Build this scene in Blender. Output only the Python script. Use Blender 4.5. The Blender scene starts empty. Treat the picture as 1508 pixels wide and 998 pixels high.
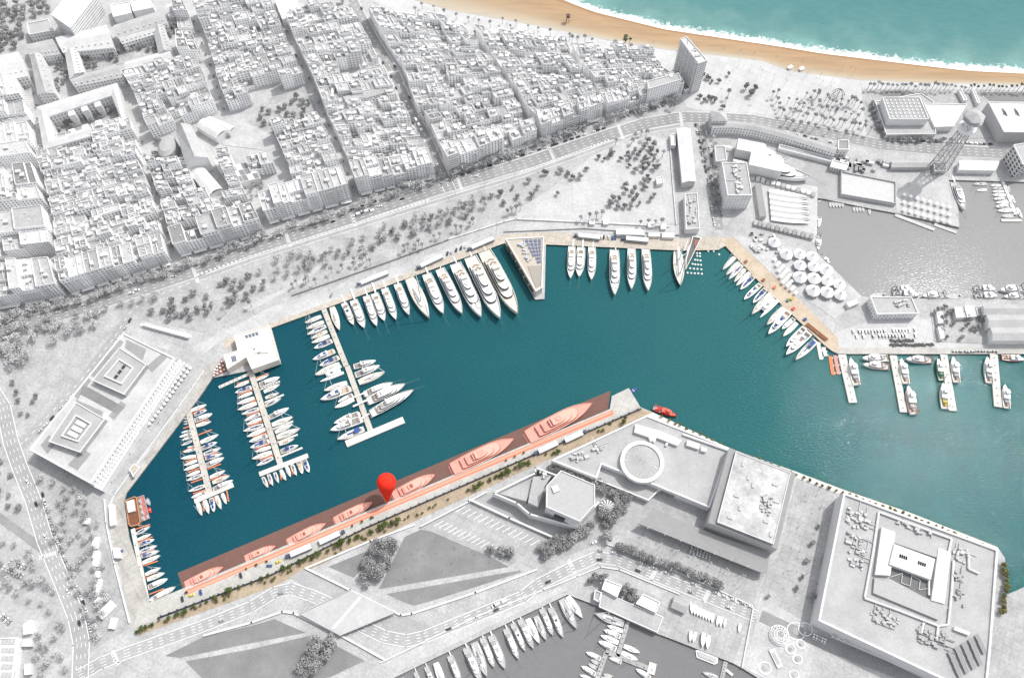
import bpy, bmesh, math, random
from mathutils import Vector, Matrix
random.seed(7)
SC = bpy.context.scene
COL = SC.collection

# ---------------------------------------------------------------- camera, sky, sun, exposure
FPX = 1200.0; TILT = math.radians(27.4); HCAM = 640.0
cam_d = bpy.data.cameras.new('camera'); cam = bpy.data.objects.new('camera', cam_d); COL.objects.link(cam)
cam.location = (0, 0, HCAM); cam.rotation_euler = (TILT, 0, 0)
cam_d.sensor_width = 36.0; cam_d.lens = FPX / 1508.0 * 36.0
cam_d.clip_start = 1.0; cam_d.clip_end = 20000.0
SC.camera = cam

SUN_EL = math.radians(54.0); SUN_AZ = math.radians(50.0)      # azimuth clockwise from +Y
world = bpy.data.worlds.new('World'); SC.world = world; world.use_nodes = True
wn = world.node_tree; bg = wn.nodes['Background']
sky = wn.nodes.new('ShaderNodeTexSky'); sky.sky_type = 'NISHITA'; sky.sun_disc = False
sky.sun_elevation = SUN_EL; sky.sun_rotation = SUN_AZ; sky.air_density = 1.0; sky.dust_density = 2.5
hs = wn.nodes.new('ShaderNodeHueSaturation'); hs.inputs['Saturation'].default_value = 0.22
wn.links.new(sky.outputs[0], hs.inputs['Color']); wn.links.new(hs.outputs[0], bg.inputs['Color'])
bg.inputs['Strength'].default_value = 0.15
sun_d = bpy.data.lights.new('sun', 'SUN'); sun_d.energy = 2.0; sun_d.angle = math.radians(1.0); sun_d.color = (1.0, 0.975, 0.94)
sun = bpy.data.objects.new('sun', sun_d); COL.objects.link(sun)
sdir = Vector((math.sin(SUN_AZ) * math.cos(SUN_EL), math.cos(SUN_AZ) * math.cos(SUN_EL), math.sin(SUN_EL)))
sun.rotation_euler = (-sdir).to_track_quat('-Z', 'Y').to_euler(); sun.location = sdir * 3000
SC.view_settings.view_transform = 'Standard'; SC.view_settings.look = 'None'
SC.view_settings.exposure = 0.60; SC.view_settings.gamma = 1.0; SC.view_settings.use_curve_mapping = False
SC.cycles.max_bounces = 6; SC.cycles.diffuse_bounces = 5; SC.cycles.glossy_bounces = 2
SC.cycles.sample_clamp_indirect = 4.0; SC.cycles.use_denoising = True

# ---------------------------------------------------------------- geometry helpers
CT, ST = math.cos(TILT), math.sin(TILT)
def G(px, py, z=0.0):
    """survey mark (in the 1508 x 998 survey grid) -> point of the place at height z"""
    cx = (px - 754) / FPX; cy = -(py - 499) / FPX
    dx, dy, dz = cx, cy * CT + ST, cy * ST - CT
    k = (z - HCAM) / dz
    return Vector((dx * k, dy * k, z))
def S(x, y, z=0):
    """place -> survey grid"""
    vy = y * CT + (z - HCAM) * ST; vz = -y * ST + (z - HCAM) * CT
    return (754 + FPX * x / -vz, 499 - FPX * vy / -vz)
def Z(x0, y0, k, pts): return [(x0 + x / k, y0 + y / k) for x, y in pts]
def GP(pts, z=0.0): return [G(x, y, z) for x, y in pts]
def lerp(a, b, t): return a + (b - a) * t
def plerp(a, b, t): return (a[0] + (b[0] - a[0]) * t, a[1] + (b[1] - a[1]) * t)
def poly_at(pl, t):
    """point at fraction t of a polyline's length"""
    ls = [math.dist(pl[i], pl[i + 1]) for i in range(len(pl) - 1)]; d = t * sum(ls)
    for i, l in enumerate(ls):
        if d <= l or i == len(ls) - 1: return plerp(pl[i], pl[i + 1], d / l if l else 0)
        d -= l
def yint(pl, x):
    if x <= pl[0][0]:
        a, b = pl[0], pl[1]
    elif x >= pl[-1][0]:
        a, b = pl[-2], pl[-1]
    else:
        for a, b in zip(pl, pl[1:]):
            if a[0] <= x <= b[0]: break
    return a[1] + (b[1] - a[1]) * (x - a[0]) / (b[0] - a[0])
def inside(p, poly):
    x, y = p; c = False; n = len(poly)
    for i in range(n):
        x1, y1 = poly[i][:2]; x2, y2 = poly[(i + 1) % n][:2]
        if (y1 > y) != (y2 > y) and x < (x2 - x1) * (y - y1) / (y2 - y1) + x1: c = not c
    return c
def ccw(pts):
    a = sum(pts[i][0] * pts[(i + 1) % len(pts)][1] - pts[(i + 1) % len(pts)][0] * pts[i][1] for i in range(len(pts)))
    return list(pts) if a > 0 else list(reversed(pts))
def inset(pts, d):
    """inset a convex-ish ccw polygon by d metres (2D)"""
    pts = [Vector((p[0], p[1])) for p in ccw(pts)]; n = len(pts); out = []
    for i in range(n):
        a, b, c = pts[i - 1], pts[i], pts[(i + 1) % n]
        e1 = (b - a).normalized() if (b - a).length else Vector((1, 0)); e2 = (c - b).normalized() if (c - b).length else e1
        n1 = Vector((-e1.y, e1.x)); n2 = Vector((-e2.y, e2.x)); m = n1 + n2
        if m.length < 1e-4: m = n1
        m.normalize(); k = d / max(0.35, m.dot(n1)); out.append(b + m * k)
    return out

class MB:
    """collects faces, links them as ONE mesh object"""
    def __init__(self): self.v = []; self.f = []; self.m = []
    def add(self, vs, fs, mi=0):
        o = len(self.v); self.v += [tuple(x) for x in vs]
        for f in fs: self.f.append(tuple(i + o for i in f)); self.m.append(mi)
        return self
    def face(self, vs, mi=0): return self.add(vs, [tuple(range(len(vs)))], mi)
    def prism(self, pts, z0, z1, mi=0, mt=None, bottom=False):
        pts = ccw(pts); n = len(pts)
        vs = [(p[0], p[1], z0) for p in pts] + [(p[0], p[1], z1) for p in pts]
        self.add(vs, [(i, (i + 1) % n, n + (i + 1) % n, n + i) for i in range(n)], mi)
        self.face(vs[n:], mi if mt is None else mt)
        if bottom: self.face(list(reversed(vs[:n])), mi)
        return self
    def frustum(self, lo, hi, mi=0, top=True):
        """two matching loops of 3D points, ccw"""
        n = len(lo); vs = list(lo) + list(hi)
        self.add(vs, [(i, (i + 1) % n, n + (i + 1) % n, n + i) for i in range(n)], mi)
        if top: self.face(hi, mi)
        return self
    def rim(self, pts, z0, z1, w, mi=0):
        """a low wall of width w round a polygon (outside flush), from z0 to z1"""
        o = ccw(pts); i_ = inset(o, w); n = len(o)
        vs = [(p[0], p[1], z0) for p in o] + [(p[0], p[1], z1) for p in o] + [(p[0], p[1], z1) for p in i_] + [(p[0], p[1], z0) for p in i_]
        fs = []
        for k in range(n):
            j = (k + 1) % n
            fs += [(k, j, n + j, n + k), (n + k, n + j, 2 * n + j, 2 * n + k), (2 * n + k, 2 * n + j, 3 * n + j, 3 * n + k)]
        return self.add(vs, fs, mi)
    def box(self, c, sx, sy, sz, rz=0.0, mi=0, mt=None):
        """c = centre of the base"""
        co, si = math.cos(rz), math.sin(rz)
        pts = [(c[0] + co * x - si * y, c[1] + si * x + co * y) for x, y in ((-sx / 2, -sy / 2), (sx / 2, -sy / 2), (sx / 2, sy / 2), (-sx / 2, sy / 2))]
        return self.prism(pts, c[2], c[2] + sz, mi, mt, True)
    def tube(self, a, b, r0, r1=None, n=6, mi=0, cap=True):
        a = Vector(a); b = Vector(b); r1 = r0 if r1 is None else r1; d = (b - a).normalized()
        u = d.orthogonal().normalized(); w = d.cross(u)
        lo = [a + (u * math.cos(2 * math.pi * i / n) + w * math.sin(2 * math.pi * i / n)) * r0 for i in range(n)]
        hi = [b + (u * math.cos(2 * math.pi * i / n) + w * math.sin(2 * math.pi * i / n)) * r1 for i in range(n)]
        self.frustum(lo, hi, mi, cap)
        if cap: self.face(list(reversed(lo)), mi)
        return self
    def lathe(self, c, prof, n=12, mi=0, sx=1, sy=1):
        vs = []; fs = []
        for r, z in prof:
            vs += [(c[0] + r * sx * math.cos(2 * math.pi * i / n), c[1] + r * sy * math.sin(2 * math.pi * i / n), c[2] + z) for i in range(n)]
        for k in range(len(prof) - 1):
            fs += [(k * n + i, k * n + (i + 1) % n, (k + 1) * n + (i + 1) % n, (k + 1) * n + i) for i in range(n)]
        self.add(vs, fs, mi); self.face(vs[-n:], mi); return self
    def ribbon(self, pts, w, z, mi=0):
        """flat strip along world polyline"""
        L = []; R = []
        for i, p in enumerate(pts):
            a = pts[max(0, i - 1)]; b = pts[min(len(pts) - 1, i + 1)]
            d = Vector((b[0] - a[0], b[1] - a[1])).normalized(); n = Vector((-d.y, d.x)); ww = w[i] if isinstance(w, (list, tuple)) else w
            L.append((p[0] + n.x * ww / 2, p[1] + n.y * ww / 2, z)); R.append((p[0] - n.x * ww / 2, p[1] - n.y * ww / 2, z))
        k = len(pts); self.add(L + R, [(i, k + i, k + i + 1, i + 1) for i in range(k - 1)], mi); return self
    def mesh(self, name, mats):
        me = bpy.data.meshes.new(name); me.from_pydata(self.v, [], self.f)
        for m in (mats if isinstance(mats, (list, tuple)) else [mats]): me.materials.append(m)
        if len(me.materials) > 1: me.polygons.foreach_set('material_index', self.m)
        me.update(); return me
    def build(self, name, mats, parent=None):
        o = bpy.data.objects.new(name, self.mesh(name, mats)); COL.objects.link(o)
        if parent is not None: o.parent = parent
        return o
def tag(o, label=None, cat=None, group=None, kind=None):
    if label:
        label = ' '.join(label.split()); o['label'] = label
    if cat: o['category'] = cat
    if group: o['group'] = group
    if kind: o['kind'] = kind
    return o
def empty(name, loc=(0, 0, 0), rz=0.0):
    o = bpy.data.objects.new(name, None); COL.objects.link(o); o.location = loc; o.rotation_euler = (0, 0, rz); o.empty_display_size = 0.5; return o
def islands(mb):
    """split a builder into its separate solids (faces that touch at a corner belong together)"""
    key = {}; par = []
    def find(i):
        while par[i] != i: par[i] = par[par[i]]; i = par[i]
        return i
    ids = []
    for v in mb.v:
        k = (round(v[0], 2), round(v[1], 2), round(v[2], 2))
        if k not in key: key[k] = len(par); par.append(len(par))
        ids.append(key[k])
    for f in mb.f:
        a = find(ids[f[0]])
        for i in f[1:]: par[find(ids[i])] = a
    out = {}
    for f, m in zip(mb.f, mb.m): out.setdefault(find(ids[f[0]]), []).append((f, m))
    res = []
    for fl in out.values():
        b = MB(); mp = {}
        for f, m in fl:
            nf = []
            for i in f:
                if i not in mp: mp[i] = len(b.v); b.v.append(mb.v[i])
                nf.append(mp[i])
            b.f.append(tuple(nf)); b.m.append(m)
        res.append(b)
    return res
BUDGET = {}
def build_split(mb, name, mats, parent, cap=95):
    """each separate solid a part of its own; past the cap the rest is one part"""
    isl = islands(mb); k = (parent.name, name); left = max(0, cap - BUDGET.get(k, 0)); BUDGET[k] = BUDGET.get(k, 0) + len(isl)
    ml = mats if isinstance(mats, (list, tuple)) else [mats]
    for b in isl[:left]:
        mi = b.m[0]; b.m = [0] * len(b.m); o = b.build(name, ml[min(mi, len(ml) - 1)], parent)
    rest = isl[left:]
    if rest:
        r = MB()
        for b in rest:
            n = len(r.v); r.v += b.v; r.f += [tuple(i + n for i in f) for f in b.f]; r.m += b.m
        o = tag(r.build(name, ml, parent), kind='stuff')
    return o
def dup(root):
    """a copy of a thing with its parts and their sub-parts (shared meshes)"""
    r = root.copy(); COL.objects.link(r)
    for ch in root.children:
        c = ch.copy(); COL.objects.link(c); c.parent = r
        for g in ch.children:
            d = g.copy(); COL.objects.link(d); d.parent = c
    return r
def struct(name, mb, m): return tag(mb.build(name, m), kind='structure')
ORD = 'first second third fourth fifth sixth seventh eighth ninth tenth eleventh twelfth thirteenth fourteenth fifteenth sixteenth seventeenth eighteenth nineteenth twentieth'.split()
def nth(i):
    if i < 20: return ORD[i]
    t = ['twenty', 'thirty', 'forty', 'fifty'][(i + 1) // 10 - 2]
    return t + ('-' + ORD[(i + 1) % 10 - 1] if (i + 1) % 10 else 'th')

# ---------------------------------------------------------------- materials
MATS = {}
def mat(name, col, rough=0.8, var=0.0, scale=0.2, metal=0.0, detail=4.0, spec=0.3, var2=0.0, scale2=0.02, seams=None, rnd=0.0):
    """a colour broken up by two world-space noises (and optional paving seams, per-object tone)"""
    if isinstance(col, (int, float)): col = (col, col, col)
    m = bpy.data.materials.new(name); m.use_nodes = True; nt = m.node_tree; N = nt.nodes; Lk = nt.links
    b = N['Principled BSDF']; b.inputs['Base Color'].default_value = (*col, 1); b.inputs['Roughness'].default_value = rough
    b.inputs['Metallic'].default_value = metal; b.inputs['Specular IOR Level'].default_value = spec
    MATS[name] = m
    if not (var or var2 or seams or rnd): return m
    geo = N.new('ShaderNodeNewGeometry'); fac = None
    def mul(a, bb):
        x = N.new('ShaderNodeMath'); x.operation = 'MULTIPLY'; Lk.new(a, x.inputs[0])
        if hasattr(bb, 'default_value') or hasattr(bb, 'is_linked'): Lk.new(bb, x.inputs[1])
        else: x.inputs[1].default_value = bb
        return x.outputs[0]
    for v, s in ((var, scale), (var2, scale2)):
        if not v: continue
        n = N.new('ShaderNodeTexNoise'); n.inputs['Scale'].default_value = s; n.inputs['Detail'].default_value = detail; n.inputs['Roughness'].default_value = 0.65
        Lk.new(geo.outputs['Position'], n.inputs['Vector'])
        r = N.new('ShaderNodeMapRange'); r.inputs[1].default_value = 0.3; r.inputs[2].default_value = 0.7; r.inputs[3].default_value = 1 - v; r.inputs[4].default_value = 1 + v; r.clamp = True
        Lk.new(n.outputs['Fac'], r.inputs[0]); fac = r.outputs[0] if fac is None else mul(fac, r.outputs[0])
    if seams:
        size, ang, dark = seams
        mp = N.new('ShaderNodeMapping'); mp.inputs['Rotation'].default_value[2] = ang; Lk.new(geo.outputs['Position'], mp.inputs['Vector'])
        br = N.new('ShaderNodeTexBrick'); br.offset = 0.0; br.inputs['Scale'].default_value = 1.0; br.inputs['Brick Width'].default_value = size; br.inputs['Row Height'].default_value = size
        br.inputs['Mortar Size'].default_value = size * 0.05; br.inputs['Color1'].default_value = (1, 1, 1, 1); br.inputs['Color2'].default_value = (0.93, 0.93, 0.93, 1); br.inputs['Mortar'].default_value = (dark, dark, dark, 1)
        Lk.new(mp.outputs[0], br.inputs['Vector']); fac = br.outputs['Color'] if fac is None else mul(fac, br.outputs['Color'])
    if rnd:
        oi = N.new('ShaderNodeObjectInfo'); r = N.new('ShaderNodeMapRange'); r.inputs[3].default_value = 1 - rnd; r.inputs[4].default_value = 1 + rnd
        Lk.new(oi.outputs['Random'], r.inputs[0]); fac = r.outputs[0] if fac is None else mul(fac, r.outputs[0])
    mx = N.new('ShaderNodeVectorMath'); mx.operation = 'SCALE'; mx.inputs[0].default_value = col; Lk.new(fac, mx.inputs['Scale'])
    Lk.new(mx.outputs[0], b.inputs['Base Color']); return m
def facade(name, wall, win, fx=3.0, fz=3.1, w=(0.3, 0.7), h=(0.28, 0.78), var=0.12, rnd=0.12, z0=0.0):
    """rendered wall with rows of recessed dark openings laid out by storey"""
    m = mat(name, wall, 0.85, var, 0.15, rnd=rnd); nt = m.node_tree; N = nt.nodes; Lk = nt.links; b = N['Principled BSDF']
    src = b.inputs['Base Color'].links[0].from_socket
    geo = N.new('ShaderNodeNewGeometry'); cr = N.new('ShaderNodeVectorMath'); cr.operation = 'CROSS_PRODUCT'; cr.inputs[1].default_value = (0, 0, 1); Lk.new(geo.outputs['True Normal'], cr.inputs[0])
    dt = N.new('ShaderNodeVectorMath'); dt.operation = 'DOT_PRODUCT'; Lk.new(geo.outputs['Position'], dt.inputs[0]); Lk.new(cr.outputs[0], dt.inputs[1])
    sp = N.new('ShaderNodeSeparateXYZ'); Lk.new(geo.outputs['Position'], sp.inputs[0]); sn = N.new('ShaderNodeSeparateXYZ'); Lk.new(geo.outputs['True Normal'], sn.inputs[0])
    def mt(op, a, bb=None):
        x = N.new('ShaderNodeMath'); x.operation = op
        for i, q in enumerate((a, bb)):
            if q is None: continue
            if isinstance(q, (int, float)): x.inputs[i].default_value = q
            else: Lk.new(q, x.inputs[i])
        return x.outputs[0]
    oi = N.new('ShaderNodeObjectInfo')
    fu = mt('FRACT', mt('ADD', mt('DIVIDE', dt.outputs['Value'], fx), oi.outputs['Random'])); fv = mt('FRACT', mt('DIVIDE', mt('SUBTRACT', sp.outputs[2], z0), fz))
    k = mt('MULTIPLY', mt('MULTIPLY', mt('GREATER_THAN', fu, w[0]), mt('LESS_THAN', fu, w[1])), mt('MULTIPLY', mt('GREATER_THAN', fv, h[0]), mt('LESS_THAN', fv, h[1])))
    k = mt('MULTIPLY', k, mt('LESS_THAN', mt('ABSOLUTE', sn.outputs[2]), 0.3))
    mx = N.new('ShaderNodeMix'); mx.data_type = 'RGBA'; Lk.new(k, mx.inputs[0]); Lk.new(src, mx.inputs[6]); mx.inputs[7].default_value = (win, win, win, 1)
    Lk.new(mx.outputs[2], b.inputs['Base Color']); return m
def sheet(name, px, z, m, kind='structure'):
    o = MB().face(ccw(GP(px, z)) if False else [Vector((p[0], p[1], z)) for p in ccw(GP(px, z))]).build(name, m); return tag(o, kind=kind)
# ================================================================ ground, water, beach, roads
M_land = mat('pale_ground', 0.42, 0.9, 0.20, 0.5, var2=0.20, scale2=0.05, detail=9, seams=(11.0, 0.45, 0.9))
M_quaywall = mat('quay_stone', (0.20, 0.195, 0.18), 0.9, 0.25, 0.5)
M_street = mat('street_asphalt', 0.42, 0.9, 0.12, 0.3, var2=0.15, scale2=0.05)
M_asphalt = mat('asphalt', 0.275, 0.9, 0.12, 0.5, var2=0.16, scale2=0.03)
M_asphalt_pale = mat('worn_asphalt', 0.35, 0.9, 0.12, 0.5, var2=0.14, scale2=0.03)
M_white_paint = mat('road_paint', 0.8, 0.7)
M_plaza = mat('white_paving', 0.50, 0.85, 0.08, 0.6, var2=0.09, scale2=0.03, seams=(9.0, 0.5, 0.88))
M_pave = mat('grey_paving', 0.385, 0.9, 0.16, 0.5, var2=0.18, scale2=0.06, detail=8, seams=(6.0, 0.45, 0.85))
M_pave2 = mat('light_paving', 0.47, 0.9, 0.14, 0.5, var2=0.16, scale2=0.04, seams=(5.0, 0.6, 0.9))
M_lawn = mat('grey_lawn', 0.215, 0.95, 0.14, 0.9, var2=0.16, scale2=0.06, detail=8)
M_soil = mat('park_soil', 0.385, 0.95, 0.24, 0.5, var2=0.22, scale2=0.06, detail=8)
M_dry = mat('dry_field', 0.47, 0.95, 0.14, 0.35, var2=0.14, scale2=0.05, detail=9)
M_tanquay = mat('beige_quay', (0.47, 0.425, 0.365), 0.9, 0.10, 0.4, var2=0.14, scale2=0.05, seams=(7.0, 0.35, 0.8))
M_ochrequay = mat('ochre_quay', (0.47, 0.39, 0.30), 0.9, 0.12, 0.4, var2=0.15, scale2=0.06)
M_greyquay = mat('stained_quay', (0.40, 0.385, 0.36), 0.9, 0.14, 0.35, var2=0.18, scale2=0.06, seams=(9.0, 0.9, 0.85))
M_conc = mat('quay_concrete', (0.46, 0.45, 0.42), 0.9, 0.10, 0.5, var2=0.12, scale2=0.08, seams=(6.0, 0.42, 0.85))
M_dirt = mat('ochre_dirt', (0.36, 0.29, 0.21), 0.95, 0.20, 0.5, var2=0.2, scale2=0.1, detail=8)

PROM = [(0, -380), (200, -220), (400, -90), (560, -16), (614, 0), (662, 14), (770, 33), (846, 49), (926, 64), (992, 74), (1045, 80), (1125, 90), (1161, 104), (1267, 118), (1347, 121), (1508, 125), (1700, 132), (2300, 155)]
SHORE = [(0, -450), (300, -285), (500, -165), (700, -60), (832, 0), (873, 16), (926, 29), (979, 42), (1059, 54), (1140, 66), (1214, 78), (1347, 94), (1427, 103), (1508, 107), (1700, 116), (2300, 140)]
LAND = [(-1500, -380)] + PROM + [(2300, 300), (1700, 275), (1508, 268), (1397, 265), (1411, 306), (1413, 335), (1320, 314), (1281, 307), (1204, 291), (1203, 372), (1269, 436), (1305, 439), (1508, 441), (2300, 450),
    (2300, 528), (1508, 521), (1235, 521), (1226, 517), (1214, 508), (1138, 436), (1068, 362), (1058, 367), (1006, 368.5), (804, 359), (802, 440), (788, 441), (743, 357.5), (399, 483), (412, 531), (371, 545), (313, 556), (295, 583), (186, 726),
    (183, 738), (190, 790), (220, 886), (269, 866), (898, 602), (901, 583), (926, 571), (943, 599), (962, 607), (1075, 660), (1172, 694), (1243, 721), (1339, 754), (1408, 781), (1469, 805), (1480, 821), (1482, 860), (1478, 877), (1508, 864), (2300, 600),
    (2300, 1500), (1150, 1500), (1135, 1010), (1117, 998), (1093, 983), (1067, 969), (1025, 953), (963, 931), (890, 898), (881, 892), (836, 875), (770, 906), (583, 996), (380, 1095), (380, 1500), (-1500, 1500)]
mb = MB(); mb.prism(GP(LAND), -4.0, 0.0, 1, 0); struct('ground', mb, [M_land, M_quaywall])

def water_mat(name, c1, c2, rough=0.1, bump=0.5, wscale=0.35, xgrad=None, foam=False, streak=0.12, spec=0.06):
    m = bpy.data.materials.new(name); m.use_nodes = True; nt = m.node_tree; N = nt.nodes; Lk = nt.links; b = N['Principled BSDF']
    b.inputs['Roughness'].default_value = rough; b.inputs['IOR'].default_value = 1.33; b.inputs['Specular IOR Level'].default_value = spec
    geo = N.new('ShaderNodeNewGeometry')
    n1 = N.new('ShaderNodeTexNoise'); n1.inputs['Scale'].default_value = 0.012; n1.inputs['Detail'].default_value = 3; Lk.new(geo.outputs['Position'], n1.inputs['Vector'])
    fac = n1.outputs['Fac']
    if xgrad:
        sp = N.new('ShaderNodeSeparateXYZ'); Lk.new(geo.outputs['Position'], sp.inputs[0])
        r = N.new('ShaderNodeMapRange'); r.inputs[1].default_value = xgrad[0]; r.inputs[2].default_value = xgrad[1]; Lk.new(sp.outputs[0], r.inputs[0])
        a = N.new('ShaderNodeMath'); a.operation = 'MULTIPLY_ADD'; a.inputs[1].default_value = 0.35; Lk.new(fac, a.inputs[0])
        s = N.new('ShaderNodeMath'); s.operation = 'SUBTRACT'; Lk.new(r.outputs[0], s.inputs[0]); s.inputs[1].default_value = 0.175; Lk.new(s.outputs[0], a.inputs[2]); a.use_clamp = True; fac = a.outputs[0]
    mx = N.new('ShaderNodeMix'); mx.data_type = 'RGBA'; mx.inputs[6].default_value = (*c1, 1); mx.inputs[7].default_value = (*c2, 1); Lk.new(fac, mx.inputs[0])
    # fine ripple-like streaks, lighter and darker, in the base colour
    mp = N.new('ShaderNodeMapping'); mp.inputs['Rotation'].default_value[2] = math.radians(28); mp.inputs['Scale'].default_value = (0.5, 1.4, 1); Lk.new(geo.outputs['Position'], mp.inputs['Vector'])
    n2 = N.new('ShaderNodeTexNoise'); n2.inputs['Scale'].default_value = wscale; n2.inputs['Detail'].default_value = 6; n2.inputs['Roughness'].default_value = 0.65; Lk.new(mp.outputs[0], n2.inputs['Vector'])
    r2 = N.new('ShaderNodeMapRange'); r2.inputs[1].default_value = 0.3; r2.inputs[2].default_value = 0.7; r2.inputs[3].default_value = 1 - streak; r2.inputs[4].default_value = 1 + streak; Lk.new(n2.outputs['Fac'], r2.inputs[0])
    sc = N.new('ShaderNodeVectorMath'); sc.operation = 'SCALE'; Lk.new(mx.outputs[2], sc.inputs[0]); Lk.new(r2.outputs[0], sc.inputs['Scale'])
    Lk.new(sc.outputs[0], b.inputs['Base Color'])
    bp = N.new('ShaderNodeBump'); bp.inputs['Strength'].default_value = bump; bp.inputs['Distance'].default_value = 1.0; n3 = N.new('ShaderNodeTexNoise'); n3.inputs['Scale'].default_value = 0.75; n3.inputs['Detail'].default_value = 1.5; Lk.new(mp.outputs[0], n3.inputs['Vector']); Lk.new(n3.outputs['Fac'], bp.inputs['Height']); Lk.new(bp.outputs[0], b.inputs['Normal'])
    MATS[name] = m; return m, N, Lk, b, sc
WZ = -1.6
M_harb = water_mat('harbour_water', (0.005, 0.052, 0.080), (0.024, 0.120, 0.121), 0.03, 0.30, 0.6, spec=0.12, xgrad=(-330, 330))[0]
M_basin = water_mat('grey_basin_water', (0.27, 0.27, 0.272), (0.245, 0.245, 0.247), 0.14, 0.10, 0.35, streak=0.03)[0]
M_basin2 = water_mat('dark_basin_water', (0.165, 0.165, 0.168), (0.20, 0.20, 0.203), 0.14, 0.12, 0.35, streak=0.05)[0]
sheet('harbour_water', [(140, 330), (1050, 330), (1250, 500), (2300, 480), (2300, 750), (1500, 900), (1300, 800), (900, 650), (250, 925), (140, 925)], WZ, M_harb)
sheet('basin_water', [(1150, 250), (2300, 250), (2300, 470), (1255, 470), (1150, 380)], WZ, M_basin)
sheet('marina_water', [(300, 1110), (840, 850), (1145, 975), (1200, 1500), (300, 1500)], WZ, M_basin2)

# the beach: sand falling from the promenade into the sea, then the sea with its surf
xs = list(range(0, 2301, 20)); rows = [(-0.03, -0.05), (0.0, 0.04), (0.15, 0.0), (0.35, -0.15), (0.6, -0.5), (0.85, -1.0), (1.0, -1.55), (1.25, -2.6)]
sand = MB(); T = []
vs = []
for x in xs:
    yp, ys = yint(PROM, x), yint(SHORE, x)
    for t, z in rows:
        g = G(x, yp + (ys - yp) * t, 0); vs.append((g.x, g.y, z)); T.append(t)
nr = len(rows); sand.add(vs, [(i * nr + j, (i + 1) * nr + j, (i + 1) * nr + j + 1, i * nr + j + 1) for i in range(len(xs) - 1) for j in range(nr - 1)])
m = mat('beach_sand', (0.36, 0.252, 0.158), 0.95, 0.05, 0.5, detail=6); nt = m.node_tree; N = nt.nodes; Lk = nt.links; b = N['Principled BSDF']
src = b.inputs['Base Color'].links[0].from_socket
at = N.new('ShaderNodeAttribute'); at.attribute_name = 'across'
rp = N.new('ShaderNodeValToRGB'); rp.color_ramp.elements[0].color = (1.22, 1.55, 2.0, 1); rp.color_ramp.elements[0].position = 0.0
for p, c in ((0.10, (1.16, 1.38, 1.66, 1)), (0.26, (1.05, 1.10, 1.12, 1)), (0.5, (0.98, 0.97, 0.95, 1)), (0.86, (1.02, 0.98, 0.92, 1)), (0.95, (0.83, 0.72, 0.6, 1))):
    e = rp.color_ramp.elements.new(p); e.color = c
e = rp.color_ramp.elements[-1]; e.position = 1.0; e.color = (0.8, 0.7, 0.6, 1)
geo = N.new('ShaderNodeNewGeometry'); mp = N.new('ShaderNodeMapping'); mp.inputs['Rotation'].default_value[2] = math.radians(22); mp.inputs['Scale'].default_value = (0.025, 0.22, 1); Lk.new(geo.outputs['Position'], mp.inputs[0])
ns = N.new('ShaderNodeTexNoise'); ns.inputs['Scale'].default_value = 1.0; ns.inputs['Detail'].default_value = 5; Lk.new(mp.outputs[0], ns.inputs['Vector'])
rs = N.new('ShaderNodeMapRange'); rs.inputs[1].default_value = 0.3; rs.inputs[2].default_value = 0.7; rs.inputs[3].default_value = -0.06; rs.inputs[4].default_value = 0.06; Lk.new(ns.outputs['Fac'], rs.inputs[0])
ad = N.new('ShaderNodeMath'); ad.operation = 'ADD'; Lk.new(at.outputs['Fac'], ad.inputs[0]); Lk.new(rs.outputs[0], ad.inputs[1]); Lk.new(ad.outputs[0], rp.inputs[0])
rt = N.new('ShaderNodeMapRange'); rt.inputs[1].default_value = 0.3; rt.inputs[2].default_value = 0.7; rt.inputs[3].default_value = 0.88; rt.inputs[4].default_value = 1.1; Lk.new(ns.outputs['Fac'], rt.inputs[0])
mu = N.new('ShaderNodeVectorMath'); mu.operation = 'MULTIPLY'; Lk.new(src, mu.inputs[0]); Lk.new(rp.outputs[0], mu.inputs[1])
mu2 = N.new('ShaderNodeVectorMath'); mu2.operation = 'SCALE'; Lk.new(mu.outputs[0], mu2.inputs[0]); Lk.new(rt.outputs[0], mu2.inputs['Scale']); Lk.new(mu2.outputs[0], b.inputs['Base Color'])
o = struct('beach_sand', sand, m); a = o.data.attributes.new('across', 'FLOAT', 'POINT'); a.data.foreach_set('value', T)
o = None
sea = MB(); vs = []; D = []; offs = [-4, 0, 3, 8, 16, 30, 60, 110, 190, 320, 600, 1500, 4000]
for x in xs:
    g0 = G(x, yint(SHORE, x), WZ); g1 = G(x + 4, yint(SHORE, x + 4), WZ); d = (g1 - g0); n_ = Vector((-d.y, d.x, 0)).normalized()
    for q in offs: vs.append(tuple(g0 + n_ * q)); D.append(q)
nr = len(offs); sea.add(vs, [(i * nr + j, (i + 1) * nr + j, (i + 1) * nr + j + 1, i * nr + j + 1) for i in range(len(xs) - 1) for j in range(nr - 1)])
m, N, Lk, b, sc = water_mat('sea_water', (0.064, 0.178, 0.185), (0.088, 0.206, 0.206), 0.15, 0.12, 0.16, streak=0.06)
at = N.new('ShaderNodeAttribute'); at.attribute_name = 'offshore'
rp = N.new('ShaderNodeValToRGB'); dv = N.new('ShaderNodeMath'); dv.operation = 'DIVIDE'; dv.inputs[1].default_value = 260
rp.color_ramp.elements[0].color = (2.2, 1.62, 1.5, 1); rp.color_ramp.elements[1].color = (1.3, 0.93, 1.12, 1); rp.color_ramp.elements[1].position = 1.0
for p, c in ((0.08, (1.7, 1.3, 1.22, 1)), (0.2, (1.15, 1.08, 1.06, 1)), (0.45, (0.9, 0.96, 0.97, 1)), (0.75, (1.05, 0.98, 1.06, 1))):
    e = rp.color_ramp.elements.new(p); e.color = c
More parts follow.
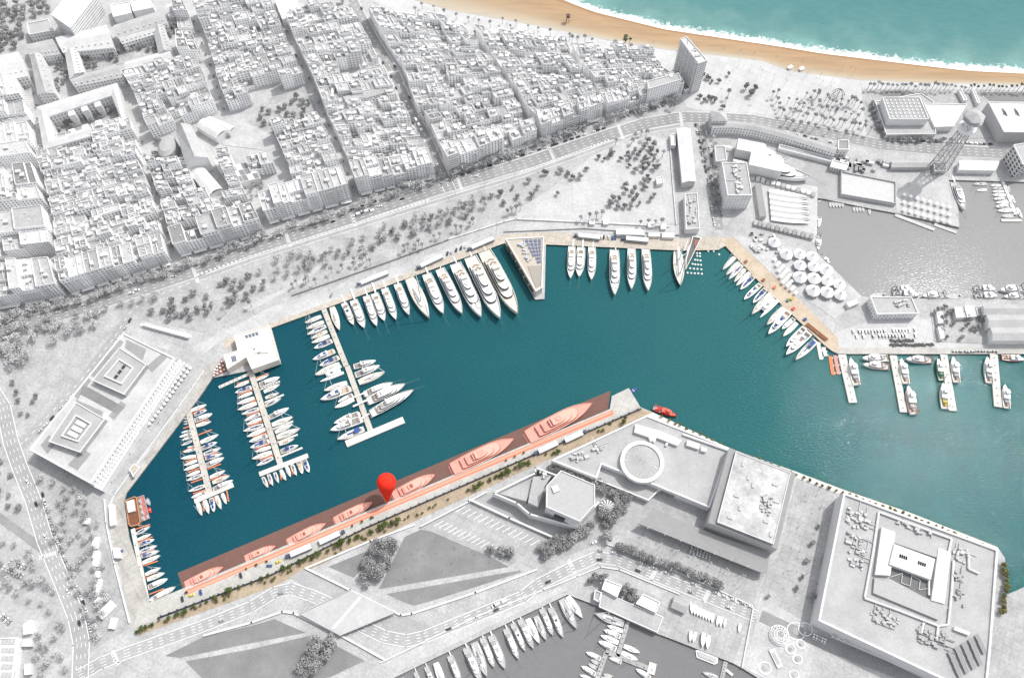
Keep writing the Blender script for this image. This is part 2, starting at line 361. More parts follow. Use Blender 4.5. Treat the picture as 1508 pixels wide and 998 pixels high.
geo = N.new('ShaderNodeNewGeometry'); nz = N.new('ShaderNodeTexNoise'); nz.inputs['Scale'].default_value = 0.028; nz.inputs['Detail'].default_value = 4; Lk.new(geo.outputs['Position'], nz.inputs['Vector'])
wb = N.new('ShaderNodeMapRange'); wb.inputs[1].default_value = 0.3; wb.inputs[2].default_value = 0.7; wb.inputs[3].default_value = -18; wb.inputs[4].default_value = 18; Lk.new(nz.outputs['Fac'], wb.inputs[0])
aw = N.new('ShaderNodeMath'); aw.operation = 'ADD'; Lk.new(at.outputs['Fac'], aw.inputs[0]); Lk.new(wb.outputs[0], aw.inputs[1]); Lk.new(aw.outputs[0], dv.inputs[0]); Lk.new(dv.outputs[0], rp.inputs[0])
mu = N.new('ShaderNodeVectorMath'); mu.operation = 'MULTIPLY'; Lk.new(sc.outputs[0], mu.inputs[0]); Lk.new(rp.outputs[0], mu.inputs[1])
nf = N.new('ShaderNodeTexNoise'); nf.inputs['Scale'].default_value = 0.22; nf.inputs['Detail'].default_value = 8; nf.inputs['Roughness'].default_value = 0.7; Lk.new(geo.outputs['Position'], nf.inputs['Vector'])
wf = N.new('ShaderNodeMapRange'); wf.inputs[1].default_value = 0.3; wf.inputs[2].default_value = 0.7; wf.inputs[3].default_value = -8; wf.inputs[4].default_value = 7; Lk.new(nf.outputs['Fac'], wf.inputs[0])
af = N.new('ShaderNodeMath'); af.operation = 'ADD'; Lk.new(at.outputs['Fac'], af.inputs[0]); Lk.new(wf.outputs[0], af.inputs[1])
ff = N.new('ShaderNodeMapRange'); ff.inputs[1].default_value = 8; ff.inputs[2].default_value = 1.5; Lk.new(af.outputs[0], ff.inputs[0])
# a few whitecaps further out
nw = N.new('ShaderNodeTexNoise'); nw.inputs['Scale'].default_value = 0.035; nw.inputs['Detail'].default_value = 7; nw.inputs['Roughness'].default_value = 0.62; mpw = N.new('ShaderNodeMapping'); mpw.inputs['Scale'].default_value = (0.6, 1.5, 1); mpw.inputs['Location'].default_value = (40, 90, 3); Lk.new(geo.outputs['Position'], mpw.inputs[0]); Lk.new(mpw.outputs[0], nw.inputs['Vector'])
fw = N.new('ShaderNodeMapRange'); fw.inputs[1].default_value = 0.735; fw.inputs[2].default_value = 0.79; Lk.new(nw.outputs['Fac'], fw.inputs[0])
mxx = N.new('ShaderNodeMath'); mxx.operation = 'MAXIMUM'; Lk.new(ff.outputs[0], mxx.inputs[0]); Lk.new(fw.outputs[0], mxx.inputs[1])
mf = N.new('ShaderNodeMix'); mf.data_type = 'RGBA'; mf.inputs[7].default_value = (0.85, 0.86, 0.86, 1); Lk.new(mxx.outputs[0], mf.inputs[0]); Lk.new(mu.outputs[0], mf.inputs[6]); Lk.new(mf.outputs[2], b.inputs['Base Color'])
rr = N.new('ShaderNodeMapRange'); rr.inputs[3].default_value = 0.15; rr.inputs[4].default_value = 0.7; Lk.new(mxx.outputs[0], rr.inputs[0]); Lk.new(rr.outputs[0], b.inputs['Roughness'])
o = struct('sea_water', sea, m); a = o.data.attributes.new('offshore', 'FLOAT', 'POINT'); a.data.foreach_set('value', D)

# paved surfaces laid on the ground as sheets
LZ = [0.02]
def lay(name, px, m, dz=0.02):
    LZ[0] += 0.004; return sheet(name, px, LZ[0], m)
lay('city_street_ground', [(-200, -60), (560, -60), (600, 12), (700, 40), (850, 70), (960, 84), (1000, 100), (1015, 142), (900, 176), (770, 222), (655, 262), (520, 302), (380, 345), (250, 388), (100, 440), (-200, 530)], M_street)
lay('white_plaza', [(985, 112), (996, 78), (1045, 81), (1125, 91), (1161, 105), (1267, 119), (1276, 200), (1200, 182), (1108, 166), (1060, 168), (1012, 158)], M_plaza)
lay('beach_promenade', [(560, -14), (614, 2), (662, 16), (770, 35), (846, 51), (926, 66), (996, 76), (985, 112), (960, 88), (845, 74), (700, 46), (600, 22), (545, 0)], M_plaza)
lay('east_promenade', [(1267, 119), (1347, 122), (1508, 126), (1700, 133), (1700, 146), (1508, 134), (1270, 131)], M_plaza)
lay('boulevard_park', [(-200, 560), (0, 500), (146, 462), (292, 415), (370, 385), (519, 338), (640, 300), (770, 262), (846, 232), (952, 198), (1000, 190), (1003, 330), (800, 318), (740, 330), (620, 372), (400, 452), (300, 490), (200, 470), (150, 500), (60, 640), (-200, 900)], M_soil)
lay('dry_field', [(770, 322), (802, 285), (870, 232), (905, 212), (960, 200), (985, 205), (994, 330), (870, 330)], M_dry)
lay('park_path', [(700, 348), (745, 320), (870, 240), (900, 220), (906, 223), (760, 326), (720, 345)], M_pave2)
lay('park_path', [(356, 452), (430, 420), (476, 384), (480, 388), (440, 420), (366, 458)], M_pave2)
lay('promenade', [(282, 512), (399, 452), (620, 380), (742, 334), (800, 325), (1003, 332), (1003, 345), (800, 342), (742, 352), (620, 396), (440, 462), (330, 500), (300, 520)], M_pave2)
lay('west_plaza', [(60, 640), (120, 570), (175, 505), (292, 520), (308, 545), (160, 730), (150, 780), (190, 925), (130, 960), (110, 880), (80, 800), (40, 690)], M_pave)
lay('north_quay', [(330, 516), (399, 483), (743, 358), (804, 360), (1006, 369), (1058, 368), (1068, 362), (1060, 348), (1003, 352), (804, 342), (742, 345), (600, 402), (440, 461), (330, 500)], M_tanquay)
lay('east_quay', [(1068, 362), (1138, 436), (1214, 508), (1226, 517), (1240, 518), (1236, 500), (1215, 478), (1150, 415), (1085, 350), (1062, 350)], M_ochrequay)
lay('fishing_quay', [(1236, 512), (1508, 512), (1700, 513), (1700, 524), (1508, 521), (1235, 521)], M_conc)
lay('fishing_yard', [(1290, 470), (1440, 470), (1460, 505), (1700, 505), (1700, 512), (1236, 512), (1232, 488)], M_plaza)
lay('west_quay', [(313, 556), (295, 583), (186, 726), (183, 738), (190, 790), (220, 886), (215, 916), (196, 926), (168, 800), (164, 742), (190, 705), (275, 590), (300, 540), (335, 528), (330, 548)], M_greyquay)
lay('south_quay', [(220, 886), (269, 866), (898, 602), (901, 583), (926, 571), (943, 599), (780, 671), (540, 775), (400, 845), (218, 916), (196, 926), (205, 890)], M_conc)
lay('dirt_verge', [(205, 926), (400, 846), (540, 776), (780, 672), (944, 601), (962, 608), (952, 614), (800, 680), (560, 790), (400, 864), (240, 922), (200, 936)], M_dirt)
lay('salmon_berth_strip', [(273, 868.5), (275, 875), (904, 610), (902, 603)], mat('salmon_overlay_stripe', (0.78, 0.22, 0.14), 0.8, 0.06, 0.6))  # graphic overlay stripe, modelled as a coloured strip on the quay
lay('pale_berth_strip', [(276, 870.3), (277, 872.6), (900, 607.6), (899, 605.6)], mat('pale_overlay_stripe', (0.80, 0.36, 0.26), 0.8, 0.1, 0.5))  # paler middle of the same overlay stripe
lay('lawn', [(596, 790), (620, 779), (637, 783), (699, 807), (750, 834), (558, 867)], M_lawn)
lay('lawn', [(483, 834), (545, 809), (540, 831), (521, 850)], M_lawn)
lay('lawn', [(569, 874), (766, 839), (768, 842), (636, 884), (609, 891), (590, 884)], M_lawn)
lay('lawn', [(243, 965), (300, 937), (370, 921), (405, 911), (450, 931), (370, 946), (265, 968)], M_lawn)
lay('lawn', [(273, 973), (370, 955), (458, 935), (447, 972), (435, 1000), (300, 1000)], M_lawn)
lay('lawn', [(497, 951), (537, 972), (487, 996), (440, 1004), (470, 960)], M_lawn)
lay('ramp', [(426, 850), (450, 836), (513, 868), (484, 880)], M_asphalt_pale)
lay('ramp', [(560, 914), (590, 903), (640, 925), (600, 938), (575, 935)], M_asphalt_pale)
lay('parking_lot', [(618, 775), (690, 735), (800, 790), (800, 800), (752, 832)], M_pave)
lay('pavilion_forecourt', [(690, 735), (720, 725), (860, 780), (820, 800)], M_asphalt_pale)
lay('south_promenade', [(583, 990), (770, 898), (836, 868), (826, 862), (700, 912), (560, 978)], M_pave2)
lay('shopping_plaza', [(940, 775), (1125, 845), (1105, 902), (960, 845), (905, 815)], M_pave)
lay('shopping_plaza', [(1150, 810), (1175, 700), (1241, 728), (1204, 914), (1200, 935), (1125, 880), (1130, 840)], M_pave)
lay('grey_plaza', [(860, 750), (960, 715), (1040, 765), (970, 755), (935, 775), (880, 800), (820, 825), (790, 838), (770, 830)], M_pave)
lay('club_terrace', [(890, 895), (870, 880), (905, 850), (1095, 935), (1080, 976), (963, 930)], M_pave)
lay('play_terrace', [(1098, 965), (1125, 880), (1204, 925), (1190, 1010), (1130, 1000), (1093, 982)], M_pave2)
lay('southeast_quay', [(962, 607), (1075, 660), (1172, 694), (1243, 721), (1339, 754), (1408, 781), (1469, 805), (1469, 812), (1240, 728), (1170, 702), (1074, 668), (950, 612)], mat('pale_stone_quay', (0.60, 0.575, 0.53), 0.9, 0.1, 0.5))
lay('dock', [(1459, 943), (1470, 900), (1482, 876), (1508, 864), (1700, 790), (1700, 1100), (1450, 1100)], M_pave)
lay('slipway', [(1190, 240), (1320, 268), (1320, 303), (1204, 292), (1170, 262)], M_asphalt_pale)
lay('slipway', [(1319, 285), (1370, 262), (1395, 270), (1413, 334), (1320, 313)], M_pave2)
lay('boatyard', [(1110, 258), (1204, 275), (1203, 360), (1110, 320)], M_plaza)
lay('terrace_ground', [(1075, 345), (1203, 372), (1269, 436), (1230, 470), (1150, 415)], M_pave2)

def road(name, px, w, m=None):
    LZ[0] += 0.004; mb = MB(); mb.ribbon(GP(px), w, LZ[0]); return struct(name, mb, m or M_asphalt)
AVE = [(-80, 512), (0, 487), (146, 446), (292, 398), (370, 367), (519, 320), (636, 281), (770, 242), (846, 216), (900, 198), (952, 182), (1005, 173), (1060, 174), (1108, 177), (1214, 196), (1294, 213), (1400, 222), (1600, 232)]
AVE2 = [(292, 411), (370, 383), (519, 336), (636, 299), (770, 258), (846, 231), (900, 211), (952, 194), (1003, 185)]
BUSST = [(500, -40), (519, 0), (547, 53), (581, 109), (605, 165), (625, 198), (650, 254), (664, 282)]
WEST = [(-30, 545), (5, 600), (16, 650), (30, 690), (48, 733), (66, 794), (88, 847), (112, 906), (120, 946), (118, 1000), (116, 1080)]
EAST = [(116, 994), (150, 975), (186, 961), (292, 924), (370, 893), (404, 872), (428, 866), (458, 876), (490, 890), (515, 908), (535, 922), (566, 937), (598, 943), (625, 937), (689, 911), (770, 878), (793, 860), (841, 836), (878, 820), (910, 824), (952, 842), (1032, 874), (1112, 906)]
MUS = [(30, 655), (37, 649), (120, 559), (170, 495), (190, 462), (212, 443), (250, 428), (292, 412)]
YARD = [(1030, 182), (1040, 225), (1049, 265), (1055, 310), (1060, 338)]
road('avenue', AVE, 15.0); road('avenue', AVE2, 4.5, M_asphalt_pale); road('bus_street', BUSST, 12.0); road('west_road', WEST, 12.0, M_asphalt_pale)
road('branch_road', [(-30, 740), (0, 762), (66, 810)], 6.0); road('pier_road', EAST, 9.0, M_asphalt_pale); road('museum_road', MUS, 8.0, M_asphalt_pale); road('yard_road', YARD, 7.5)
road('lower_road', [(1120, 906), (1160, 925), (1260, 965), (1400, 1020)], 9.0)
# painted lines: one object
mk = MB(); LZ[0] += 0.006
def dashes(px, off, w=0.18, on=3.0, gap=5.0):
    pts = GP(px); z = LZ[0]
    for a, b in zip(pts, pts[1:]):
        d = (b - a); L = d.length; d.normalize(); n = Vector((-d.y, d.x, 0)); s = 0.0
        while s < L:
            e = min(L, s + on); p, q = a + d * s + n * off, a + d * e + n * off
            mk.face([(p - n * w)[:2] + (z,), (q - n * w)[:2] + (z,), (q + n * w)[:2] + (z,), (p + n * w)[:2] + (z,)]); s = e + gap
for off in (-3.6, 0, 3.6): dashes(AVE, off)
for off in (-7.2, 7.2): dashes(AVE, off, 0.2, 50, 0.0)
for off in (-2.2, 2.2): dashes(AVE2, off, 0.2, 50, 0)
dashes(AVE2[:4], 4.6, .7, 2.0, 2.0); dashes(AVE2[4:7], 4.6, .7, 2.0, 2.0)
for off in (-3.0, 0, 3.0): dashes(WEST, off, 0.16); dashes(EAST, off * 0.75, 0.16)
for off in (-5.8, 5.8): dashes(WEST, off, 0.25, 50, 0)
for off in (-4.3, 4.3): dashes(EAST, off, 0.2, 50, 0)
for off in (-5.6, 0, 5.6): dashes(BUSST, off, 0.25, 50 if off else 3, 0 if off else 5)
dashes(MUS, 0, 0.2); dashes(YARD, 0, 0.2)
def zebra(px, ang_px, n, L=3.2, w=0.55, step=1.2):
    c = G(*px); d = (G(px[0] + ang_px[0], px[1] + ang_px[1]) - c).normalized(); nn = Vector((-d.y, d.x, 0))
    for i in range(n):
        p = c + d * (i - (n - 1) / 2) * step; z = LZ[0]
        mk.face([(v.x, v.y, z) for v in (p - d * w / 2 - nn * L / 2, p + d * w / 2 - nn * L / 2, p + d * w / 2 + nn * L / 2, p - d * w / 2 + nn * L / 2)])
for px, an, n in (((288, 405), (5, 14), 16), ((424, 352), (5, 14), 16), ((520, 322), (5, 14), 16), ((676, 268), (5, 14), 16), ((813, 228), (6, 14), 16), ((914, 195), (5, 14), 16), ((1003, 176), (2, 14), 16), ((74, 816), (18, -6), 14), ((170, 968), (6, 12), 10), ((842, 834), (5, 10), 10), ((572, 108), (14, -5), 10), ((600, 165), (14, -5), 10), ((632, 205), (14, -6), 10), ((962, 846), (-6, 12), 8), ((1040, 878), (-6, 12), 8)): zebra(px, an, n)
# parking bays by the pavilion and ladder bars
for i in range(15):
    for row, (ax, ay, bx, by) in enumerate(((640, 774, 735, 818), (672, 753, 790, 806))):
        p = plerp((ax, ay), (bx, by), i / 14); a = G(*p); bb = G(p[0] + 13, p[1] - 7.5); d = (bb - a).normalized(); n = Vector((-d.y, d.x, 0)) * 0.22; z = LZ[0]
        mk.face([(v.x, v.y, z) for v in (a - n, bb - n, bb + n, a + n)])
# arc of slabs round the fishing square
struct('road_markings', mk, M_white_paint)
# kerbs: the raised edges of the avenue
kb = MB()
for off in (-8.2, 8.2):
    pts = GP(AVE[:11]); q = []
    for i, p in enumerate(pts):
        a = pts[max(0, i - 1)]; b_ = pts[min(len(pts) - 1, i + 1)]; d = (b_ - a).normalized(); q.append(p + Vector((-d.y, d.x, 0)) * off)
    for a, b_ in zip(q, q[1:]):
        d = (b_ - a).normalized(); n = Vector((-d.y, d.x, 0)) * 0.2; kb.prism([a - n, b_ - n, b_ + n, a + n], 0.0, 0.16)
struct('kerb', kb, mat('kerb_stone', 0.62, 0.9))
# ================================================================ the dense quarter
WALLS = [facade('city_wall_' + n, c, w, fx, 3.1, ww, hh) for n, c, w, fx, ww, hh in (
    ('white', 0.88, 0.20, 2.8, (0.34, 0.62), (0.3, 0.74)), ('pale', 0.84, 0.17, 3.2, (0.28, 0.7), (0.22, 0.74)), ('grey', 0.72, 0.14, 2.6, (0.3, 0.62), (0.3, 0.8)), ('worn', 0.78, 0.22, 3.6, (0.2, 0.74), (0.34, 0.72)))]
ROOFS = [mat('terrace_' + n, c, 0.9, 0.16, 0.55, var2=0.14, scale2=0.12, rnd=0.16, detail=6) for n, c in (('white', 0.52), ('pale', 0.44), ('mid', 0.35), ('dark', 0.24))]
TONE = ('white', 'pale grey', 'mid grey', 'dark grey')
M_rim = mat('parapet_plaster', 0.74, 0.9, 0.1, 0.4, rnd=0.1)
M_hut = mat('hut_plaster', 0.60, 0.9, 0.12, 0.5, rnd=0.15)
M_darkgap = mat('shaft_shadowless_grey', 0.22, 0.9, 0.2, 0.5)
M_metal = mat('grey_metal', 0.42, 0.5, 0.1, 0.8)
M_white = mat('white_coat', 0.80, 0.6, 0.03, 0.4)
M_awn = mat('awning_cloth', 0.72, 0.9, 0.1, 1.2)
M_balc = mat('balcony_slab', 0.70, 0.9, 0.08, 0.6)
M_dark = mat('dark_glass', 0.05, 0.25, spec=0.5)
M_tile = mat('grey_roof_tile', 0.40, 0.9, 0.12, 0.6, var2=0.1, scale2=0.1)
M_tile_pale = mat('pale_roof_tile', 0.52, 0.9, 0.1, 0.6, var2=0.1, scale2=0.1)

def quad_at(q, u0, u1, v0, v1):
    """sub-quad of a quad given as world corners (top-left, top-right, bottom-right, bottom-left)"""
    def p(u, v): a = q[0].lerp(q[1], u); b = q[3].lerp(q[2], u); return a.lerp(b, v)
    return [p(u0, v0), p(u1, v0), p(u1, v1), p(u0, v1)]
R = random.Random(11)
def block_geo(q, floors, R):
    """meshes of one house on ground quad q: walls, terraces, parapets, huts, clutter"""
    wall, roof, rim, hut, bits = MB(), MB(), MB(), MB(), MB()
    h0 = floors * 3.1 + 0.6
    parts = []; k = R.random(); W = (q[1] - q[0]).length; Dp = (q[3] - q[0]).length
    if W > 15 and k < 0.75:
        u = R.uniform(0.35, 0.65); dh = R.choice((-3.1, -3.1, -1.2, 3.1, -6.2)); parts = [((0, u, 0, 1), h0), ((u, 1, 0, 1), h0 + dh)]
        if Dp > 9 and R.random() < 0.5: parts = [((0, u, 0, 1), h0), ((u, 1, 0, 0.55), h0 + dh), ((u, 1, 0.55, 1), h0 + R.choice((0, -3.1, -6.2)))]
    elif Dp > 8 and k < 0.6:
        v = R.uniform(0.4, 0.6); parts = [((0, 1, 0, v), h0), ((0, 1, v, 1), h0 + R.choice((-3.1, 0.9, -1.2)))]
    else: parts = [((0, 1, 0, 1), h0)]
    if R.random() < 0.16 and floors < 7: parts = [(p, min(h, R.uniform(4, 8))) for p, h in parts[:1]] + [(p, h) for p, h in parts[1:]]
    tone = R.choices((0, 1, 2, 3), (30, 36, 22, 12))[0]; nh = 0; top = None
    for (u0, u1, v0, v1), h in parts:
        h = max(4.0, h); s = quad_at(q, u0, u1, v0, v1); i_ = inset(s, 0.12)
        wall.prism(s, 0, h, 0, 0)
        if min((s[1] - s[0]).length, (s[3] - s[0]).length) > 3:
            rim.rim(s, h, h + R.uniform(0.7, 1.3), 0.35); roof.face([(p.x, p.y, h + 0.03) for p in inset(s, 0.35)], 0)
        if h >= h0 - 0.1: top = (s, h)
        ang = math.atan2((s[1] - s[0]).y, (s[1] - s[0]).x)
        w, d = (s[1] - s[0]).length, (s[3] - s[0]).length
        # dividing walls between terraces
        if w > 7:
            for u in ([0.5] if w < 13 else [0.33, 0.66]):
                if R.random() < 0.7:
                    u += R.uniform(-0.1, 0.1); a = quad_at(s, u, u, 0.06, 0.94); p, e = a[0], a[3]; dd = (e - p).normalized(); n = Vector((-dd.y, dd.x, 0)) * 0.13
                    rim.prism([p - n, e - n, e + n, p + n], h, h + R.uniform(0.9, 2.0))
        for _ in range(R.choice((0, 1, 1, 2)) if w > 7 else R.choice((0, 1))):
            if d < 4 or w < 4: continue
            hw, hd = min(w * 0.42, R.uniform(2.2, 4.5)), min(d * 0.5, R.uniform(2.2, 4.0)); c = quad_at(s, R.uniform(0.28, 0.72), 0, R.uniform(0.3, 0.7), 0)[0]
            c = Vector((c.x, c.y, h)); hh = R.uniform(2.1, 2.9); hut.box(c, hw, hd, hh, ang); hut.box(c + Vector((0, 0, hh)), hw + 0.4, hd + 0.4, 0.18, ang); nh += 1
        for _ in range(R.randint(2, 6)):
            c = quad_at(s, R.uniform(0.1, 0.9), 0, R.uniform(0.12, 0.88), 0)[0]; c = Vector((c.x, c.y, h)); r = R.random()
            if r < 0.45: bits.box(c, R.uniform(0.7, 1.8), R.uniform(0.6, 1.3), R.uniform(0.6, 1.4), ang + R.uniform(-.2, .2), 0)
            elif r < 0.7: bits.box(c, R.uniform(1.4, 3.2), R.uniform(1.2, 2.4), 0.06, ang, 1); 
            elif r < 0.85: bits.lathe(c, [(0.6, 0), (0.6, 1.3), (0.15, 1.5)], 8, 0)
            else: bits.tube(c, c + Vector((0, 0, R.uniform(2, 4.5))), 0.07, 0.05, 4, 2)
    return wall, roof, rim, hut, bits, tone, nh, parts, top
CITY = []          # (size in the survey, quad, floors, strip, row, col, ncols, front)
def strip(phrase, left, right, nrow, ncols, floors=(4, 6), street=3, gap=0.28, skip=None, front=False, tmin=0.0, tmax=1.0):
    for r in range(nrow):
        a, b = tmin + (tmax - tmin) * r / nrow, tmin + (tmax - tmin) * (r + 1) / nrow
        g = gap if (r % street == street - 1) else 0.04
        b2 = b - (b - a) * g
        if not front: a += (b - a) * R.uniform(0, 0.03)
        L0, L1, R0, R1 = poly_at(left, a), poly_at(left, b2), poly_at(right, a), poly_at(right, b2)
        n = ncols + R.choice((-1, 0, 0, 1)); cut = [0.0]
        for i in range(1, n): cut.append((i + R.uniform(-0.22, 0.22)) / n)
        cut.append(1.0)
        for c in range(n):
            q = [plerp(L0, R0, cut[c]), plerp(L0, R0, cut[c + 1]), plerp(L1, R1, cut[c + 1]), plerp(L1, R1, cut[c])]
            cx = sum(p[0] for p in q) / 4; cy = sum(p[1] for p in q) / 4
            if cx < -25 or cy < -8 or (skip and skip(cx, cy)): continue
            w = math.dist(q[0], q[1]) * math.dist(q[0], q[3]); gq = GP(q)
            if c == n - 1 and R.random() < 0.4: gq[1] = gq[1].lerp(gq[0], 0.12)
            CITY.append([w, gq, R.randint(*floors), phrase, r, c, n, front])
b_ = lambda *p: list(p)
# seaside quarter, right of the bus street, in three parts split by lanes
strip('seaside quarter beside bus street', b_((545, 26), (556, 48), (596, 108), (614, 166), (636, 195), (655, 236)), b_((676, 46), (703, 78), (726, 107), (751, 146), (766, 171), (778, 200)), 16, 7, (4, 6))
strip('seaside quarter between two lanes', b_((698, 50), (712, 78), (735, 107), (760, 146), (775, 171), (790, 188)), b_((832, 76), (842, 107), (864, 134), (876, 156), (879, 163)), 11, 7, (4, 6))
strip('seaside quarter near tower block', b_((842, 78), (852, 107), (874, 134), (884, 152), (888, 158)), b_((954, 88), (975, 112), (990, 128), (1000, 132)), 7, 6, (4, 6))
strip('avenue front at bus street corner', b_((652, 238), (662, 258)), b_((784, 197), (790, 211)), 1, 6, (6, 8), front=True)
strip('avenue front mid seaside quarter', b_((790, 190), (796, 208)), b_((882, 160), (886, 174)), 1, 5, (6, 8), front=True)
strip('avenue front near tower block', b_((888, 158), (893, 172)), b_((997, 126), (1004, 139)), 1, 5, (5, 7), front=True)
# between the narrow lane and the bus street
strip('quarter west of bus street', b_((418, 30), (428, 44), (447, 88), (466, 127), (483, 173), (499, 207), (520, 252)), b_((508, 14), (532, 44), (562, 104), (582, 145), (610, 197), (634, 244)), 19, 5, (4, 6), skip=lambda x, y: abs(y - (122 - (x - 480) * 0.22)) < 7 and 482 < x < 568)
strip('avenue front west of bus street', b_((520, 262), (530, 288)), b_((632, 240), (640, 262)), 1, 5, (6, 8), front=True)
strip('quarter above walled park', b_((290, 21), (309, 66), (320, 101), (330, 138), (340, 165)), b_((397, 4), (410, 30), (433, 88), (450, 122), (456, 134)), 14, 6, (4, 6), skip=lambda x, y: x > 372 and y > 128)
strip('quarter beside barracks', b_((186, 118), (197, 135), (207, 155), (219, 186), (228, 205)), b_((292, 96), (300, 108), (306, 130), (316, 150), (322, 166)), 7, 6, (4, 6), skip=lambda x, y: x > 250 and y > 178)
strip('lane row past barracks', b_((262, 22), (266, 52), (270, 92)), b_((280, 22), (292, 66), (300, 92)), 5, 1)
strip('quarter below church', b_((224, 252), (238, 290), (252, 330), (258, 350)), b_((344, 236), (352, 262), (368, 300), (382, 322)), 9, 6, (4, 6), skip=lambda x, y: 285 < x < 335 and y < 296)
strip('avenue front below church', b_((258, 352), (266, 378)), b_((382, 318), (392, 344)), 1, 6, (6, 8), front=True)
strip('quarter by school lane', b_((404, 196), (412, 214), (428, 250), (436, 280)), b_((470, 178), (480, 198), (500, 242), (508, 264)), 8, 4, (4, 6))
strip('avenue front below school lane', b_((388, 302), (396, 330)), b_((510, 268), (520, 296)), 1, 7, (6, 8), front=True)
strip('row by football yard', b_((366, 244), (372, 262)), b_((402, 238), (408, 256)), 1, 2)
strip('western quarter', b_((62, 222), (74, 266), (88, 320), (98, 391), (100, 402)), b_((202, 190), (214, 253), (227, 290), (239, 330), (248, 358)), 18, 7, (4, 6))
strip('avenue front of western quarter', b_((100, 404), (106, 434)), b_((248, 362), (254, 388)), 1, 7, (6, 8), front=True)
strip('far western blocks', b_((-60, 150), (-50, 250), (-45, 330), (-40, 400)), b_((40, 132), (56, 215), (78, 320), (90, 386)), 8, 3, (6, 8), gap=0.4, street=2)
strip('far western avenue front', b_((-45, 410), (-40, 462)), b_((92, 398), (100, 438)), 1, 3, (6, 8), front=True)
CITY.sort(key=lambda c: (not c[7], -c[0]))
NB = 0; FAR = [MB() for _ in range(5)]; LIVE = 285
rows = {}
for c in CITY: rows.setdefault((c[3], c[4]), []).append(c[5])
for w, gq, fl, phrase, r, c, n, front in CITY:
    wall, roof, rim, hut, bits, tone, nh, parts, top = block_geo(gq, fl, R)
    wm = R.choices(WALLS, (40, 30, 15, 15))[0]
    if NB < LIVE:
        NB += 1; cx = sum(p.x for p in gq) / 4; cy = sum(p.y for p in gq) / 4
        e = empty('apartment_building', (cx, cy, 0))
        sub = [(wall, 'wall', wm), (roof, 'roof', ROOFS[tone]), (rim, 'parapet', M_rim), (hut, 'stair_hut', M_hut), (bits, 'rooftop_unit', [M_hut, M_metal if tone < 2 else M_awn, M_metal])]
        if front:
            bal = MB(); d = (gq[2] - gq[3]); L = d.length; d.normalize(); out = Vector((d.y, -d.x, 0)); a = math.atan2(d.y, d.x)
            u0, u1 = R.choice(((0.08, 0.92), (0.1, 0.45), (0.55, 0.92)))
            hb = min(p[1] for p in parts)
            for f in range(1, fl):
                if f * 3.1 > max(4, hb) - 1.5: break
                mid = gq[3] + d * L * (u0 + u1) / 2 + out * 0.7; bal.box((mid.x, mid.y, f * 3.1), L * (u1 - u0), 1.3, 0.18, a); mid2 = mid + out * 0.6; bal.box((mid2.x, mid2.y, f * 3.1 + 0.18), L * (u1 - u0), 0.1, 0.8, a)
            sub.append((bal, 'balcony', M_balc))
            aw = MB(); mid = gq[3] + d * L * 0.5 + out * 2.0; aw.box((mid.x, mid.y, 2.9), L * 0.8, 3.6, 0.12, a); sub.append((aw, 'shop_awning', M_awn))
        for mbx, nm, m in sub:
            if not mbx.f: continue
            for i, v in enumerate(mbx.v): mbx.v[i] = (v[0] - cx, v[1] - cy, v[2])
            (build_split if nm in ('stair_hut', 'rooftop_unit', 'balcony', 'parapet', 'roof') else MB.build)(mbx, nm, m, e)
        k = rows[(phrase, r)]; k.sort(); idx = k.index(c)
        hutw = ('no roof hut', 'one roof hut', 'two roof huts', 'three roof huts')[min(nh, 3)]
        if front: lab = f'{fl} storey balconied block, {TONE[tone]} roof, {nth(idx)} along {phrase}'
        else: lab = f'{TONE[tone]} house with {hutw}, {nth(idx)} in {nth(r)} row, {phrase}'
        tag(e, lab, 'apartment building', 'apartment houses of the dense quarter')
    else:
        for a_, b2 in zip(FAR, (wall, roof, rim, hut, bits)):
            o = len(a_.v); a_.v += b2.v; a_.f += [tuple(i + o for i in f) for f in b2.f]; a_.m += [(tone if b2 is roof else WALLS.index(wm) if b2 is wall else m) for m in b2.m]
if FAR[0].f:
    far = FAR[0].build('distant_apartment_buildings', WALLS); tag(far, 'sea of small flat roofed houses filling the far streets of the dense quarter', 'apartment buildings', kind='stuff')
    for mbx, nm, m in ((FAR[1], 'roofs', ROOFS), (FAR[2], 'parapets', M_rim), (FAR[3], 'stair_huts', M_hut), (FAR[4], 'rooftop_units', [M_hut, M_metal, M_metal])):
        tag(mbx.build(nm, m, far), kind='stuff')
print('city', len(CITY))
# ================================================================ large single buildings
def off(mbx, c):
    for i, v in enumerate(mbx.v): mbx.v[i] = (v[0] - c[0], v[1] - c[1], v[2] - (c[2] if len(c) > 2 else 0))
SPLIT = set('rooftop_plant skylight stair_wing sloped_roof_bay dormer roof_hatch table column deck_post bay solar_panel window_slat wheel roof_house roof_wall barrier balcony pole window_strip finger_pontoon bollard bench fender planter'.split())
class Thing:
    """an Empty at the thing's base that parents its parts"""
    def __init__(self, name, label, cat, c, group=None):
        self.c = (c[0], c[1], 0 if len(c) < 3 else c[2]); self.o = tag(empty(name, self.c), label, cat, group)
    def part(self, name, mbx, m, parent=None, label=None):
        base = Vector(self.c) + (parent.location if parent is not None else Vector((0, 0, 0)))
        off(mbx, self.c); o = (build_split if name in SPLIT else MB.build)(mbx, name, m, parent or self.o)
        if label: o['label'] = label
        return o
def cen(pts): return (sum(p[0] for p in pts) / len(pts), sum(p[1] for p in pts) / len(pts))
F_big = facade('long_facade', 0.72, 0.22, 3.4, 4.0, (0.3, 0.66), (0.25, 0.7))
F_slab = facade('tower_facade', 0.66, 0.24, 2.4, 3.1, (0.2, 0.8), (0.3, 0.75))
F_plain = mat('plain_render', 0.68, 0.9, 0.08, 0.3, var2=0.06, scale2=0.05)
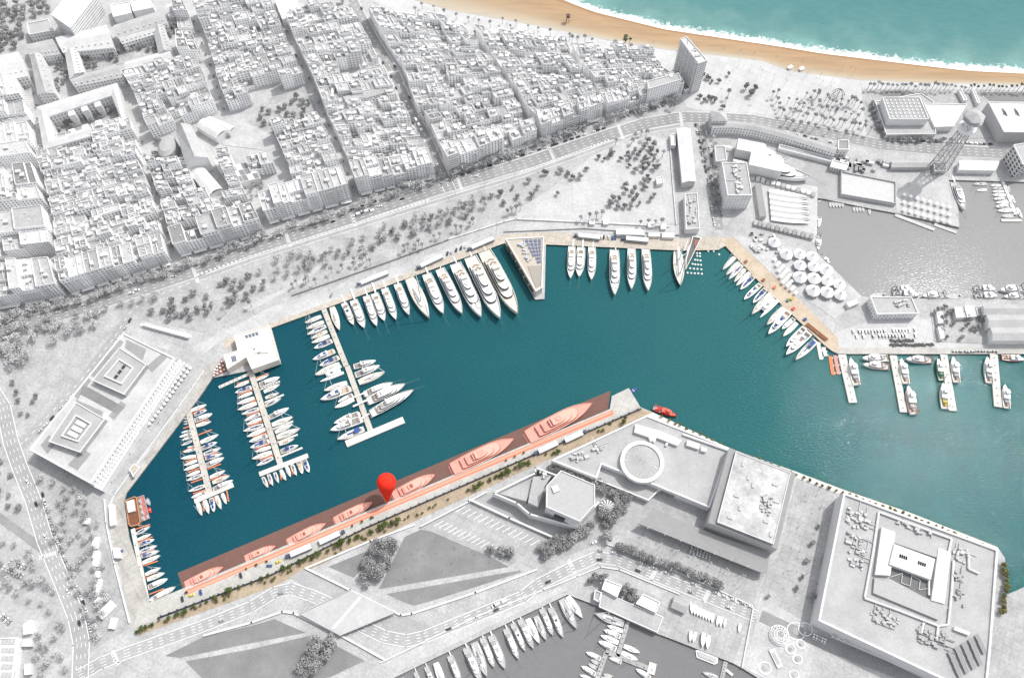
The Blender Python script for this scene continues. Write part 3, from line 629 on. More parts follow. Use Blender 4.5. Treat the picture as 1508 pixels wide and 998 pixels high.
F_white = mat('white_render', 0.66, 0.9, 0.07, 0.3)
F_grey = mat('grey_cladding', 0.46, 0.7, 0.06, 0.3, var2=0.08, scale2=0.03)
M_roofw = mat('white_roof', 0.62, 0.85, 0.08, 0.4, var2=0.08, scale2=0.06)
M_roofg = mat('grey_flat_roof', 0.36, 0.9, 0.10, 0.5, var2=0.14, scale2=0.05, detail=7)
M_roofg2 = mat('light_flat_roof', 0.39, 0.9, 0.10, 0.5, var2=0.14, scale2=0.05, detail=7)
M_roofd = mat('dark_flat_roof', 0.28, 0.9, 0.07, 0.4, var2=0.08, scale2=0.05)
M_ribs = mat('ribbed_metal_roof', 0.40, 0.6, 0.05, 0.3, seams=(1.6, 0.35, 0.75))
M_ribw = mat('ribbed_white_roof', 0.74, 0.6, 0.04, 0.3, seams=(2.2, -0.35, 0.82))
M_mottled = mat('mottled_gravel_roof', 0.46, 0.95, 0.16, 0.35, var2=0.30, scale2=0.07, detail=8)
M_plant = mat('plant_metal', 0.46, 0.6, 0.2, 0.8, rnd=0.3)
M_solar = mat('blue_solar_panel', (0.10, 0.13, 0.20), 0.25, 0.1, 1.0, spec=0.5)
M_solarg = mat('grey_solar_panel', (0.22, 0.22, 0.225), 0.3, 0.08, 1.0, spec=0.5)
M_pitd = mat('courtyard_paving', 0.30, 0.9, 0.12, 0.4)

def flat_block(name, label, cat, roof_px, h, wall=F_plain, roof=M_roofg, rim=1.0, rimw=0.6, rimm=None, group=None, z0=0.0, hr=None):
    pts = GP(roof_px, h); t = Thing(name, label, cat, cen(pts), group)
    p2 = [Vector((p.x, p.y)) for p in pts]
    w = MB(); w.prism(p2, z0, h); t.part('wall', w, wall)
    r = MB(); r.face([(p.x, p.y, h + 0.05) for p in inset(p2, 0.1)]); t.part('roof', r, roof)
    if rim: k = MB(); k.rim(p2, h, h + rim, rimw); t.part('parapet', k, rimm or M_rim)
    t.pts = p2; t.h = h; return t
def gable(name, label, cat, q_px, h, rise, wall=F_big, roof=M_tile, group=None, along=0, chim=0):
    """q_px: eaves corners at height h; the ridge runs between the mid-points of two opposite sides"""
    q = GP(q_px, h); q = [Vector((p.x, p.y, h)) for p in ccw(q)]; t = Thing(name, label, cat, cen(q), group)
    if (q[1] - q[0]).length < (q[2] - q[1]).length: q = q[1:] + q[:1]       # q0-q1 the long side
    w = MB(); w.prism(q, 0, h); up = Vector((0, 0, rise)); m0 = (q[0] + q[3]) / 2 + up; m1 = (q[1] + q[2]) / 2 + up
    w.face([q[3], q[0], m0]); w.face([q[1], q[2], m1]); t.part('wall', w, wall)
    r = MB(); e = Vector((0, 0, 0.12)); d = (q[1] - q[0]).normalized() * 0.4; o0 = (q[0] - q[3]).normalized() * 0.5
    r.face([q[0] - d + o0 + e, q[1] + d + o0 + e, m1 + d + e, m0 - d + e]); r.face([q[2] + d - o0 + e, q[3] - d - o0 + e, m0 - d + e, m1 + d + e]); t.part('roof', r, roof)
    if chim:
        k = MB(); a = math.atan2(d.y, d.x)
        for i in range(chim):
            p = q[0].lerp(q[1], (i + 0.5) / chim).lerp(m0.lerp(m1, (i + 0.5) / chim), 0.35); k.box(p, 1.2, 1.2, 1.5, a)
        t.part('dormer', k, M_hut)
    t.q = q; return t
def clutter(t, area_px, h, n, seed, name='rooftop_plant', m=None, sz=(1.2, 3.6), hh=(0.8, 2.4), ang=0.0, frames=True):
    """ventilation boxes, ducts and pipe frames on a roof"""
    RR = random.Random(seed); mb = MB(); q = GP(area_px, h)
    for _ in range(n):
        p = quad_at(q, RR.random(), 0, RR.random(), 0)[0]; k = RR.random()
        if k < 0.62: mb.box((p.x, p.y, h), RR.uniform(*sz), RR.uniform(*sz) * 0.7, RR.uniform(*hh), ang)
        elif k < 0.8: mb.lathe((p.x, p.y, h), [(RR.uniform(0.5, 1.1), 0), (0.9, 1.4), (0.5, 1.6)], 8)
        elif frames:
            L = RR.uniform(4, 11); d = Vector((math.cos(ang), math.sin(ang), 0)) if RR.random() < 0.5 else Vector((-math.sin(ang), math.cos(ang), 0)); mb.tube((p.x, p.y, h + 0.7), (p.x + d.x * L, p.y + d.y * L, h + 0.7), 0.28, None, 6)
    return t.part(name, mb, m or M_plant)
def ang_px(a, b): p, q = G(*a), G(*b); return math.atan2(q.y - p.y, q.x - p.x)

# ---- the tall seafront slab
t = flat_block('tower_block', 'tall slender slab tower block standing between beach and dense quarter', 'tower block', [(1001.6, 58.4), (1011, 55), (1041.5, 90), (1028.5, 94.5)], 41, F_slab, M_roofw, 1.2)
q = t.pts; mb = MB()
for i in range(7):
    a = q[0].lerp(q[3], (i + 0.5) / 7) if False else None
a, b2 = sorted(q, key=lambda p: p.x)[0], None
side = [(q[k], q[(k + 1) % 4]) for k in range(4)]; side.sort(key=lambda s: -(s[1] - s[0]).length); 
for s0, s1 in side[:2]:
    d = (s1 - s0); L = d.length; d.normalize(); n = Vector((d.y, -d.x)); c0 = Vector((sum(p.x for p in q) / 4, sum(p.y for p in q) / 4))
    if n.dot((s0 + s1) / 2 - c0) < 0: n = -n
    for k in range(6):
        p = s0 + d * L * (k + 0.5) / 6 + n * 0.5; mb.box((p.x, p.y, 3), 0.5, 1.0, 37, math.atan2(d.y, d.x))
    for f in range(1, 13):
        p = s0 + d * L / 2 + n * 0.6; mb.box((p.x, p.y, f * 3.1), L * 0.92, 0.9, 0.15, math.atan2(d.y, d.x))
t.part('balcony', mb, M_balc)
clutter(t, [(1008, 60), (1014, 60), (1034, 86), (1028, 88)], 41, 8, 3)
flat_block('podium', 'low flat roofed podium at the foot of the tall slab tower', 'podium building', [(990, 108), (998, 104), (1022, 128), (1008, 134)], 5, F_big, M_roofd)
flat_block('corner_hotel', 'broad white seven storey block with big roof plant beside the tower block', 'hotel', [(953, 120), (999, 108), (1003, 118), (955, 132)], 24, WALLS[0], M_roofg2)
flat_block('sports_hall', 'long hall with a blank bright white roof at the top of the dense quarter', 'sports hall', [(402, -6), (434, -8), (440, 22), (416, 29)], 10, F_white, M_roofw, 0.6)
# ---- long tiled barracks with leafy courtyards
for i, (q, h, lab) in enumerate((([(82, 56), (157, 37), (167, 70), (93, 78)], 13, 'long tiled barrack wing above the left leafy courtyard'), ([(168, 38), (240, 15), (246, 34), (173, 56)], 13, 'long tiled barrack wing with a ridge above the right leafy courtyard'),
        ([(96, 77), (114, 72), (123, 106), (103, 117)], 12, 'short tiled wing closing the left end of the leafy courtyard'), ([(103, 117), (170, 95), (180, 114), (110, 128)], 11, 'tiled barrack wing below the left leafy courtyard'),
        ([(184, 92), (250, 74), (255, 90), (188, 106)], 11, 'tiled barrack wing below the right leafy courtyard'), ([(226, 42), (241, 37), (252, 74), (234, 80)], 12, 'short tiled wing closing the right end of the leafy courtyard'),
        ([(175, 55), (228, 40), (231, 50), (180, 65)], 11, 'narrow tiled wing just inside the right courtyard'), ([(45, 83), (61, 80), (82, 138), (56, 140)], 14, 'narrow gabled hall standing apart left of the courtyards'),
        ([(-30, 88), (27, 77), (40, 112), (-30, 128)], 14, 'wide hall with dotted roof at the picture edge by the park'), ([(40, 66), (77, 58), (90, 80), (45, 86)], 10, 'low tiled block between the park villa and the gabled hall'),
        ([(245, 8), (268, 2), (274, 18), (248, 24)], 10, 'small tiled wing at the upper end of the lane row'), ([(-40, 168), (30, 150), (44, 176), (-40, 196)], 12, 'ridged block at the picture edge left of the square courtyard block'))):
    gable('barracks', lab, 'barracks', q, h, 3.2, F_big, M_tile if i % 2 else M_tile_pale, 'tiled barrack wings', chim=8)
gable('ridge_roof_school', 'long grey ridged school wing across the quarter left of the bus street', 'school', [(478, 118), (560, 99), (563, 108), (482, 128)], 15, 2.4, WALLS[1], M_tile)
gable('ridge_roof_school', 'lower long grey ridged school wing with white gables beside the bus street', 'school', [(506, 143), (574, 124), (578, 133), (510, 153)], 15, 2.4, WALLS[1], M_tile)
t = flat_block('courthouse_block', 'tall bright white block with ribbed side at the top edge by the park', 'office block', [(76, 23), (97, -4), (142, -6), (104, 42)], 24, F_slab, M_roofw)
for i, q in enumerate(([(163, 8), (190, 3), (194, 20), (167, 26)], [(192, 2), (220, -3), (226, 12), (196, 18)])):
    flat_block('white_hall', ('square bright white roofed hall right of the tall white block', 'second bright white roofed hall nearer the long barrack wing')[i], 'hall', q, 9, F_plain, M_roofw)
flat_block('park_villa', 'small colonnaded villa with pale roof standing by the park trees', 'villa', [(40, 35), (72, 29), (77, 46), (43, 52)], 10, F_big, M_roofg2)
# square courtyard block: ring of roofs round a planted yard
o_px = [(53, 158), (172, 122), (187, 186), (64, 220)]; i_px = [(72, 172), (164, 141), (176, 172), (82, 203)]
H = 17; oo, ii = ccw(GP(o_px, H)), ccw(GP(i_px, H)); t = Thing('courtyard_block', 'big square perimeter block with toothed rear wings round a planted yard', 'courtyard block', cen(oo))
w = MB()
for k in range(4):
    j = (k + 1) % 4; A, B, Cc, D = oo[k], oo[j], ii[j], ii[k]
    w.add([(A.x, A.y, 0), (B.x, B.y, 0), (B.x, B.y, H), (A.x, A.y, H)], [(0, 1, 2, 3)]); w.add([(Cc.x, Cc.y, 0), (D.x, D.y, 0), (D.x, D.y, H), (Cc.x, Cc.y, H)], [(0, 1, 2, 3)])
t.part('wall', w, F_big); r = MB()
for k in range(4):
    j = (k + 1) % 4; m0, m1 = oo[k].lerp(ii[k], .5) + Vector((0, 0, 2)), oo[j].lerp(ii[j], .5) + Vector((0, 0, 2)); r.face([oo[k], oo[j], m1, m0]); r.face([ii[j], ii[k], m0, m1])
t.part('roof', r, M_tile_pale); k_ = MB()
for s, (e0, e1) in enumerate(((0, 1), (2, 3))):
    for f in (0.2, 0.45, 0.7):
        p = ii[e0].lerp(ii[e1], f); c0 = Vector((cen(ii)[0], cen(ii)[1], H)); p = p.lerp(c0, 0.16); k_.box((p.x, p.y, 0), 6, 8, 15.5, ang_px(o_px[0], o_px[1]))
t.part('stair_wing', k_, F_plain)
sheet('courtyard_soil', i_px, 0.4, M_soil); sheet('courtyard_soil', [(118, 78), (226, 50), (236, 80), (120, 108)], 0.4, M_soil)
# church and market
t = gable('church', 'tall gabled church nave with bright slatted end beside the square', 'church', [(260, 193), (280, 184), (306, 232), (274, 242)], 19, 7, F_plain, M_tile)
mb = MB()
for i in range(5):
    p = G(288 + i * 3.4, 228 - i * 1.2, 14); mb.box((p.x, p.y, 5), 0.8, 2.5, 15, 0.3)
t.part('window_slat', mb, F_white)
t = Thing('apse_hall', 'round backed pale hall tucked against the left of the church', 'hall', G(252, 226)); mb = MB()
c = G(252, 226); mb.lathe((c.x, c.y, 0), [(9, 0), (9, 11), (6, 14), (0.5, 15)], 16, 0, 1, 1.5); t.part('roof', mb, M_roofg2)
def vault(name, label, cat, a, b, w, h, rise, m, wall=F_white, seg=8, hump=1):
    p, q = G(*a), G(*b); d = (q - p); L = d.length; d.normalize(); n = Vector((-d.y, d.x, 0)); t = Thing(name, label, cat, (p + q) / 2); mb = MB(); k = MB()
    row = []
    for e in (0.0, L): row.append([p + d * e + n * w * (i / seg - 0.5) + Vector((0, 0, h + rise * math.sin(math.pi * i / seg * hump) if hump == 1 else h + rise * abs(math.sin(math.pi * i / seg * hump)))) for i in range(seg + 1)])
    n1 = seg + 1; mb.add(row[0] + row[1], [(i, i + 1, n1 + i + 1, n1 + i) for i in range(seg)]); t.part('roof', mb, m)
    k.prism([p - n * w / 2 * 0.97, q - n * w / 2 * 0.97, q + n * w / 2 * 0.97, p + n * w / 2 * 0.97], 0, h); t.part('wall', k, wall); return t
vault('market_hall', 'bright market hall with curved wave roof beside the square', 'market hall', (300, 188), (330, 206), 14, 8, 3.0, M_roofw)
vault('market_hall', 'second lower curved white market roof facing the open square', 'market hall', (308, 182), (345, 198), 10, 6, 2.4, M_roofw)
vault('barrel_hall', 'long white barrel vaulted hall below the church running to the lane', 'hall', (286, 250), (322, 292), 15, 9, 3.5, M_roofw)
sheet('market_square', [(300, 182), (345, 176), (420, 168), (455, 196), (395, 222), (330, 214)], 0.34, M_pave2)
sheet('walled_park', [(372, 146), (452, 132), (474, 176), (404, 200), (360, 180)], 0.345, M_soil)
mb = Thing('solar_hall', 'hall roofed with a checkerboard of dark and light solar panels below the market', 'solar roofed hall', G(345, 258)); k = MB(); k.prism(GP([(322, 248), (370, 238), (384, 262), (336, 272)], 9), 0, 9); mb.part('wall', k, F_plain)
k = MB(); q = GP([(322, 248), (370, 238), (384, 262), (336, 272)], 9.2)
for i in range(6):
    for j in range(3):
        if (i + j) % 3: k.face([v + Vector((0, 0, 0.1)) for v in quad_at(q, i / 6, (i + 1) / 6 - 0.02, j / 3, (j + 1) / 3 - 0.03)])
mb.part('solar_panel', k, M_solarg)
flat_block('depot', 'wide grey flat roofed depot with white striped front in the avenue row', 'depot', [(308, 335), (340, 321), (348, 338), (314, 352)], 10, F_plain, M_roofd)

# ---- long warehouse, car depot block and customs arcade at the head of the quay
t = gable('warehouse', 'long narrow warehouse with bright white roof running down to the quay', 'warehouse', [(997, 190), (1016, 190), (1024, 267), (1005, 269)], 9, 2.0, F_grey, M_roofw)
t = flat_block('club_building', 'low roof building with rows of roof plant between warehouse and quay', 'club building', [(1008, 286), (1027, 285), (1030, 337), (1010, 338)], 8, F_plain, M_roofg2); clutter(t, [(1012, 292), (1024, 292), (1027, 330), (1013, 330)], 8, 22, 5, ang=1.5)
flat_block('gatehouse', 'square low gatehouse left of the long white warehouse', 'gatehouse', [(987, 198), (994, 198), (995, 215), (988, 215)], 5, F_plain, M_roofw); flat_block('gatehouse', 'small stepped white kiosk in the dry field beside the warehouse', 'kiosk', [(966, 262), (976, 260), (977, 270), (967, 272)], 4, F_white, M_roofw)
t = flat_block('shipyard_office', 'big grey roofed shipyard block with a line of roof plant and dotted gable wall', 'shipyard building', [(1063, 240), (1099.5, 240), (1107.6, 288), (1071, 288)], 21, facade('dotted_wall', 0.66, 0.2, 3.2, 4.2, (0.4, 0.62), (0.4, 0.62)), M_roofg)
clutter(t, [(1079, 240), (1088, 240), (1093, 284), (1084, 284)], 21, 34, 8, ang=1.45, sz=(1.5, 4))
flat_block('shipyard_annexe', 'plain low annexe behind the shipyard block', 'annexe', [(1052, 216), (1068, 216), (1070, 237), (1054, 238)], 7, F_plain, M_roofg2)
arc = [(1048, 184), (1078, 183), (1110, 187), (1150, 197), (1190, 209), (1232, 222)]
pts = GP(arc, 10); t = Thing('arcade_building', 'long curved white building with dotted windows following the eastern road', 'arcade building', pts[2]); w = MB(); r = MB()
for a, b2 in zip(pts, pts[1:]):
    d = (b2 - a).normalized(); n = Vector((-d.y, d.x, 0)) * 4.5; w.prism([a - n, b2 - n, b2 + n, a + n], 0, 10); r.face([(a - n) + Vector((0, 0, .1)), (b2 - n) + Vector((0, 0, .1)), b2 + Vector((0, 0, 1.2)), a + Vector((0, 0, 1.2))]); r.face([a + Vector((0, 0, 1.2)), b2 + Vector((0, 0, 1.2)), (b2 + n) + Vector((0, 0, .1)), (a + n) + Vector((0, 0, .1))])
t.part('wall', w, facade('arcade_wall', 0.70, 0.1, 3.0, 3.6, (0.35, 0.65), (0.3, 0.72))); t.part('roof', r, M_roofg)
c = G(1054, 186); w = MB(); w.box((c.x, c.y, 0), 15, 13, 15, 0.0); t.part('corner_pavilion', w, F_big); r = MB(); b4 = [Vector((c.x + x * 8, c.y + y * 7, 15)) for x, y in ((-1, -1), (1, -1), (1, 1), (-1, 1))]
for i in range(4): r.face([b4[i], b4[(i + 1) % 4], Vector((c.x, c.y, 19.5))])
t.part('pyramid_roof', r, M_tile)
flat_block('square_house', 'small square house with dark roof at the right end of the curved arcade', 'house', [(1234, 207), (1250, 207), (1250, 221), (1234, 221)], 10, F_big, M_roofd)
flat_block('low_store', 'low white store just below the square house by the slipway', 'store', [(1226, 236), (1250, 242), (1246, 252), (1222, 246)], 5, facade('store_wall', 0.6, 0.2, 2.5, 5), M_roofw)
t = flat_block('road_shed', 'long narrow shed roof in front of the curved arcade', 'shed', [(1148, 213), (1230, 234), (1228, 240), (1146, 219)], 4, F_plain, M_roofg)

# ---- dry docked yachts under covers are built with the boats; the dock deck:
t = Thing('dock_platform', 'raised striped dry dock platform beside the grey basin', 'dock platform', G(1278, 280)); mb = MB(); q = GP([(1238, 253), (1319, 269), (1319, 301), (1238, 287)], 3); mb.prism(q, 0, 3); t.part('deck', mb, mat('striped_deck', 0.55, 0.8, 0.06, 0.4, seams=(3.2, -0.2, 0.8))); mb = MB(); mb.rim([Vector((p.x, p.y)) for p in q], 3, 4.6, 0.8); t.part('edge_beam', mb, M_plant)

# ---- swimming club complex by the beach
flat_block('sports_podium', 'wide grey terrace podium carrying the swimming hall', 'podium', [(1288, 150), (1356, 138), (1374, 150), (1378, 198), (1305, 199)], 5, F_plain, M_roofg2)
t = flat_block('swimming_hall', 'big swimming hall with gridded skylight roof beside the palm plaza', 'swimming hall', [(1299, 144), (1354, 144), (1367.5, 176), (1309.6, 176)], 14, F_plain, M_roofg); mb = MB(); q = GP([(1301, 145.5), (1353, 145.5), (1365, 174.5), (1312, 174.5)], 14.2)
for i in range(8):
    for j in range(6):
        s = quad_at(q, (i + 0.3) / 8, (i + 0.62) / 8, (j + 0.3) / 6, (j + 0.75) / 6); mb.prism([Vector((v.x, v.y)) for v in s], 14.05, 14.7)
t.part('skylight', mb, M_roofw)
flat_block('pool_wing', 'low bright white roofed pool wing right of the swimming hall', 'pool building', [(1360, 153), (1424, 154), (1404, 187), (1376, 188)], 7, F_white, M_roofw); t = flat_block('ball_court', 'large white roofed sports hall with two roof hatches at the right edge', 'sports hall', [(1455, 151), (1540, 152), (1540, 196), (1478, 195)], 15, F_grey, M_roofw)
mb = MB()
for x in (1478, 1496):
    p = G(x, 165, 15); mb.add([(p.x - 1, p.y + 5, 15.1), (p.x + 1, p.y + 5, 15.1), (p.x + 2.5, p.y - 6, 15.1), (p.x, p.y - 3, 18)], [(0, 1, 3), (1, 2, 3), (2, 0, 3)])
t.part('roof_hatch', mb, M_roofd)
flat_block('changing_rooms', 'slim white changing block by the beach pools, left one', 'changing rooms', [(1411, 133), (1416, 133), (1424, 148), (1419, 149)], 4, F_white, M_roofw); flat_block('changing_rooms', 'slim white changing block by the beach pools, right one', 'changing rooms', [(1431, 133), (1435, 133), (1443, 152), (1439, 153)], 4, F_white, M_roofw)
sheet('pool_terrace', [(1290, 132), (1470, 132), (1520, 136), (1520, 200), (1420, 205), (1300, 205), (1275, 150)], 0.32, M_pave); sheet('pool_lawn', [(1296, 134), (1340, 134), (1340, 142), (1300, 143)], 0.35, M_lawn); sheet('pool_lawn', [(1442, 136), (1520, 136), (1520, 150), (1458, 150)], 0.35, M_lawn)
gable('quay_shed', 'long low ridged shed left of the lattice tower', 'shed', [(1313, 237), (1368, 237), (1368, 246), (1313, 246)], 5, 1.6, F_grey, M_roofg2); gable('quay_shed', 'long low ridged shed right of the lattice tower', 'shed', [(1413, 237), (1471, 238), (1466, 251), (1412, 250)], 6, 1.6, F_white, M_roofw)
t = flat_block('rowing_club', 'six storey clubhouse with big square windows at the right edge', 'clubhouse', [(1492, 214), (1540, 206), (1548, 230), (1506, 243)], 20, facade('club_wall', 0.66, 0.12, 5.2, 4.0, (0.15, 0.8), (0.2, 0.75)), M_roofg2)

# ---- lattice cable car tower
bx, by = 1382, 247; base = G(bx, by); hT = 78.0
best = min(range(40, 110), key=lambda h: (S(base.x, base.y, h)[1] - 178) ** 2); hT = float(best)
t = Thing('cable_car_tower', 'tall leaning looking steel lattice cable car tower with white cabin deck on top', 'tower', base); mb = MB()
def leg(i, z):
    f = z / hT; r = 9.5 * (1 - f) + 5.0 * f; a = math.pi / 4 + math.pi / 2 * i + 0.5; return Vector((base.x + r * math.cos(a), base.y + r * math.sin(a), z))
legs = [MB() for _ in range(4)]; N_ = 8
for i in range(4): legs[i].tube(leg(i, 0), leg(i, hT), 0.6, 0.4, 6); t.part('leg', legs[i], M_metal)
for k in range(N_):
    z0, z1 = hT * k / N_, hT * (k + 1) / N_
    for i in range(4):
        j = (i + 1) % 4; mb.tube(leg(i, z1), leg(j, z1), 0.3, None, 4); mb.tube(leg(i, z0), leg(j, z1), 0.24, None, 4); mb.tube(leg(j, z0), leg(i, z1), 0.24, None, 4)
t.part('lattice_bracing', mb, M_metal)
mb = MB(); mb.box((base.x, base.y, 0), 1.0, 1.0, hT, 0.5); t.part('lift_shaft', mb, M_plant)
mb = MB(); mb.lathe((base.x, base.y, hT - 12), [(6.5, 0), (8.2, 0.6), (8.2, 3.4), (6.5, 4)], 16); t.part('lower_gallery', mb, M_white)
mb = MB(); mb.lathe((base.x, base.y, hT), [(6, 0), (9.5, 0.8), (9.5, 1.6)], 8); mb.lathe((base.x, base.y, hT + 1.6), [(6.5, 0), (6.5, 4)], 8); t.part('cabin_deck', mb, M_plant)
mb = MB(); mb.lathe((base.x, base.y, hT + 5.6), [(9.5, 0), (0.8, 3.5)], 6); t.part('cabin_roof', mb, M_roofg2)
mb = MB()
for k in range(8):
    a = k * math.pi / 4; mb.tube((base.x + 8.2 * math.cos(a), base.y + 9.5 * math.sin(a), hT + 1.6), (base.x + 8.2 * math.cos(a), base.y + 9.5 * math.sin(a), hT + 5.7), 0.25, None, 4)
t.part('deck_post', mb, M_metal)
flat_block('machinery_house', 'squat machinery house round the feet of the lattice tower', 'machinery house', [(1374, 240), (1392, 240), (1394, 252), (1376, 253)], 4, F_grey, M_roofd)

# ---- fishing dock: market hall, ridged sheds, yard huts
t = flat_block('fish_market', 'wide pale roofed fish market hall beside the grey basin', 'fish market', [(1281, 437), (1342, 438), (1352, 462), (1291, 463)], 9, F_big, M_roofg2); clutter(t, [(1318, 442), (1336, 442), (1338, 452), (1320, 452)], 9, 16, 12)
for i, (a, b2) in enumerate(((449, 463), (464, 482), (483, 501))):
    gable('fish_warehouse', ('upper', 'middle', 'lower')[i] + ' one of three long ridged warehouses side by side at the right edge', 'warehouse', [(1447 + i * 6, a), (1560, a - 1), (1560, b2), (1450 + i * 6, b2)], 8, 2.0, F_plain, M_roofg2, 'ridged warehouses')
for i, (q, h) in enumerate((([(1405, 452), (1417, 452), (1422, 467), (1408, 468)], 5), ([(1420, 450), (1434, 450), (1438, 466), (1424, 467)], 5), ([(1436, 451), (1446, 451), (1450, 463), (1440, 464)], 4), ([(1379, 460), (1388, 459), (1392, 475), (1382, 476)], 4), ([(1381, 481), (1388, 480), (1391, 498), (1385, 499)], 4), ([(1246, 446), (1262, 440), (1266, 446), (1250, 452)], 4))):
    flat_block('yard_hut', ('pale yard hut left in the close pair beside the warehouses', 'pale yard hut right in the close pair beside the warehouses', 'small dark roofed hut touching the warehouse corner', 'narrow white hut among bushes in the fishing yard', 'long white hut with round ends lowest in the yard', 'small white booth beside the fish market front')[i], 'hut', q, h, F_plain, M_roofg if i == 2 else M_roofw, 0.4, 0.4)
sheet('yard_garden', [(1370, 452), (1402, 452), (1440, 470), (1452, 506), (1376, 503)], 0.33, M_soil)
# octagonal restaurant tents
M_tent = mat('tent_canvas', 0.78, 0.8, 0.04, 0.5)
TENTS = Z(1050, 350, 4.535, [(410, 30), (490, 110), (580, 108), (665, 125), (582, 182), (675, 192), (757, 215), (580, 263), (675, 270), (765, 285), (845, 310), (668, 352), (762, 362), (850, 378)])
WHICH = ('set apart nearest the boatyard', 'at the upper corner of the cluster', 'second along the top of the cluster', 'third along the top beside the basin wall', 'second row, inner one', 'second row, middle one', 'second row, by the basin wall', 'third row, inner one', 'third row, middle one', 'third row, outer one', 'third row, by the basin wall', 'bottom row, inner one', 'bottom row, middle one', 'bottom row, outer one by the fish market')
proto = None
for i, (x, y) in enumerate(TENTS):
    g = G(x, y, 4)
    if proto is None:
        proto = empty('octagonal_tent'); mb = MB(); ring = lambda r, z: [Vector((r * math.cos(math.pi / 4 * k + .39), r * math.sin(math.pi / 4 * k + .39), z)) for k in range(8)]
        a_, b3, c3 = ring(6.3, 3.6), ring(5.8, 4.1), ring(1.1, 8.0); mb.frustum(a_, b3, 0, False); mb.frustum(b3, c3, 0, True); mb.build('canopy', M_tent, proto)
        mb = MB()
        for k in range(8): v = a_[k] * 0.96; mb.tube((v.x, v.y, 0), (v.x, v.y, 3.7), 0.14, None, 5)
        build_split(mb, 'pole', M_plant, proto); mb = MB(); mb.lathe((0, 0, 8.0), [(1.1, 0), (1.1, 0.7), (0.2, 1.3)], 8); mb.build('vent_cap', M_roofw, proto); t = proto
    else: t = dup(proto)
    t.location = (g.x, g.y, 0); t.rotation_euler = (0, 0, R.uniform(0, 0.5)); t.scale = (1.0 + R.uniform(-0.06, 0.14),) * 3
    tag(t, 'white octagonal restaurant tent ' + WHICH[i], 'tent', 'octagonal tents on the terrace')
# ---- history museum in the former warehouse (lower left of the basin)
ang = ang_px((48, 663), (183, 491))
t = flat_block('harbour_museum', 'long grey harbour museum with two raised roof courts and a white terrace side', 'museum', [(44, 662), (182, 491), (258, 528), (134, 712)], 13, F_big, mat('museum_roof', 0.47, .9, .1, .5, var2=.12, scale2=.05), 1.2, 1.0)
for q, h, lab, pit in (([(136, 560), (176, 512), (216, 537), (183, 581)], 18, 'upper', True), ([(72, 650), (112, 592), (155, 617), (118, 666)], 18, 'lower', False)):
    mb = MB(); pp = GP(q, h); mb.prism([Vector((p.x, p.y)) for p in pp], 13, h); r_ = t.part('raised_roof', mb, M_roofg); mb = MB(); mb.rim([Vector((p.x, p.y)) for p in pp], h, h + 0.8, 0.6); t.part('roof_edge', mb, M_rim)
    i_ = [plerp(q[k], ((q[0][0] + q[2][0]) / 2, (q[0][1] + q[2][1]) / 2), 0.45) for k in range(4)]; ip = [Vector((p.x, p.y)) for p in GP(i_, h)]
    mb = MB(); mb.rim(ip, h, h + 1.6, 1.0); t.part('lantern_wall', mb, F_white)
    mb = MB(); mb.face([(p.x, p.y, h + 0.3) for p in inset(ip, 1.2)]); t.part('lantern_floor', mb, M_roofd if not pit else M_roofg2)
    mb = MB()
    for k in range(3):
        p = Vector((cen(ip)[0], cen(ip)[1])) + Vector((math.cos(ang), math.sin(ang))) * (k - 1) * 5; mb.box((p.x, p.y, h + 0.2), 3.2, 2.2 if pit else 9, 1.0, ang)
    t.part('skylight', mb, M_dark if pit else M_white)
mb = MB()
for q in ([(60, 655), (72, 640), (84, 650), (70, 668)], [(108, 580), (128, 554), (134, 560), (114, 588)], [(134, 552), (176, 500), (182, 504), (140, 558)], [(186, 500), (215, 514), (210, 530), (184, 512)], [(216, 540), (238, 520), (246, 526), (224, 548)], [(112, 588), (152, 606), (150, 614), (112, 596)], [(160, 612), (178, 590), (186, 596), (168, 618)], [(100, 684), (122, 660), (134, 668), (114, 692)]):
    mb.face([(p.x, p.y, 13.2) for p in ccw(GP(q, 13.2))])
t.part('sloped_roof_bay', mb, M_roofd)
mb = MB(); q = GP([(122, 566), (134, 572), (184, 600), (174, 610), (118, 580)], 13.0); mb.face([(p.x, p.y, 13.25) for p in ccw(q)]); t.part('roof_garden', mb, M_lawn)
tr = flat_block('museum_arcade', 'bright white canopied terrace strip along the museum on the quay side', 'arcade', [(252, 527), (270, 536), (150, 722), (134, 714)], 6, F_white, M_roofw, 0.5, 0.5)
mb = MB(); q = GP([(256, 530), (268, 537), (150, 717), (138, 711)], 6)
for i in range(38):
    for j in range(3):
        p = quad_at(q, (j + .5) / 3, 0, (i + .5) / 38, 0)[0]; mb.box((p.x, p.y, 6.06), 1.1, 1.1, 0.5, ang)
tr.part('roof_hatch', mb, M_metal)
PARA = Z(0, 490, 3.765, [(890 + (i % 5) * 34 - (i // 5) * 19, 90 + (i % 5) * 16 + (i // 5) * 32) for i in range(45)])
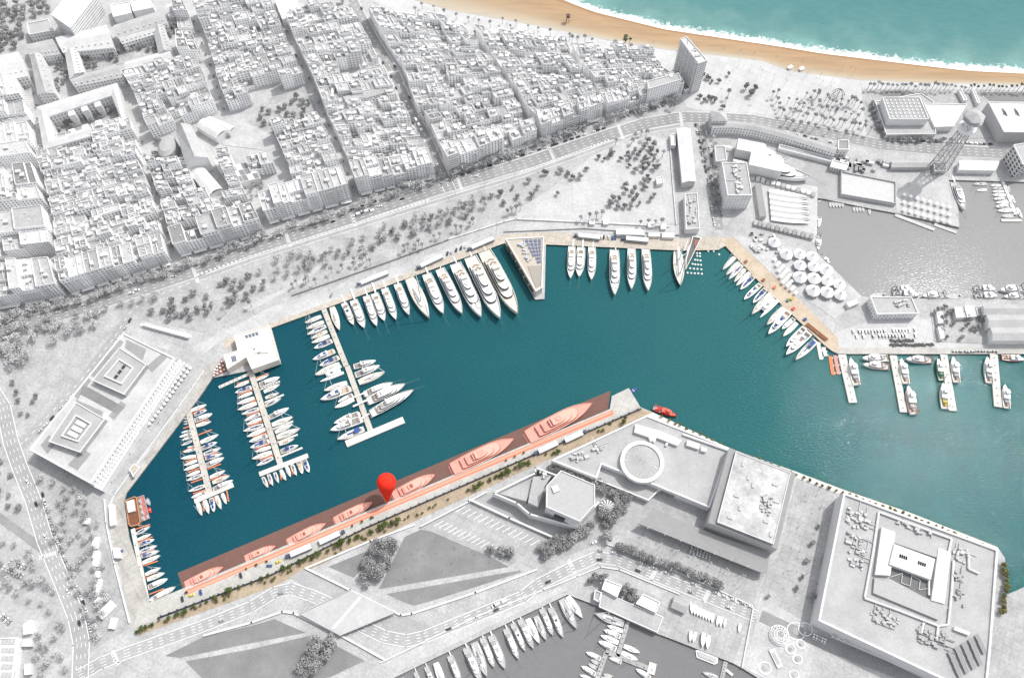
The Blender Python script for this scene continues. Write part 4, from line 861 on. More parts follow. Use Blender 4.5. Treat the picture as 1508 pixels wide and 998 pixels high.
# ---- marina clubhouse at the end of the north quay
t = flat_block('marina_clubhouse', 'cream flat roofed marina clubhouse with stepped plan over the water', 'clubhouse', [(345, 494), (397, 479), (411, 530), (371, 544), (363, 526), (335, 544), (330, 523), (350, 516)], 8, mat('cream_render', (0.66, 0.62, 0.56), 0.85, 0.05, 0.4), mat('cream_roof', (0.68, 0.645, 0.59), 0.85, 0.04, 0.5, var2=0.05, scale2=0.1), 0.8, 0.5, mat('cream_edge', (0.74, 0.71, 0.66), 0.8))
mb = MB()
for i in range(4):
    for j in range(3):
        s = quad_at(GP([(360, 494), (380, 488), (382, 494), (362, 500)], 8.2), i / 4 + .03, (i + 1) / 4 - .03, j / 3 + .05, (j + 1) / 3 - .05); mb.face([v + Vector((0, 0, .25)) for v in s])
for i in range(3):
    s = quad_at(GP([(340, 525), (347, 523), (349, 531), (342, 533)], 8.2), i / 3 + .05, (i + 1) / 3 - .05, 0, 1); mb.face([v + Vector((0, 0, .25)) for v in s])
t.part('solar_panel', mb, M_solar); clutter(t, [(368, 512), (380, 508), (384, 522), (372, 526)], 8, 6, 4)
mb = MB(); mb.prism([Vector((p.x, p.y)) for p in GP([(361, 499), (386, 492), (393, 515), (369, 522)], 8.5)], 8, 8.6); t.part('raised_roof', mb, MATS['cream_edge'])
M_wood = mat('brown_decking', (0.24, 0.12, 0.085), 0.8, 0.15, 1.0, seams=(1.2, 0.3, 0.7))
for i, q in enumerate(([(327, 527), (334, 546), (312, 556), (316, 545)], [(392, 507), (404, 503), (412, 531), (400, 535)])):
    d = Thing('terrace_deck', ('brown timber deck with tables left of the marina clubhouse', 'brown timber deck with parasols at the right end of the clubhouse')[i], 'deck', cen(GP(q))); mb = MB(); h_ = (0.5, 0.8)[i]
    mb.prism([Vector((p.x, p.y)) for p in GP(q, h_)], 0.05 if i == 0 else -0.5, h_, bottom=True); d.part('floor', mb, M_wood); mb = MB(); qq = GP(q, h_)
    for a in range(3):
        for b2 in range(4): p = quad_at(qq, (a + .5) / 3, 0, (b2 + .5) / 4, 0)[0]; mb.box((p.x, p.y, h_), 1.3, 1.3, 0.8, .3)
    d.part('table', mb, M_white)
# ---- wedge shaped pier building
M_sandroof = mat('sand_roof', (0.46, 0.415, 0.355), 0.9, 0.06, 0.5, var2=0.05, scale2=0.1); M_sandwall = mat('sand_wall', (0.60, 0.57, 0.52), 0.85, 0.06, 0.5)
t = flat_block('wedge_pavilion', 'sand roofed triangular pier pavilion pointing into the harbour', 'pavilion', [(744, 352), (801, 349), (798.5, 424), (789, 430)], 8, M_sandwall, M_sandroof, 1.0, 0.9, mat('pale_trim', (0.72, 0.70, 0.66), 0.8))
q = GP([(772, 353), (798, 352), (797, 388), (790, 390)], 8.3); mb = MB()
for i in range(4):
    for j in range(7):
        if i == 0 and j > 4: continue
        s = quad_at(q, (i + .1) / 4, (i + .8) / 4, (j + .1) / 7, (j + .8) / 7); mb.face([v + Vector((0, 0, .3 + (0.25 if k in (0, 1) else 0))) for k, v in enumerate(s)])
t.part('solar_panel', mb, mat('blue_panel', (0.12, 0.15, 0.26), 0.3)); clutter(t, [(763, 359), (770, 357), (781, 384), (777, 386)], 8, 26, 9, sz=(1.0, 2.6), m=mat('roof_machines', (0.5, 0.52, 0.56), 0.5, 0.1, 1.0))
mb = MB(); mb.prism([Vector((p.x, p.y)) for p in GP([(777, 392), (797, 391), (796, 420), (789, 424)], 8.2)], 8.06, 8.5); t.part('lower_terrace', mb, mat('taupe_terrace', (0.33, 0.30, 0.265), 0.9, 0.05, 0.5))
mb = MB(); a, b2 = G(746, 362, 4), G(787, 430, 4); d = (b2 - a).normalized(); n = Vector((-d.y, d.x, 0)) * 0.25
for i in range(6): p = a + d * ((b2 - a).length * (i + .1) / 6); e = p + d * ((b2 - a).length * .12); mb.prism([p - n * 6, e - n * 6, e + n * 2, p + n * 2], 2.6, 4.2)
t.part('window_strip', mb, M_dark)
# ---- aquarium: big flat roof with a round drum
hA = 10.0
t = flat_block('aquarium', 'large flat grey aquarium roof carrying a round drum by the harbour mouth', 'aquarium', [(812, 678), (952, 612), (1074, 660), (1045, 748), (970, 717), (886, 684), (878, 704)], hA, F_plain, M_roofg2, 1.2, 1.2)
c = G(945.7, 679.4, hA + 4); mb = MB(); mb.lathe((c.x, c.y, hA), [(17.5, 0), (17.5, 4.4), (14.4, 4.4), (14.4, 3.0)], 48); t.part('drum', mb, F_white); mb = MB(); mb.lathe((c.x, c.y, hA), [(14.35, 3.1), (13.6, 3.4), (0.3, 4.0)], 24); dr = t.part('drum_roof', mb, M_roofg2)
mb = MB()
for k in range(24): a = k * math.pi / 12; mb.tube((c.x + 1 * math.cos(a), c.y + 1 * math.sin(a), hA + 4.05), (c.x + 14 * math.cos(a), c.y + 14 * math.sin(a), hA + 3.5), 0.09, None, 4)
t.part('roof_seam', mb, M_metal)
mb = MB()
for q in ([(936, 624), (972, 634), (1004, 648), (998, 656), (968, 644), (958, 650), (955, 643), (934, 636)], [(1012, 648), (1030, 653), (1029, 661), (1011, 655)], [(1033, 657), (1041, 660), (1040, 665), (1032, 663)]):
    pp = [Vector((p.x, p.y)) for p in GP(q, hA + 3)]; mb.prism(pp, hA, hA + 3)
t.part('roof_house', mb, F_white)
mb = MB()
for a, b2 in (((966, 643), (962, 652)), ((984, 649), (980, 657)), ((1005, 640), (1073, 664))): p, q = G(*a, hA), G(*b2, hA); mb.tube((p.x, p.y, hA + 1.2), (q.x, q.y, hA + 1.2), 1.1, None, 6)
t.part('roof_wall', mb, F_white)
clutter(t, [(838, 676), (852, 664), (866, 672), (852, 684)], hA, 18, 21, ang=0.4, sz=(1.5, 4)); clutter(t, [(874, 654), (888, 656), (884, 668), (872, 662)], hA, 14, 22, ang=0.4)
t = flat_block('aquarium_terrace', 'sunken grey terrace along the lower side of the aquarium', 'terrace', [(885, 684), (972, 720), (955, 737), (877, 706)], 5, F_plain, M_roofg, 1.0, 0.8)
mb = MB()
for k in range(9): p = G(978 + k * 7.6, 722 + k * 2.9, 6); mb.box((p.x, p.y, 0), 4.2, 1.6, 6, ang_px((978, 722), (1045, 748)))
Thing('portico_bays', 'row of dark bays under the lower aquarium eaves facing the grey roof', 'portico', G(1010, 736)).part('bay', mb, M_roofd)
# ---- shopping centre with ledge and mottled roof
out = [(1074, 659), (1172, 696), (1145, 808), (1043, 769)]; inn = [(1083.5, 664.5), (1164, 696), (1139, 801), (1056, 768.5)]
t = flat_block('shopping_centre', 'tall shopping centre with mottled white gravel roof and grey ledge round it', 'shopping centre', out, 20, F_grey, M_roofd, 0, 0.5)
pp = [Vector((p.x, p.y)) for p in GP(inn, 22)]; mb = MB(); mb.prism(pp, 20.1, 22); t.part('gravel_roof', mb, M_mottled); mb = MB(); mb.rim(pp, 22, 22.7, 0.5); t.part('parapet', mb, F_white)
clutter(t, [(1124, 728), (1138, 732), (1132, 758), (1116, 752)], 22, 34, 31, ang=-.35, m=M_metal); mb = MB()
for x, y in ((1102, 703), (1141, 713), (1090, 748), (1128, 768), (1094, 683), (1109, 714), (1085, 730), (1075, 762), (1135, 786)): p = G(x, y, 22); mb.box((p.x, p.y, 22.1), 4.2, 2.0, 0.7, R.choice((-.35, 1.2)))
t.part('roof_hatch', mb, M_metal)
t = Thing('canopy_roof', 'broad dark grey sloping roof below the shopping centre', 'canopy roof', G(1040, 800)); q = GP([(939, 770), (968, 751), (1060, 790), (1134, 814), (1130, 842), (1122, 843)], 9); mb = MB(); mb.prism([Vector((p.x, p.y)) for p in q], 7.6, 9, bottom=True); t.part('roof', mb, mat('dark_ribbed_roof', 0.29, 0.7, 0.06, 0.4, seams=(1.4, -.35, 0.82)))
mb = MB()
for k in range(8):
    for y0 in (0, 1): p = G(952 + k * 22, 774 + k * 8.6 - y0 * 8, 0); mb.tube((p.x, p.y, 0), (p.x, p.y, 7.6), 0.4, None, 6)
t.part('column', mb, M_plant)
t = Thing('cafe_terrace', 'dark cafe terrace full of tables under the dark roof edge', 'cafe terrace', G(1032, 815)); q = GP([(1017, 802), (1049, 812), (1047, 826), (1013, 814)], 0.3); mb = MB(); mb.prism([Vector((p.x, p.y)) for p in q], 0.03, 0.5); t.part('floor', mb, M_roofd); mb = MB()
for i in range(7):
    for j in range(4): p = quad_at(q, (i + .5) / 7, 0, (j + .5) / 4, 0)[0]; mb.box((p.x + R.uniform(-.4, .4), p.y, 0.5), 1.5, 1.2, 0.8, R.random())
t.part('table', mb, M_roofw)
# ---- cinema: octagonal roof in a white wedge
hI = 20.0; oc = Z(700, 620, 5.873, [(740, 425), (1035, 550), (1035, 720), (905, 868), (612, 742), (615, 560)]); t = Thing('cinema', 'large grey six sided cinema roof set in a sharp white wedge of walls', 'cinema', G(840, 730))
pp = [Vector((p.x, p.y)) for p in GP(oc, hI)]; mb = MB(); mb.prism(pp, 0, hI); t.part('wall', mb, F_white); mb = MB(); mb.face([(p.x, p.y, hI + .05) for p in ccw(inset(pp, .1))]); t.part('roof', mb, mat('ribbed_grey_roof', 0.42, 0.7, 0.05, 0.3, seams=(1.8, 0.25, 0.85))); mb = MB(); mb.rim(pp, hI, hI + .8, .7); t.part('parapet', mb, F_white)
mb = MB(); p = G(818, 720, hI); mb.box((p.x, p.y, hI), 5, 5, 1.5, .4); t.part('roof_hatch', mb, M_roofw)
def wallrun(px, h, w, z0=0):
    mb = MB(); pts = GP(px, h)
    for a, b2 in zip(pts, pts[1:]): d = (b2 - a).normalized(); n = Vector((-d.y, d.x, 0)) * w / 2; mb.prism([a - n - d * w / 2, b2 - n + d * w / 2, b2 + n + d * w / 2, a + n - d * w / 2], z0, h)
    return mb
t.part('wing_wall', wallrun(Z(700, 620, 5.873, [(700, 465), (522, 400), (522, 445), (160, 620), (360, 705), (470, 800), (870, 915), (1065, 700)]), 10, 1.2), F_white)
mb = MB(); q = Z(700, 620, 5.873, [(190, 620), (500, 470), (560, 480), (440, 690)]); mb.prism([Vector((p.x, p.y)) for p in GP(q, 6)], 0, 6); t.part('inner_terrace', mb, M_roofg2)
mb = MB(); q = Z(700, 620, 5.873, [(500, 480), (590, 470), (660, 470), (600, 560), (545, 740), (455, 700)]); mb.prism([Vector((p.x, p.y)) for p in GP(q, 9)], 0, 9); t.part('curved_stair_roof', mb, M_ribs)
mb = MB(); q = Z(700, 620, 5.873, [(600, 770), (612, 742), (905, 868), (960, 800), (1035, 715), (1060, 705), (868, 912)]); mb.prism([Vector((p.x, p.y)) for p in GP(q, 12)], 0, 12); t.part('white_skirt', mb, F_white); clutter(t, Z(700, 620, 5.873, [(560, 440), (640, 445), (600, 500), (560, 490)]), 9.1, 10, 44); mb = MB(); p = G(824, 761, 12); mb.box((p.x, p.y, 12), 9, 4, 0.4, ang_px((804, 746), (854, 767))); t.part('sunken_window', mb, M_dark)
t.part('ramp_wall', wallrun([(620, 774), (690, 738), (716, 724)], 2.5, 1.0), F_white); Thing('ramp_parapet', 'long white parapet between parking lot and cinema forecourt', 'parapet wall', G(760, 765)).part('wall', wallrun([(692, 735), (750, 762), (818, 792)], 3, 1.4), F_white)
# ---- carousel: striped cone
c = G(894.5, 746.5, 6); t = Thing('carousel', 'round striped carousel canopy among the trees beside the cinema', 'carousel', c[:2]); mb = MB(); n = 28
for k in range(n):
    a0, a1 = 2 * math.pi * k / n, 2 * math.pi * (k + 1) / n; mb.face([(c.x + 6.6 * math.cos(a0), c.y + 6.6 * math.sin(a0), 4.6), (c.x + 6.6 * math.cos(a1), c.y + 6.6 * math.sin(a1), 4.6), (c.x, c.y, 7.4)], k % 2)
t.part('canopy', mb, [mat('carousel_white', .6, .7), mat('carousel_dark', .12, .8)]); mb = MB(); mb.lathe((c.x, c.y, 0), [(6.9, 0), (6.9, 0.5), (0.6, 0.6), (0.6, 6)], 24); t.part('platform', mb, M_metal); sheet('carousel_ring', [(894.5 + 15 * math.cos(k * .39), 748 + 14 * math.sin(k * .39)) for k in range(16)], 0.3, M_asphalt)
# ---- the huge mall at the lower right
hM = 18.0; RO = Z(1190, 720, 3.591, [(185, 20), (1000, 320), (965, 800), (945, 1010), (760, 1030), (50, 695)])
t = flat_block('waterfront_mall', 'huge square mall roof with gabled centre court, pipe runs and plant', 'mall', RO, hM, F_white, M_roofg2, 1.6, 1.5, F_white)
mz = lambda pts, h=hM: [Vector((p.x, p.y)) for p in GP(Z(1190, 720, 3.591, pts), h)]
am = ang_px((1242, 726), (1468, 809))
for nm, q, h, m in (('white_wing', [(390, 200), (462, 226), (436, 456), (355, 450)], hM + 3.2, M_roofw), ('ribbed_wing', [(462, 222), (692, 310), (685, 362), (456, 282)], hM + 2.6, M_ribs), ('white_vault', [(456, 288), (672, 368), (650, 478), (430, 396)], hM + 4.6, M_roofw), ('white_wing', [(690, 310), (757, 332), (722, 606), (652, 586)], hM + 3.2, M_roofw), ('ribbed_apron', [(352, 468), (695, 602), (742, 624), (690, 690), (345, 548)], hM + 2.2, M_ribs)):
    mb = MB(); pp = mz(q, h); mb.prism(pp, hM, h); t.part(nm, mb, m)
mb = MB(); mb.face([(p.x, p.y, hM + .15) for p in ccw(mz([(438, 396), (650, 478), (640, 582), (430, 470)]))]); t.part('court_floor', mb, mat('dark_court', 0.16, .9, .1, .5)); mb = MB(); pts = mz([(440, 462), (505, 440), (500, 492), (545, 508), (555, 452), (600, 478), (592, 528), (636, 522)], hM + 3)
for a, b2 in zip(pts, pts[1:]): mb.tube((a.x, a.y, hM + 1), (b2.x, b2.y, hM + 1), .25, None, 5)
t.part('court_frame', mb, M_roofw); mb = MB()
for k in range(4):
    for j in (0, 1):
        for x0, y0 in ((487 + k * 11, 352 + k * 4), (585 + k * 11, 388 + k * 4)): p = mz([(x0, y0)], hM + 4.6)[0]; mb.box((p.x, p.y, hM + 4.6), 1.1, 2.6, .25, am)
t.part('skylight', mb, M_metal); mb = MB()
for ln in ([(375, 120), (345, 330), (300, 570)], [(375, 120), (560, 190), (760, 262), (745, 330)], [(770, 375), (760, 540), (742, 715)], [(300, 575), (480, 640), (690, 722), (742, 715)], [(612, 705), (600, 760)], [(690, 720), (680, 790)], [(850, 360), (850, 420), (905, 445)], [(640, 480), (640, 560)]):
    pts = mz(ln, hM + 1.5)
    for a, b2 in zip(pts, pts[1:]): mb.tube((a.x, a.y, hM + 1.2), (b2.x, b2.y, hM + 1.2), .85, None, 6)
t.part('pipe_run', mb, F_white)
for i, (q, n) in enumerate((([(210, 90), (330, 130), (310, 220), (200, 190)], 60), ([(205, 220), (320, 260), (300, 430), (190, 390)], 50), ([(470, 160), (660, 230), (650, 260), (470, 190)], 26), ([(760, 290), (860, 330), (840, 400), (770, 370)], 26), ([(770, 430), (825, 440), (820, 620), (765, 610)], 30), ([(340, 610), (480, 690), (450, 740), (320, 690)], 36), ([(580, 720), (750, 770), (730, 850), (570, 800)], 50))):
    clutter(t, Z(1190, 720, 3.591, q), hM, n, 60 + i, ang=am)
mb = MB()
for k in range(5):
    for j in range(3):
        x0, y0 = 735 + k * 36 + j * 16, 862 - k * 22 + j * 38; p = mz([(x0, y0), (x0 + 22, y0 - 13), (x0 + 52, y0 + 48), (x0 + 30, y0 + 60)], hM + 1)
        if k == 4 and j == 2: continue
        mb.face([(v.x, v.y, hM + (1.8 if i in (0, 3) else 0.6)) for i, v in enumerate(p)])
t.part('solar_panel', mb, M_solarg); mb = MB(); pp = mz([(775, 725), (855, 755), (850, 772), (770, 742)], hM + 2); mb.prism(pp, hM, hM + 2.4); t.part('plant_wall', mb, F_white)
# ---- sailing club south of the pier road
t = flat_block('sailing_club', 'bright white roofed sailing club house left of the round trees', 'club house', [(891, 852), (916, 862), (909, 879), (886, 867)], 6, F_white, M_roofw); t = flat_block('sailing_club', 'bright white roofed sailing club house right of the round trees', 'club house', [(947, 874), (972, 886), (966, 902), (936, 888)], 6, F_white, M_roofw)
flat_block('club_deck', 'wide pale deck roof of the sailing club over the dark water', 'deck building', [(886, 870), (977, 908), (968, 931), (882, 893)], 3.4, F_grey, M_roofg2, 0.5, 0.5); gable('boat_shed', 'grey pitched boat shed beside the row of hauled dinghies', 'boat shed', [(994, 877), (1014, 886), (1009, 902), (989, 893)], 4, 1.5, F_plain, M_roofg); flat_block('club_annexe', 'small grey annexe at the left end of the club deck', 'annexe', [(876, 868), (886, 872), (882, 886), (874, 882)], 4, F_plain, M_roofg)
# ---- road deck bridge with white barriers
dk = [(440, 903), (515, 868), (582, 901), (500, 935)]; t = Thing('road_bridge', 'grey concrete deck carrying the plaza over the pier road with white barriers', 'bridge', cen(GP(dk))); pp = [Vector((p.x, p.y)) for p in GP(dk, 4)]; mb = MB(); mb.prism(pp, 2.9, 4, bottom=True); t.part('deck', mb, mat('bridge_deck', 0.44, 0.9, 0.08, 0.4, var2=0.12, scale2=0.04)); t.part('barrier', wallrun([(440, 903), (515, 868)], 5, .5, 4), F_grey); t.part('barrier', wallrun([(500, 935), (582, 901)], 5, .5, 4), F_grey); mb = MB(); mb.prism([Vector((p.x, p.y)) for p in GP([(487, 926), (492, 926), (533, 879), (529, 878)], 4.2)], 4.02, 4.4); t.part('median', mb, F_white)
def barrier(lab, px, h=1.3, w=1.3): Thing('barrier_wall', lab, 'barrier wall', GP(px)[0]).part('wall', wallrun(px, h, w), F_white)
barrier('white barrier rail along the upper bridge approach left of the lawns', [(450, 836), (515, 868), (590, 905), (606, 903), (700, 872), (790, 838)], 1.4); barrier('white barrier curving from the left road into the bridge deck', [(300, 935), (370, 916), (415, 900), (432, 902), (500, 934), (565, 970)], 1.4); barrier('low white wall bounding the big triangular lawn', [(450, 836), (545, 796), (610, 772)], 1.2); barrier('pale wall between the avenue shrubs and long white tents', [(208, 478), (280, 495)], 1.0, 2.4)
flat_block('long_canopy', 'long white curved canopy strip beside the museum forecourt', 'canopy', [(208, 478), (214, 476), (280, 492), (277, 497)], 3.5, F_white, M_roofw, 0.2)
# ---- lower left stalls and market roofs
t = flat_block('striped_roof_hall', 'white roofed hall with small dark openings at the lower left edge', 'hall', [(-12, 940), (26, 938), (18, 1010), (-20, 1010)], 8, F_plain, M_roofw); mb = MB()
for i in range(4):
    for j in range(5): p = G(4 + i * 5.2, 945 + j * 12, 8.1); t.part('roof_light', (lambda k: (k.box((p.x, p.y, 8.05), 2.0, 3.4, .5), k)[1])(MB()), M_metal)
mb = MB()
for i, q in enumerate(([(34, 919), (46, 912), (45, 932), (34, 934)], [(33, 942), (46, 940), (46, 951), (32, 951)], [(36, 978), (45, 976), (45, 992), (36, 993)])): flat_block('stall', ('white topped market stall', 'wider white market stall', 'square white market stall')[i] + (' with posts on top in the lower left column', ' in the middle of the lower left column', ' lowest in the lower left column')[i], 'stall', q, 4, F_plain, M_roofw, .3)
for i, (x, y, w, d, a) in enumerate(((142, 800, 5, 9, 0), (143, 817, 5, 6, 0), (143, 826, 5, 9, 0), (145, 846, 4, 5, 0), (145, 866, 5, 13, 0), (148, 885, 6, 5, .4), (159, 898, 7, 13, .7), (168, 918, 5, 8, .1), (129, 768, 5, 5, 0))):
    p = G(x, y); t = Thing('market_tent', ('white market tent topmost in the row beside the west quay wall', 'second white market tent from the top beside the west quay', 'longer white tent third in the west quay row', 'small white tent fourth in the west quay row', 'long white tent fifth in the west quay row', 'small tilted white tent above the slanted one', 'long slanted white tent at the lower end of the row', 'white tent nearest the corner trees', 'square white kiosk among the west plaza trees')[i], 'market tent', p, 'tents along the west quay'); mb = MB(); mb.box((p.x, p.y, 0.05), w * .94, d * .94, 2.4, -a); t.part('side_wall', mb, F_plain)
    mb = MB(); co, si = math.cos(-a), math.sin(-a); tp = lambda x_, y_, z_: (p.x + co * x_ - si * y_, p.y + si * x_ + co * y_, z_); A = [tp(-w / 2, -d / 2, 2.4), tp(w / 2, -d / 2, 2.4), tp(w / 2, d / 2, 2.4), tp(-w / 2, d / 2, 2.4)]; r0, r1 = tp(0, -d / 2 + .3, 3.6), tp(0, d / 2 - .3, 3.6); mb.face([A[0], A[1], r0]); mb.face([A[1], A[2], r1, r0]); mb.face([A[2], A[3], r1]); mb.face([A[3], A[0], r0, r1]); t.part('roof', mb, M_tent)
# long grey roofed stores on the quays
QS = [((531, 416), (571, 400), 'lowest', 4.2), ((619, 391), (651, 376), 'middle', 4.2), ((694, 364), (727, 350), 'upper', 4.2)]
M_store = mat('pale_blue_grey_roof', (0.54, 0.56, 0.60), 0.6, 0.05, 0.5)
def store(lab, a, b2, w=4.4, h=3.6):
    p, q = G(*a, h), G(*b2, h); d = (q - p).normalized(); n = Vector((-d.y, d.x, 0)) * w / 2; t = Thing('trailer_store', lab, 'trailer', (p + q) / 2, 'long trailers parked on the quays'); mb = MB(); mb.prism([Vector((v.x, v.y)) for v in (p - n, q - n, q + n, p + n)], 0.9, h - .1); t.part('body', mb, mat('trailer_side', 0.34, 0.6) if 'trailer_side' not in MATS else MATS['trailer_side']); mb = MB(); n2 = n * 1.02; mb.prism([Vector((v.x, v.y)) for v in (p - n2, q - n2, q + n2, p + n2)], h - .1, h); t.part('roof', mb, M_store)
    cabm = MB(); c = p - d * 2.6; a_ = math.atan2(d.y, d.x); cabm.box((c.x, c.y, .5), 2.6, 2.5, 2.6, a_); t.part('cab', cabm, mat('cab_paint', (0.06, 0.08, 0.13), 0.4) if 'cab_paint' not in MATS else MATS['cab_paint'])
    wb = MB(); 
    for f in (-.35, .1, .42):
        for s in (-1, 1): c2 = (p + q) / 2 + d * (q - p).length * f + n * s * .85; wb.tube((c2.x - n.normalized().x * .2, c2.y - n.normalized().y * .2, .5), (c2.x + n.normalized().x * .2, c2.y + n.normalized().y * .2, .5), .5, None, 8)
    t.part('wheel', wb, M_dark)
for a, b2, nm, w in QS: store(f'long grey roofed trailer on the north quay, {nm} of the three', a, b2, w)
store('grey roofed trailer on the north quay right of the wedge pavilion', (852, 345.5), (884, 349), 4.6); store('grey roofed trailer on the north quay nearest the wooden schooner', (922, 350), (955, 353), 4.6)
store('grey roofed trailer on the south quay, first from the left', (427, 816), (458, 803)); store('grey roofed trailer on the south quay below the fourth salmon yacht', (500, 784), (470, 798)); store('grey roofed trailer with blue cab on the south quay below the cinema', (793, 664), (821, 651)); store('grey roofed trailer with blue cab nearest the quay head', (858, 636), (832, 648))
for i, (q, h) in enumerate((([(907, 337), (947, 338), (950, 346), (908, 345)], 4), ([(975, 343), (993, 343), (993, 350), (975, 349)], 3.5), ([(955, 343), (972, 343), (972, 348), (955, 348)], 3), ([(868, 322), (876, 322), (876, 330), (868, 330)], 3), ([(888, 322), (896, 322), (896, 330), (888, 330)], 3), ([(954, 327), (964, 327), (964, 334), (954, 334)], 3), ([(973, 330), (981, 330), (981, 337), (973, 337)], 3))):
    flat_block('quay_cabin', ('long low white cabin block on the promenade above the moored yachts', 'small grey cabin at the right end of the promenade cabins', 'narrow white cabin right of the long cabin block', 'square white kiosk under the promenade palms, first', 'square white kiosk under the promenade palms, second', 'square white kiosk under the right palms, first', 'square white kiosk under the right palms, second')[i], 'cabin', q, h, F_plain, M_roofw, .2)
for i, q in enumerate(([(160, 743), (167, 742), (169, 772), (162, 774)], [(166, 806), (175, 806), (177, 821), (168, 821)], [(190, 690), (198, 682), (206, 688), (196, 702)])): flat_block('quay_cabin', ('long white service cabin on the west quay wall', 'white cabin with a small blue tank on the west quay', 'low tan store on the slanted west quay')[i], 'cabin', q, 4, F_plain, M_roofw if i < 2 else MATS['beige_quay'], .3)
# ================================================================ boats
W_ = mat('boat_white', (0.80, 0.80, 0.79), 0.35, 0.03, 1.0, spec=0.5); W2 = mat('boat_cream', (0.74, 0.71, 0.64), 0.4, 0.03, 1.0)
TEAK = mat('teak_deck', (0.47, 0.38, 0.29), 0.8, 0.1, 1.5); TEAKP = mat('pale_teak_deck', (0.62, 0.565, 0.50), 0.8, 0.1, 1.5)
DKW = mat('offwhite_deck', (0.58, 0.565, 0.54), 0.7, 0.08, 1.5); GLS = mat('boat_glass', (0.02, 0.03, 0.05), 0.15, spec=0.6); NAVY = mat('navy_canvas', (0.03, 0.06, 0.20), 0.8, 0.1, 1.5); BLUE = mat('royal_blue_canvas', (0.05, 0.09, 0.26), 0.8, 0.1, 1.5)
TANC = mat('tan_canvas', (0.55, 0.40, 0.22), 0.85, 0.1, 1.5); GREYC = mat('grey_canvas', (0.35, 0.35, 0.36), 0.85, 0.1, 1.5); ALU = mat('mast_metal', (0.62, 0.62, 0.62), 0.4); DKH = mat('navy_hull', (0.03, 0.045, 0.09), 0.3, spec=0.5)
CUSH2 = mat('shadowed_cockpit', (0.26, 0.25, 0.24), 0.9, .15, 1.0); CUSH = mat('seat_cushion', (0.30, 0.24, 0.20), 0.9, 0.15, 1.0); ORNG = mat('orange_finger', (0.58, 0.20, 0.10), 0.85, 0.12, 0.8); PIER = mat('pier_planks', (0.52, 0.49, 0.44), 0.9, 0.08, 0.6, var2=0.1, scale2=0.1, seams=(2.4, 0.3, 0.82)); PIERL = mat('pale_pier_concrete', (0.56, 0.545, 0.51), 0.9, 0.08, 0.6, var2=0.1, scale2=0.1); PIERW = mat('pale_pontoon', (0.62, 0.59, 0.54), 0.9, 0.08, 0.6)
REDP = mat('faded_red_trim', (0.50, 0.16, 0.14), 0.6); REDL = mat('launch_red', (0.66, 0.10, 0.06), 0.5, .1, .8); RED = mat('boat_red', (0.62, 0.045, 0.03), 0.45, 0.06, 0.6); GREEN = mat('boat_green', (0.04, 0.16, 0.10), 0.5); RUST = mat('rusty_brown', (0.27, 0.13, 0.07), 0.85, 0.2, 0.6); YEL = mat('net_yellow', (0.50, 0.42, 0.10), 0.9, 0.2, 1.0)
SAL = mat('yacht_overlay_tint', (0.72, 0.385, 0.31), 0.6, 0.03, 0.5); SAL2 = mat('deep_yacht_overlay_tint', (0.66, 0.31, 0.25), 0.7, 0.04, 0.5); SALD = mat('overlay_tinted_glass', (0.33, 0.10, 0.07), 0.5)  # overlay tint put into the berth yachts' colours
GW = mat('plain_boat_white', 0.80, 0.4, 0.03, 1.0); GG = mat('plain_boat_grey', 0.42, 0.7, 0.1, 1.0); GD = mat('plain_boat_dark', 0.10, 0.4)
def station(t, B, s0, p, mid=0.42):
    if t < mid: u = t / mid; k = s0 + (1 - s0) * (1 - (1 - u) ** 2)
    else: k = max(0.0, 1 - ((t - mid) / (1 - mid)) ** p)
    return B / 2 * k
def hull(L, B, H, s0=0.8, p=2.2, sheer=0.35, n=14, bul=0.0, rake=0.04):
    """lofted hull, bow at +Y, waterline at z = 0; returns hull builder and the deck outline (list of x, y, z)"""
    mb = MB(); rows = []; port = []
    for i in range(n + 1):
        t = i / n; y = -L / 2 + L * t; w = max(0.02, station(t, B, s0, p)); h = H * (1 + sheer * t ** 2.5); yb = y - rake * L * max(0, (t - 0.5) * 2) ** 2
        rows.append([(-w, y, h), (-w * 0.93, lerp(y, yb, .7), 0.05), (-w * 0.55, yb, -0.5), (w * 0.55, yb, -0.5), (w * 0.93, lerp(y, yb, .7), 0.05), (w, y, h)])
        port.append((w, y, h))
    vs = [v for r in rows for v in r]; fs = []
    for i in range(n):
        for j in range(5): a = i * 6 + j; fs.append((a, a + 1, a + 7, a + 6))
    mb.add(vs, fs); mb.face(rows[0])
    deck = MB(); dz = -bul; pts = []
    L_ = [(-w * 0.97, y, h + dz - 0.04) for w, y, h in port]; R_ = [(w * 0.97, y, h + dz - 0.04) for w, y, h in port]
    deck.add(L_ + R_, [(i, n + 1 + i, n + 2 + i, i + 1) for i in range(n)])
    return mb, deck, port
def plan(y0, y1, hw, fl, n=5, hb=None):
    hb = hw if hb is None else hb; pts = [(-hb, y0), (hb, y0), (hw, y0 + (y1 - y0) * .25), (hw, y1 - fl)]
    for i in range(1, n): a = math.pi / 2 * i / n; pts.append((hw * math.cos(a) ** 0.8, y1 - fl + fl * math.sin(a)))
    pts.append((0, y1)); pts += [(-x, y) for x, y in reversed(pts[4:-1])] + [(-hw, y1 - fl), (-hw, y0 + (y1 - y0) * .25)]
    return pts
def scl(pts, k, kc=None):
    cx, cy = cen(pts); return [((x - cx) * k + cx, (y - cy) * k + cy) for x, y in pts]
def tier(pts, z0, z1, tumble=0.9, over=1.03):
    mb = MB(); lo = [(x, y, z0) for x, y in pts]; hi = [(x, y, z1) for x, y in scl(pts, tumble)]; mb.frustum(lo, hi); mb.prism(scl(pts, over * tumble), z1, z1 + 0.22, bottom=True); return mb
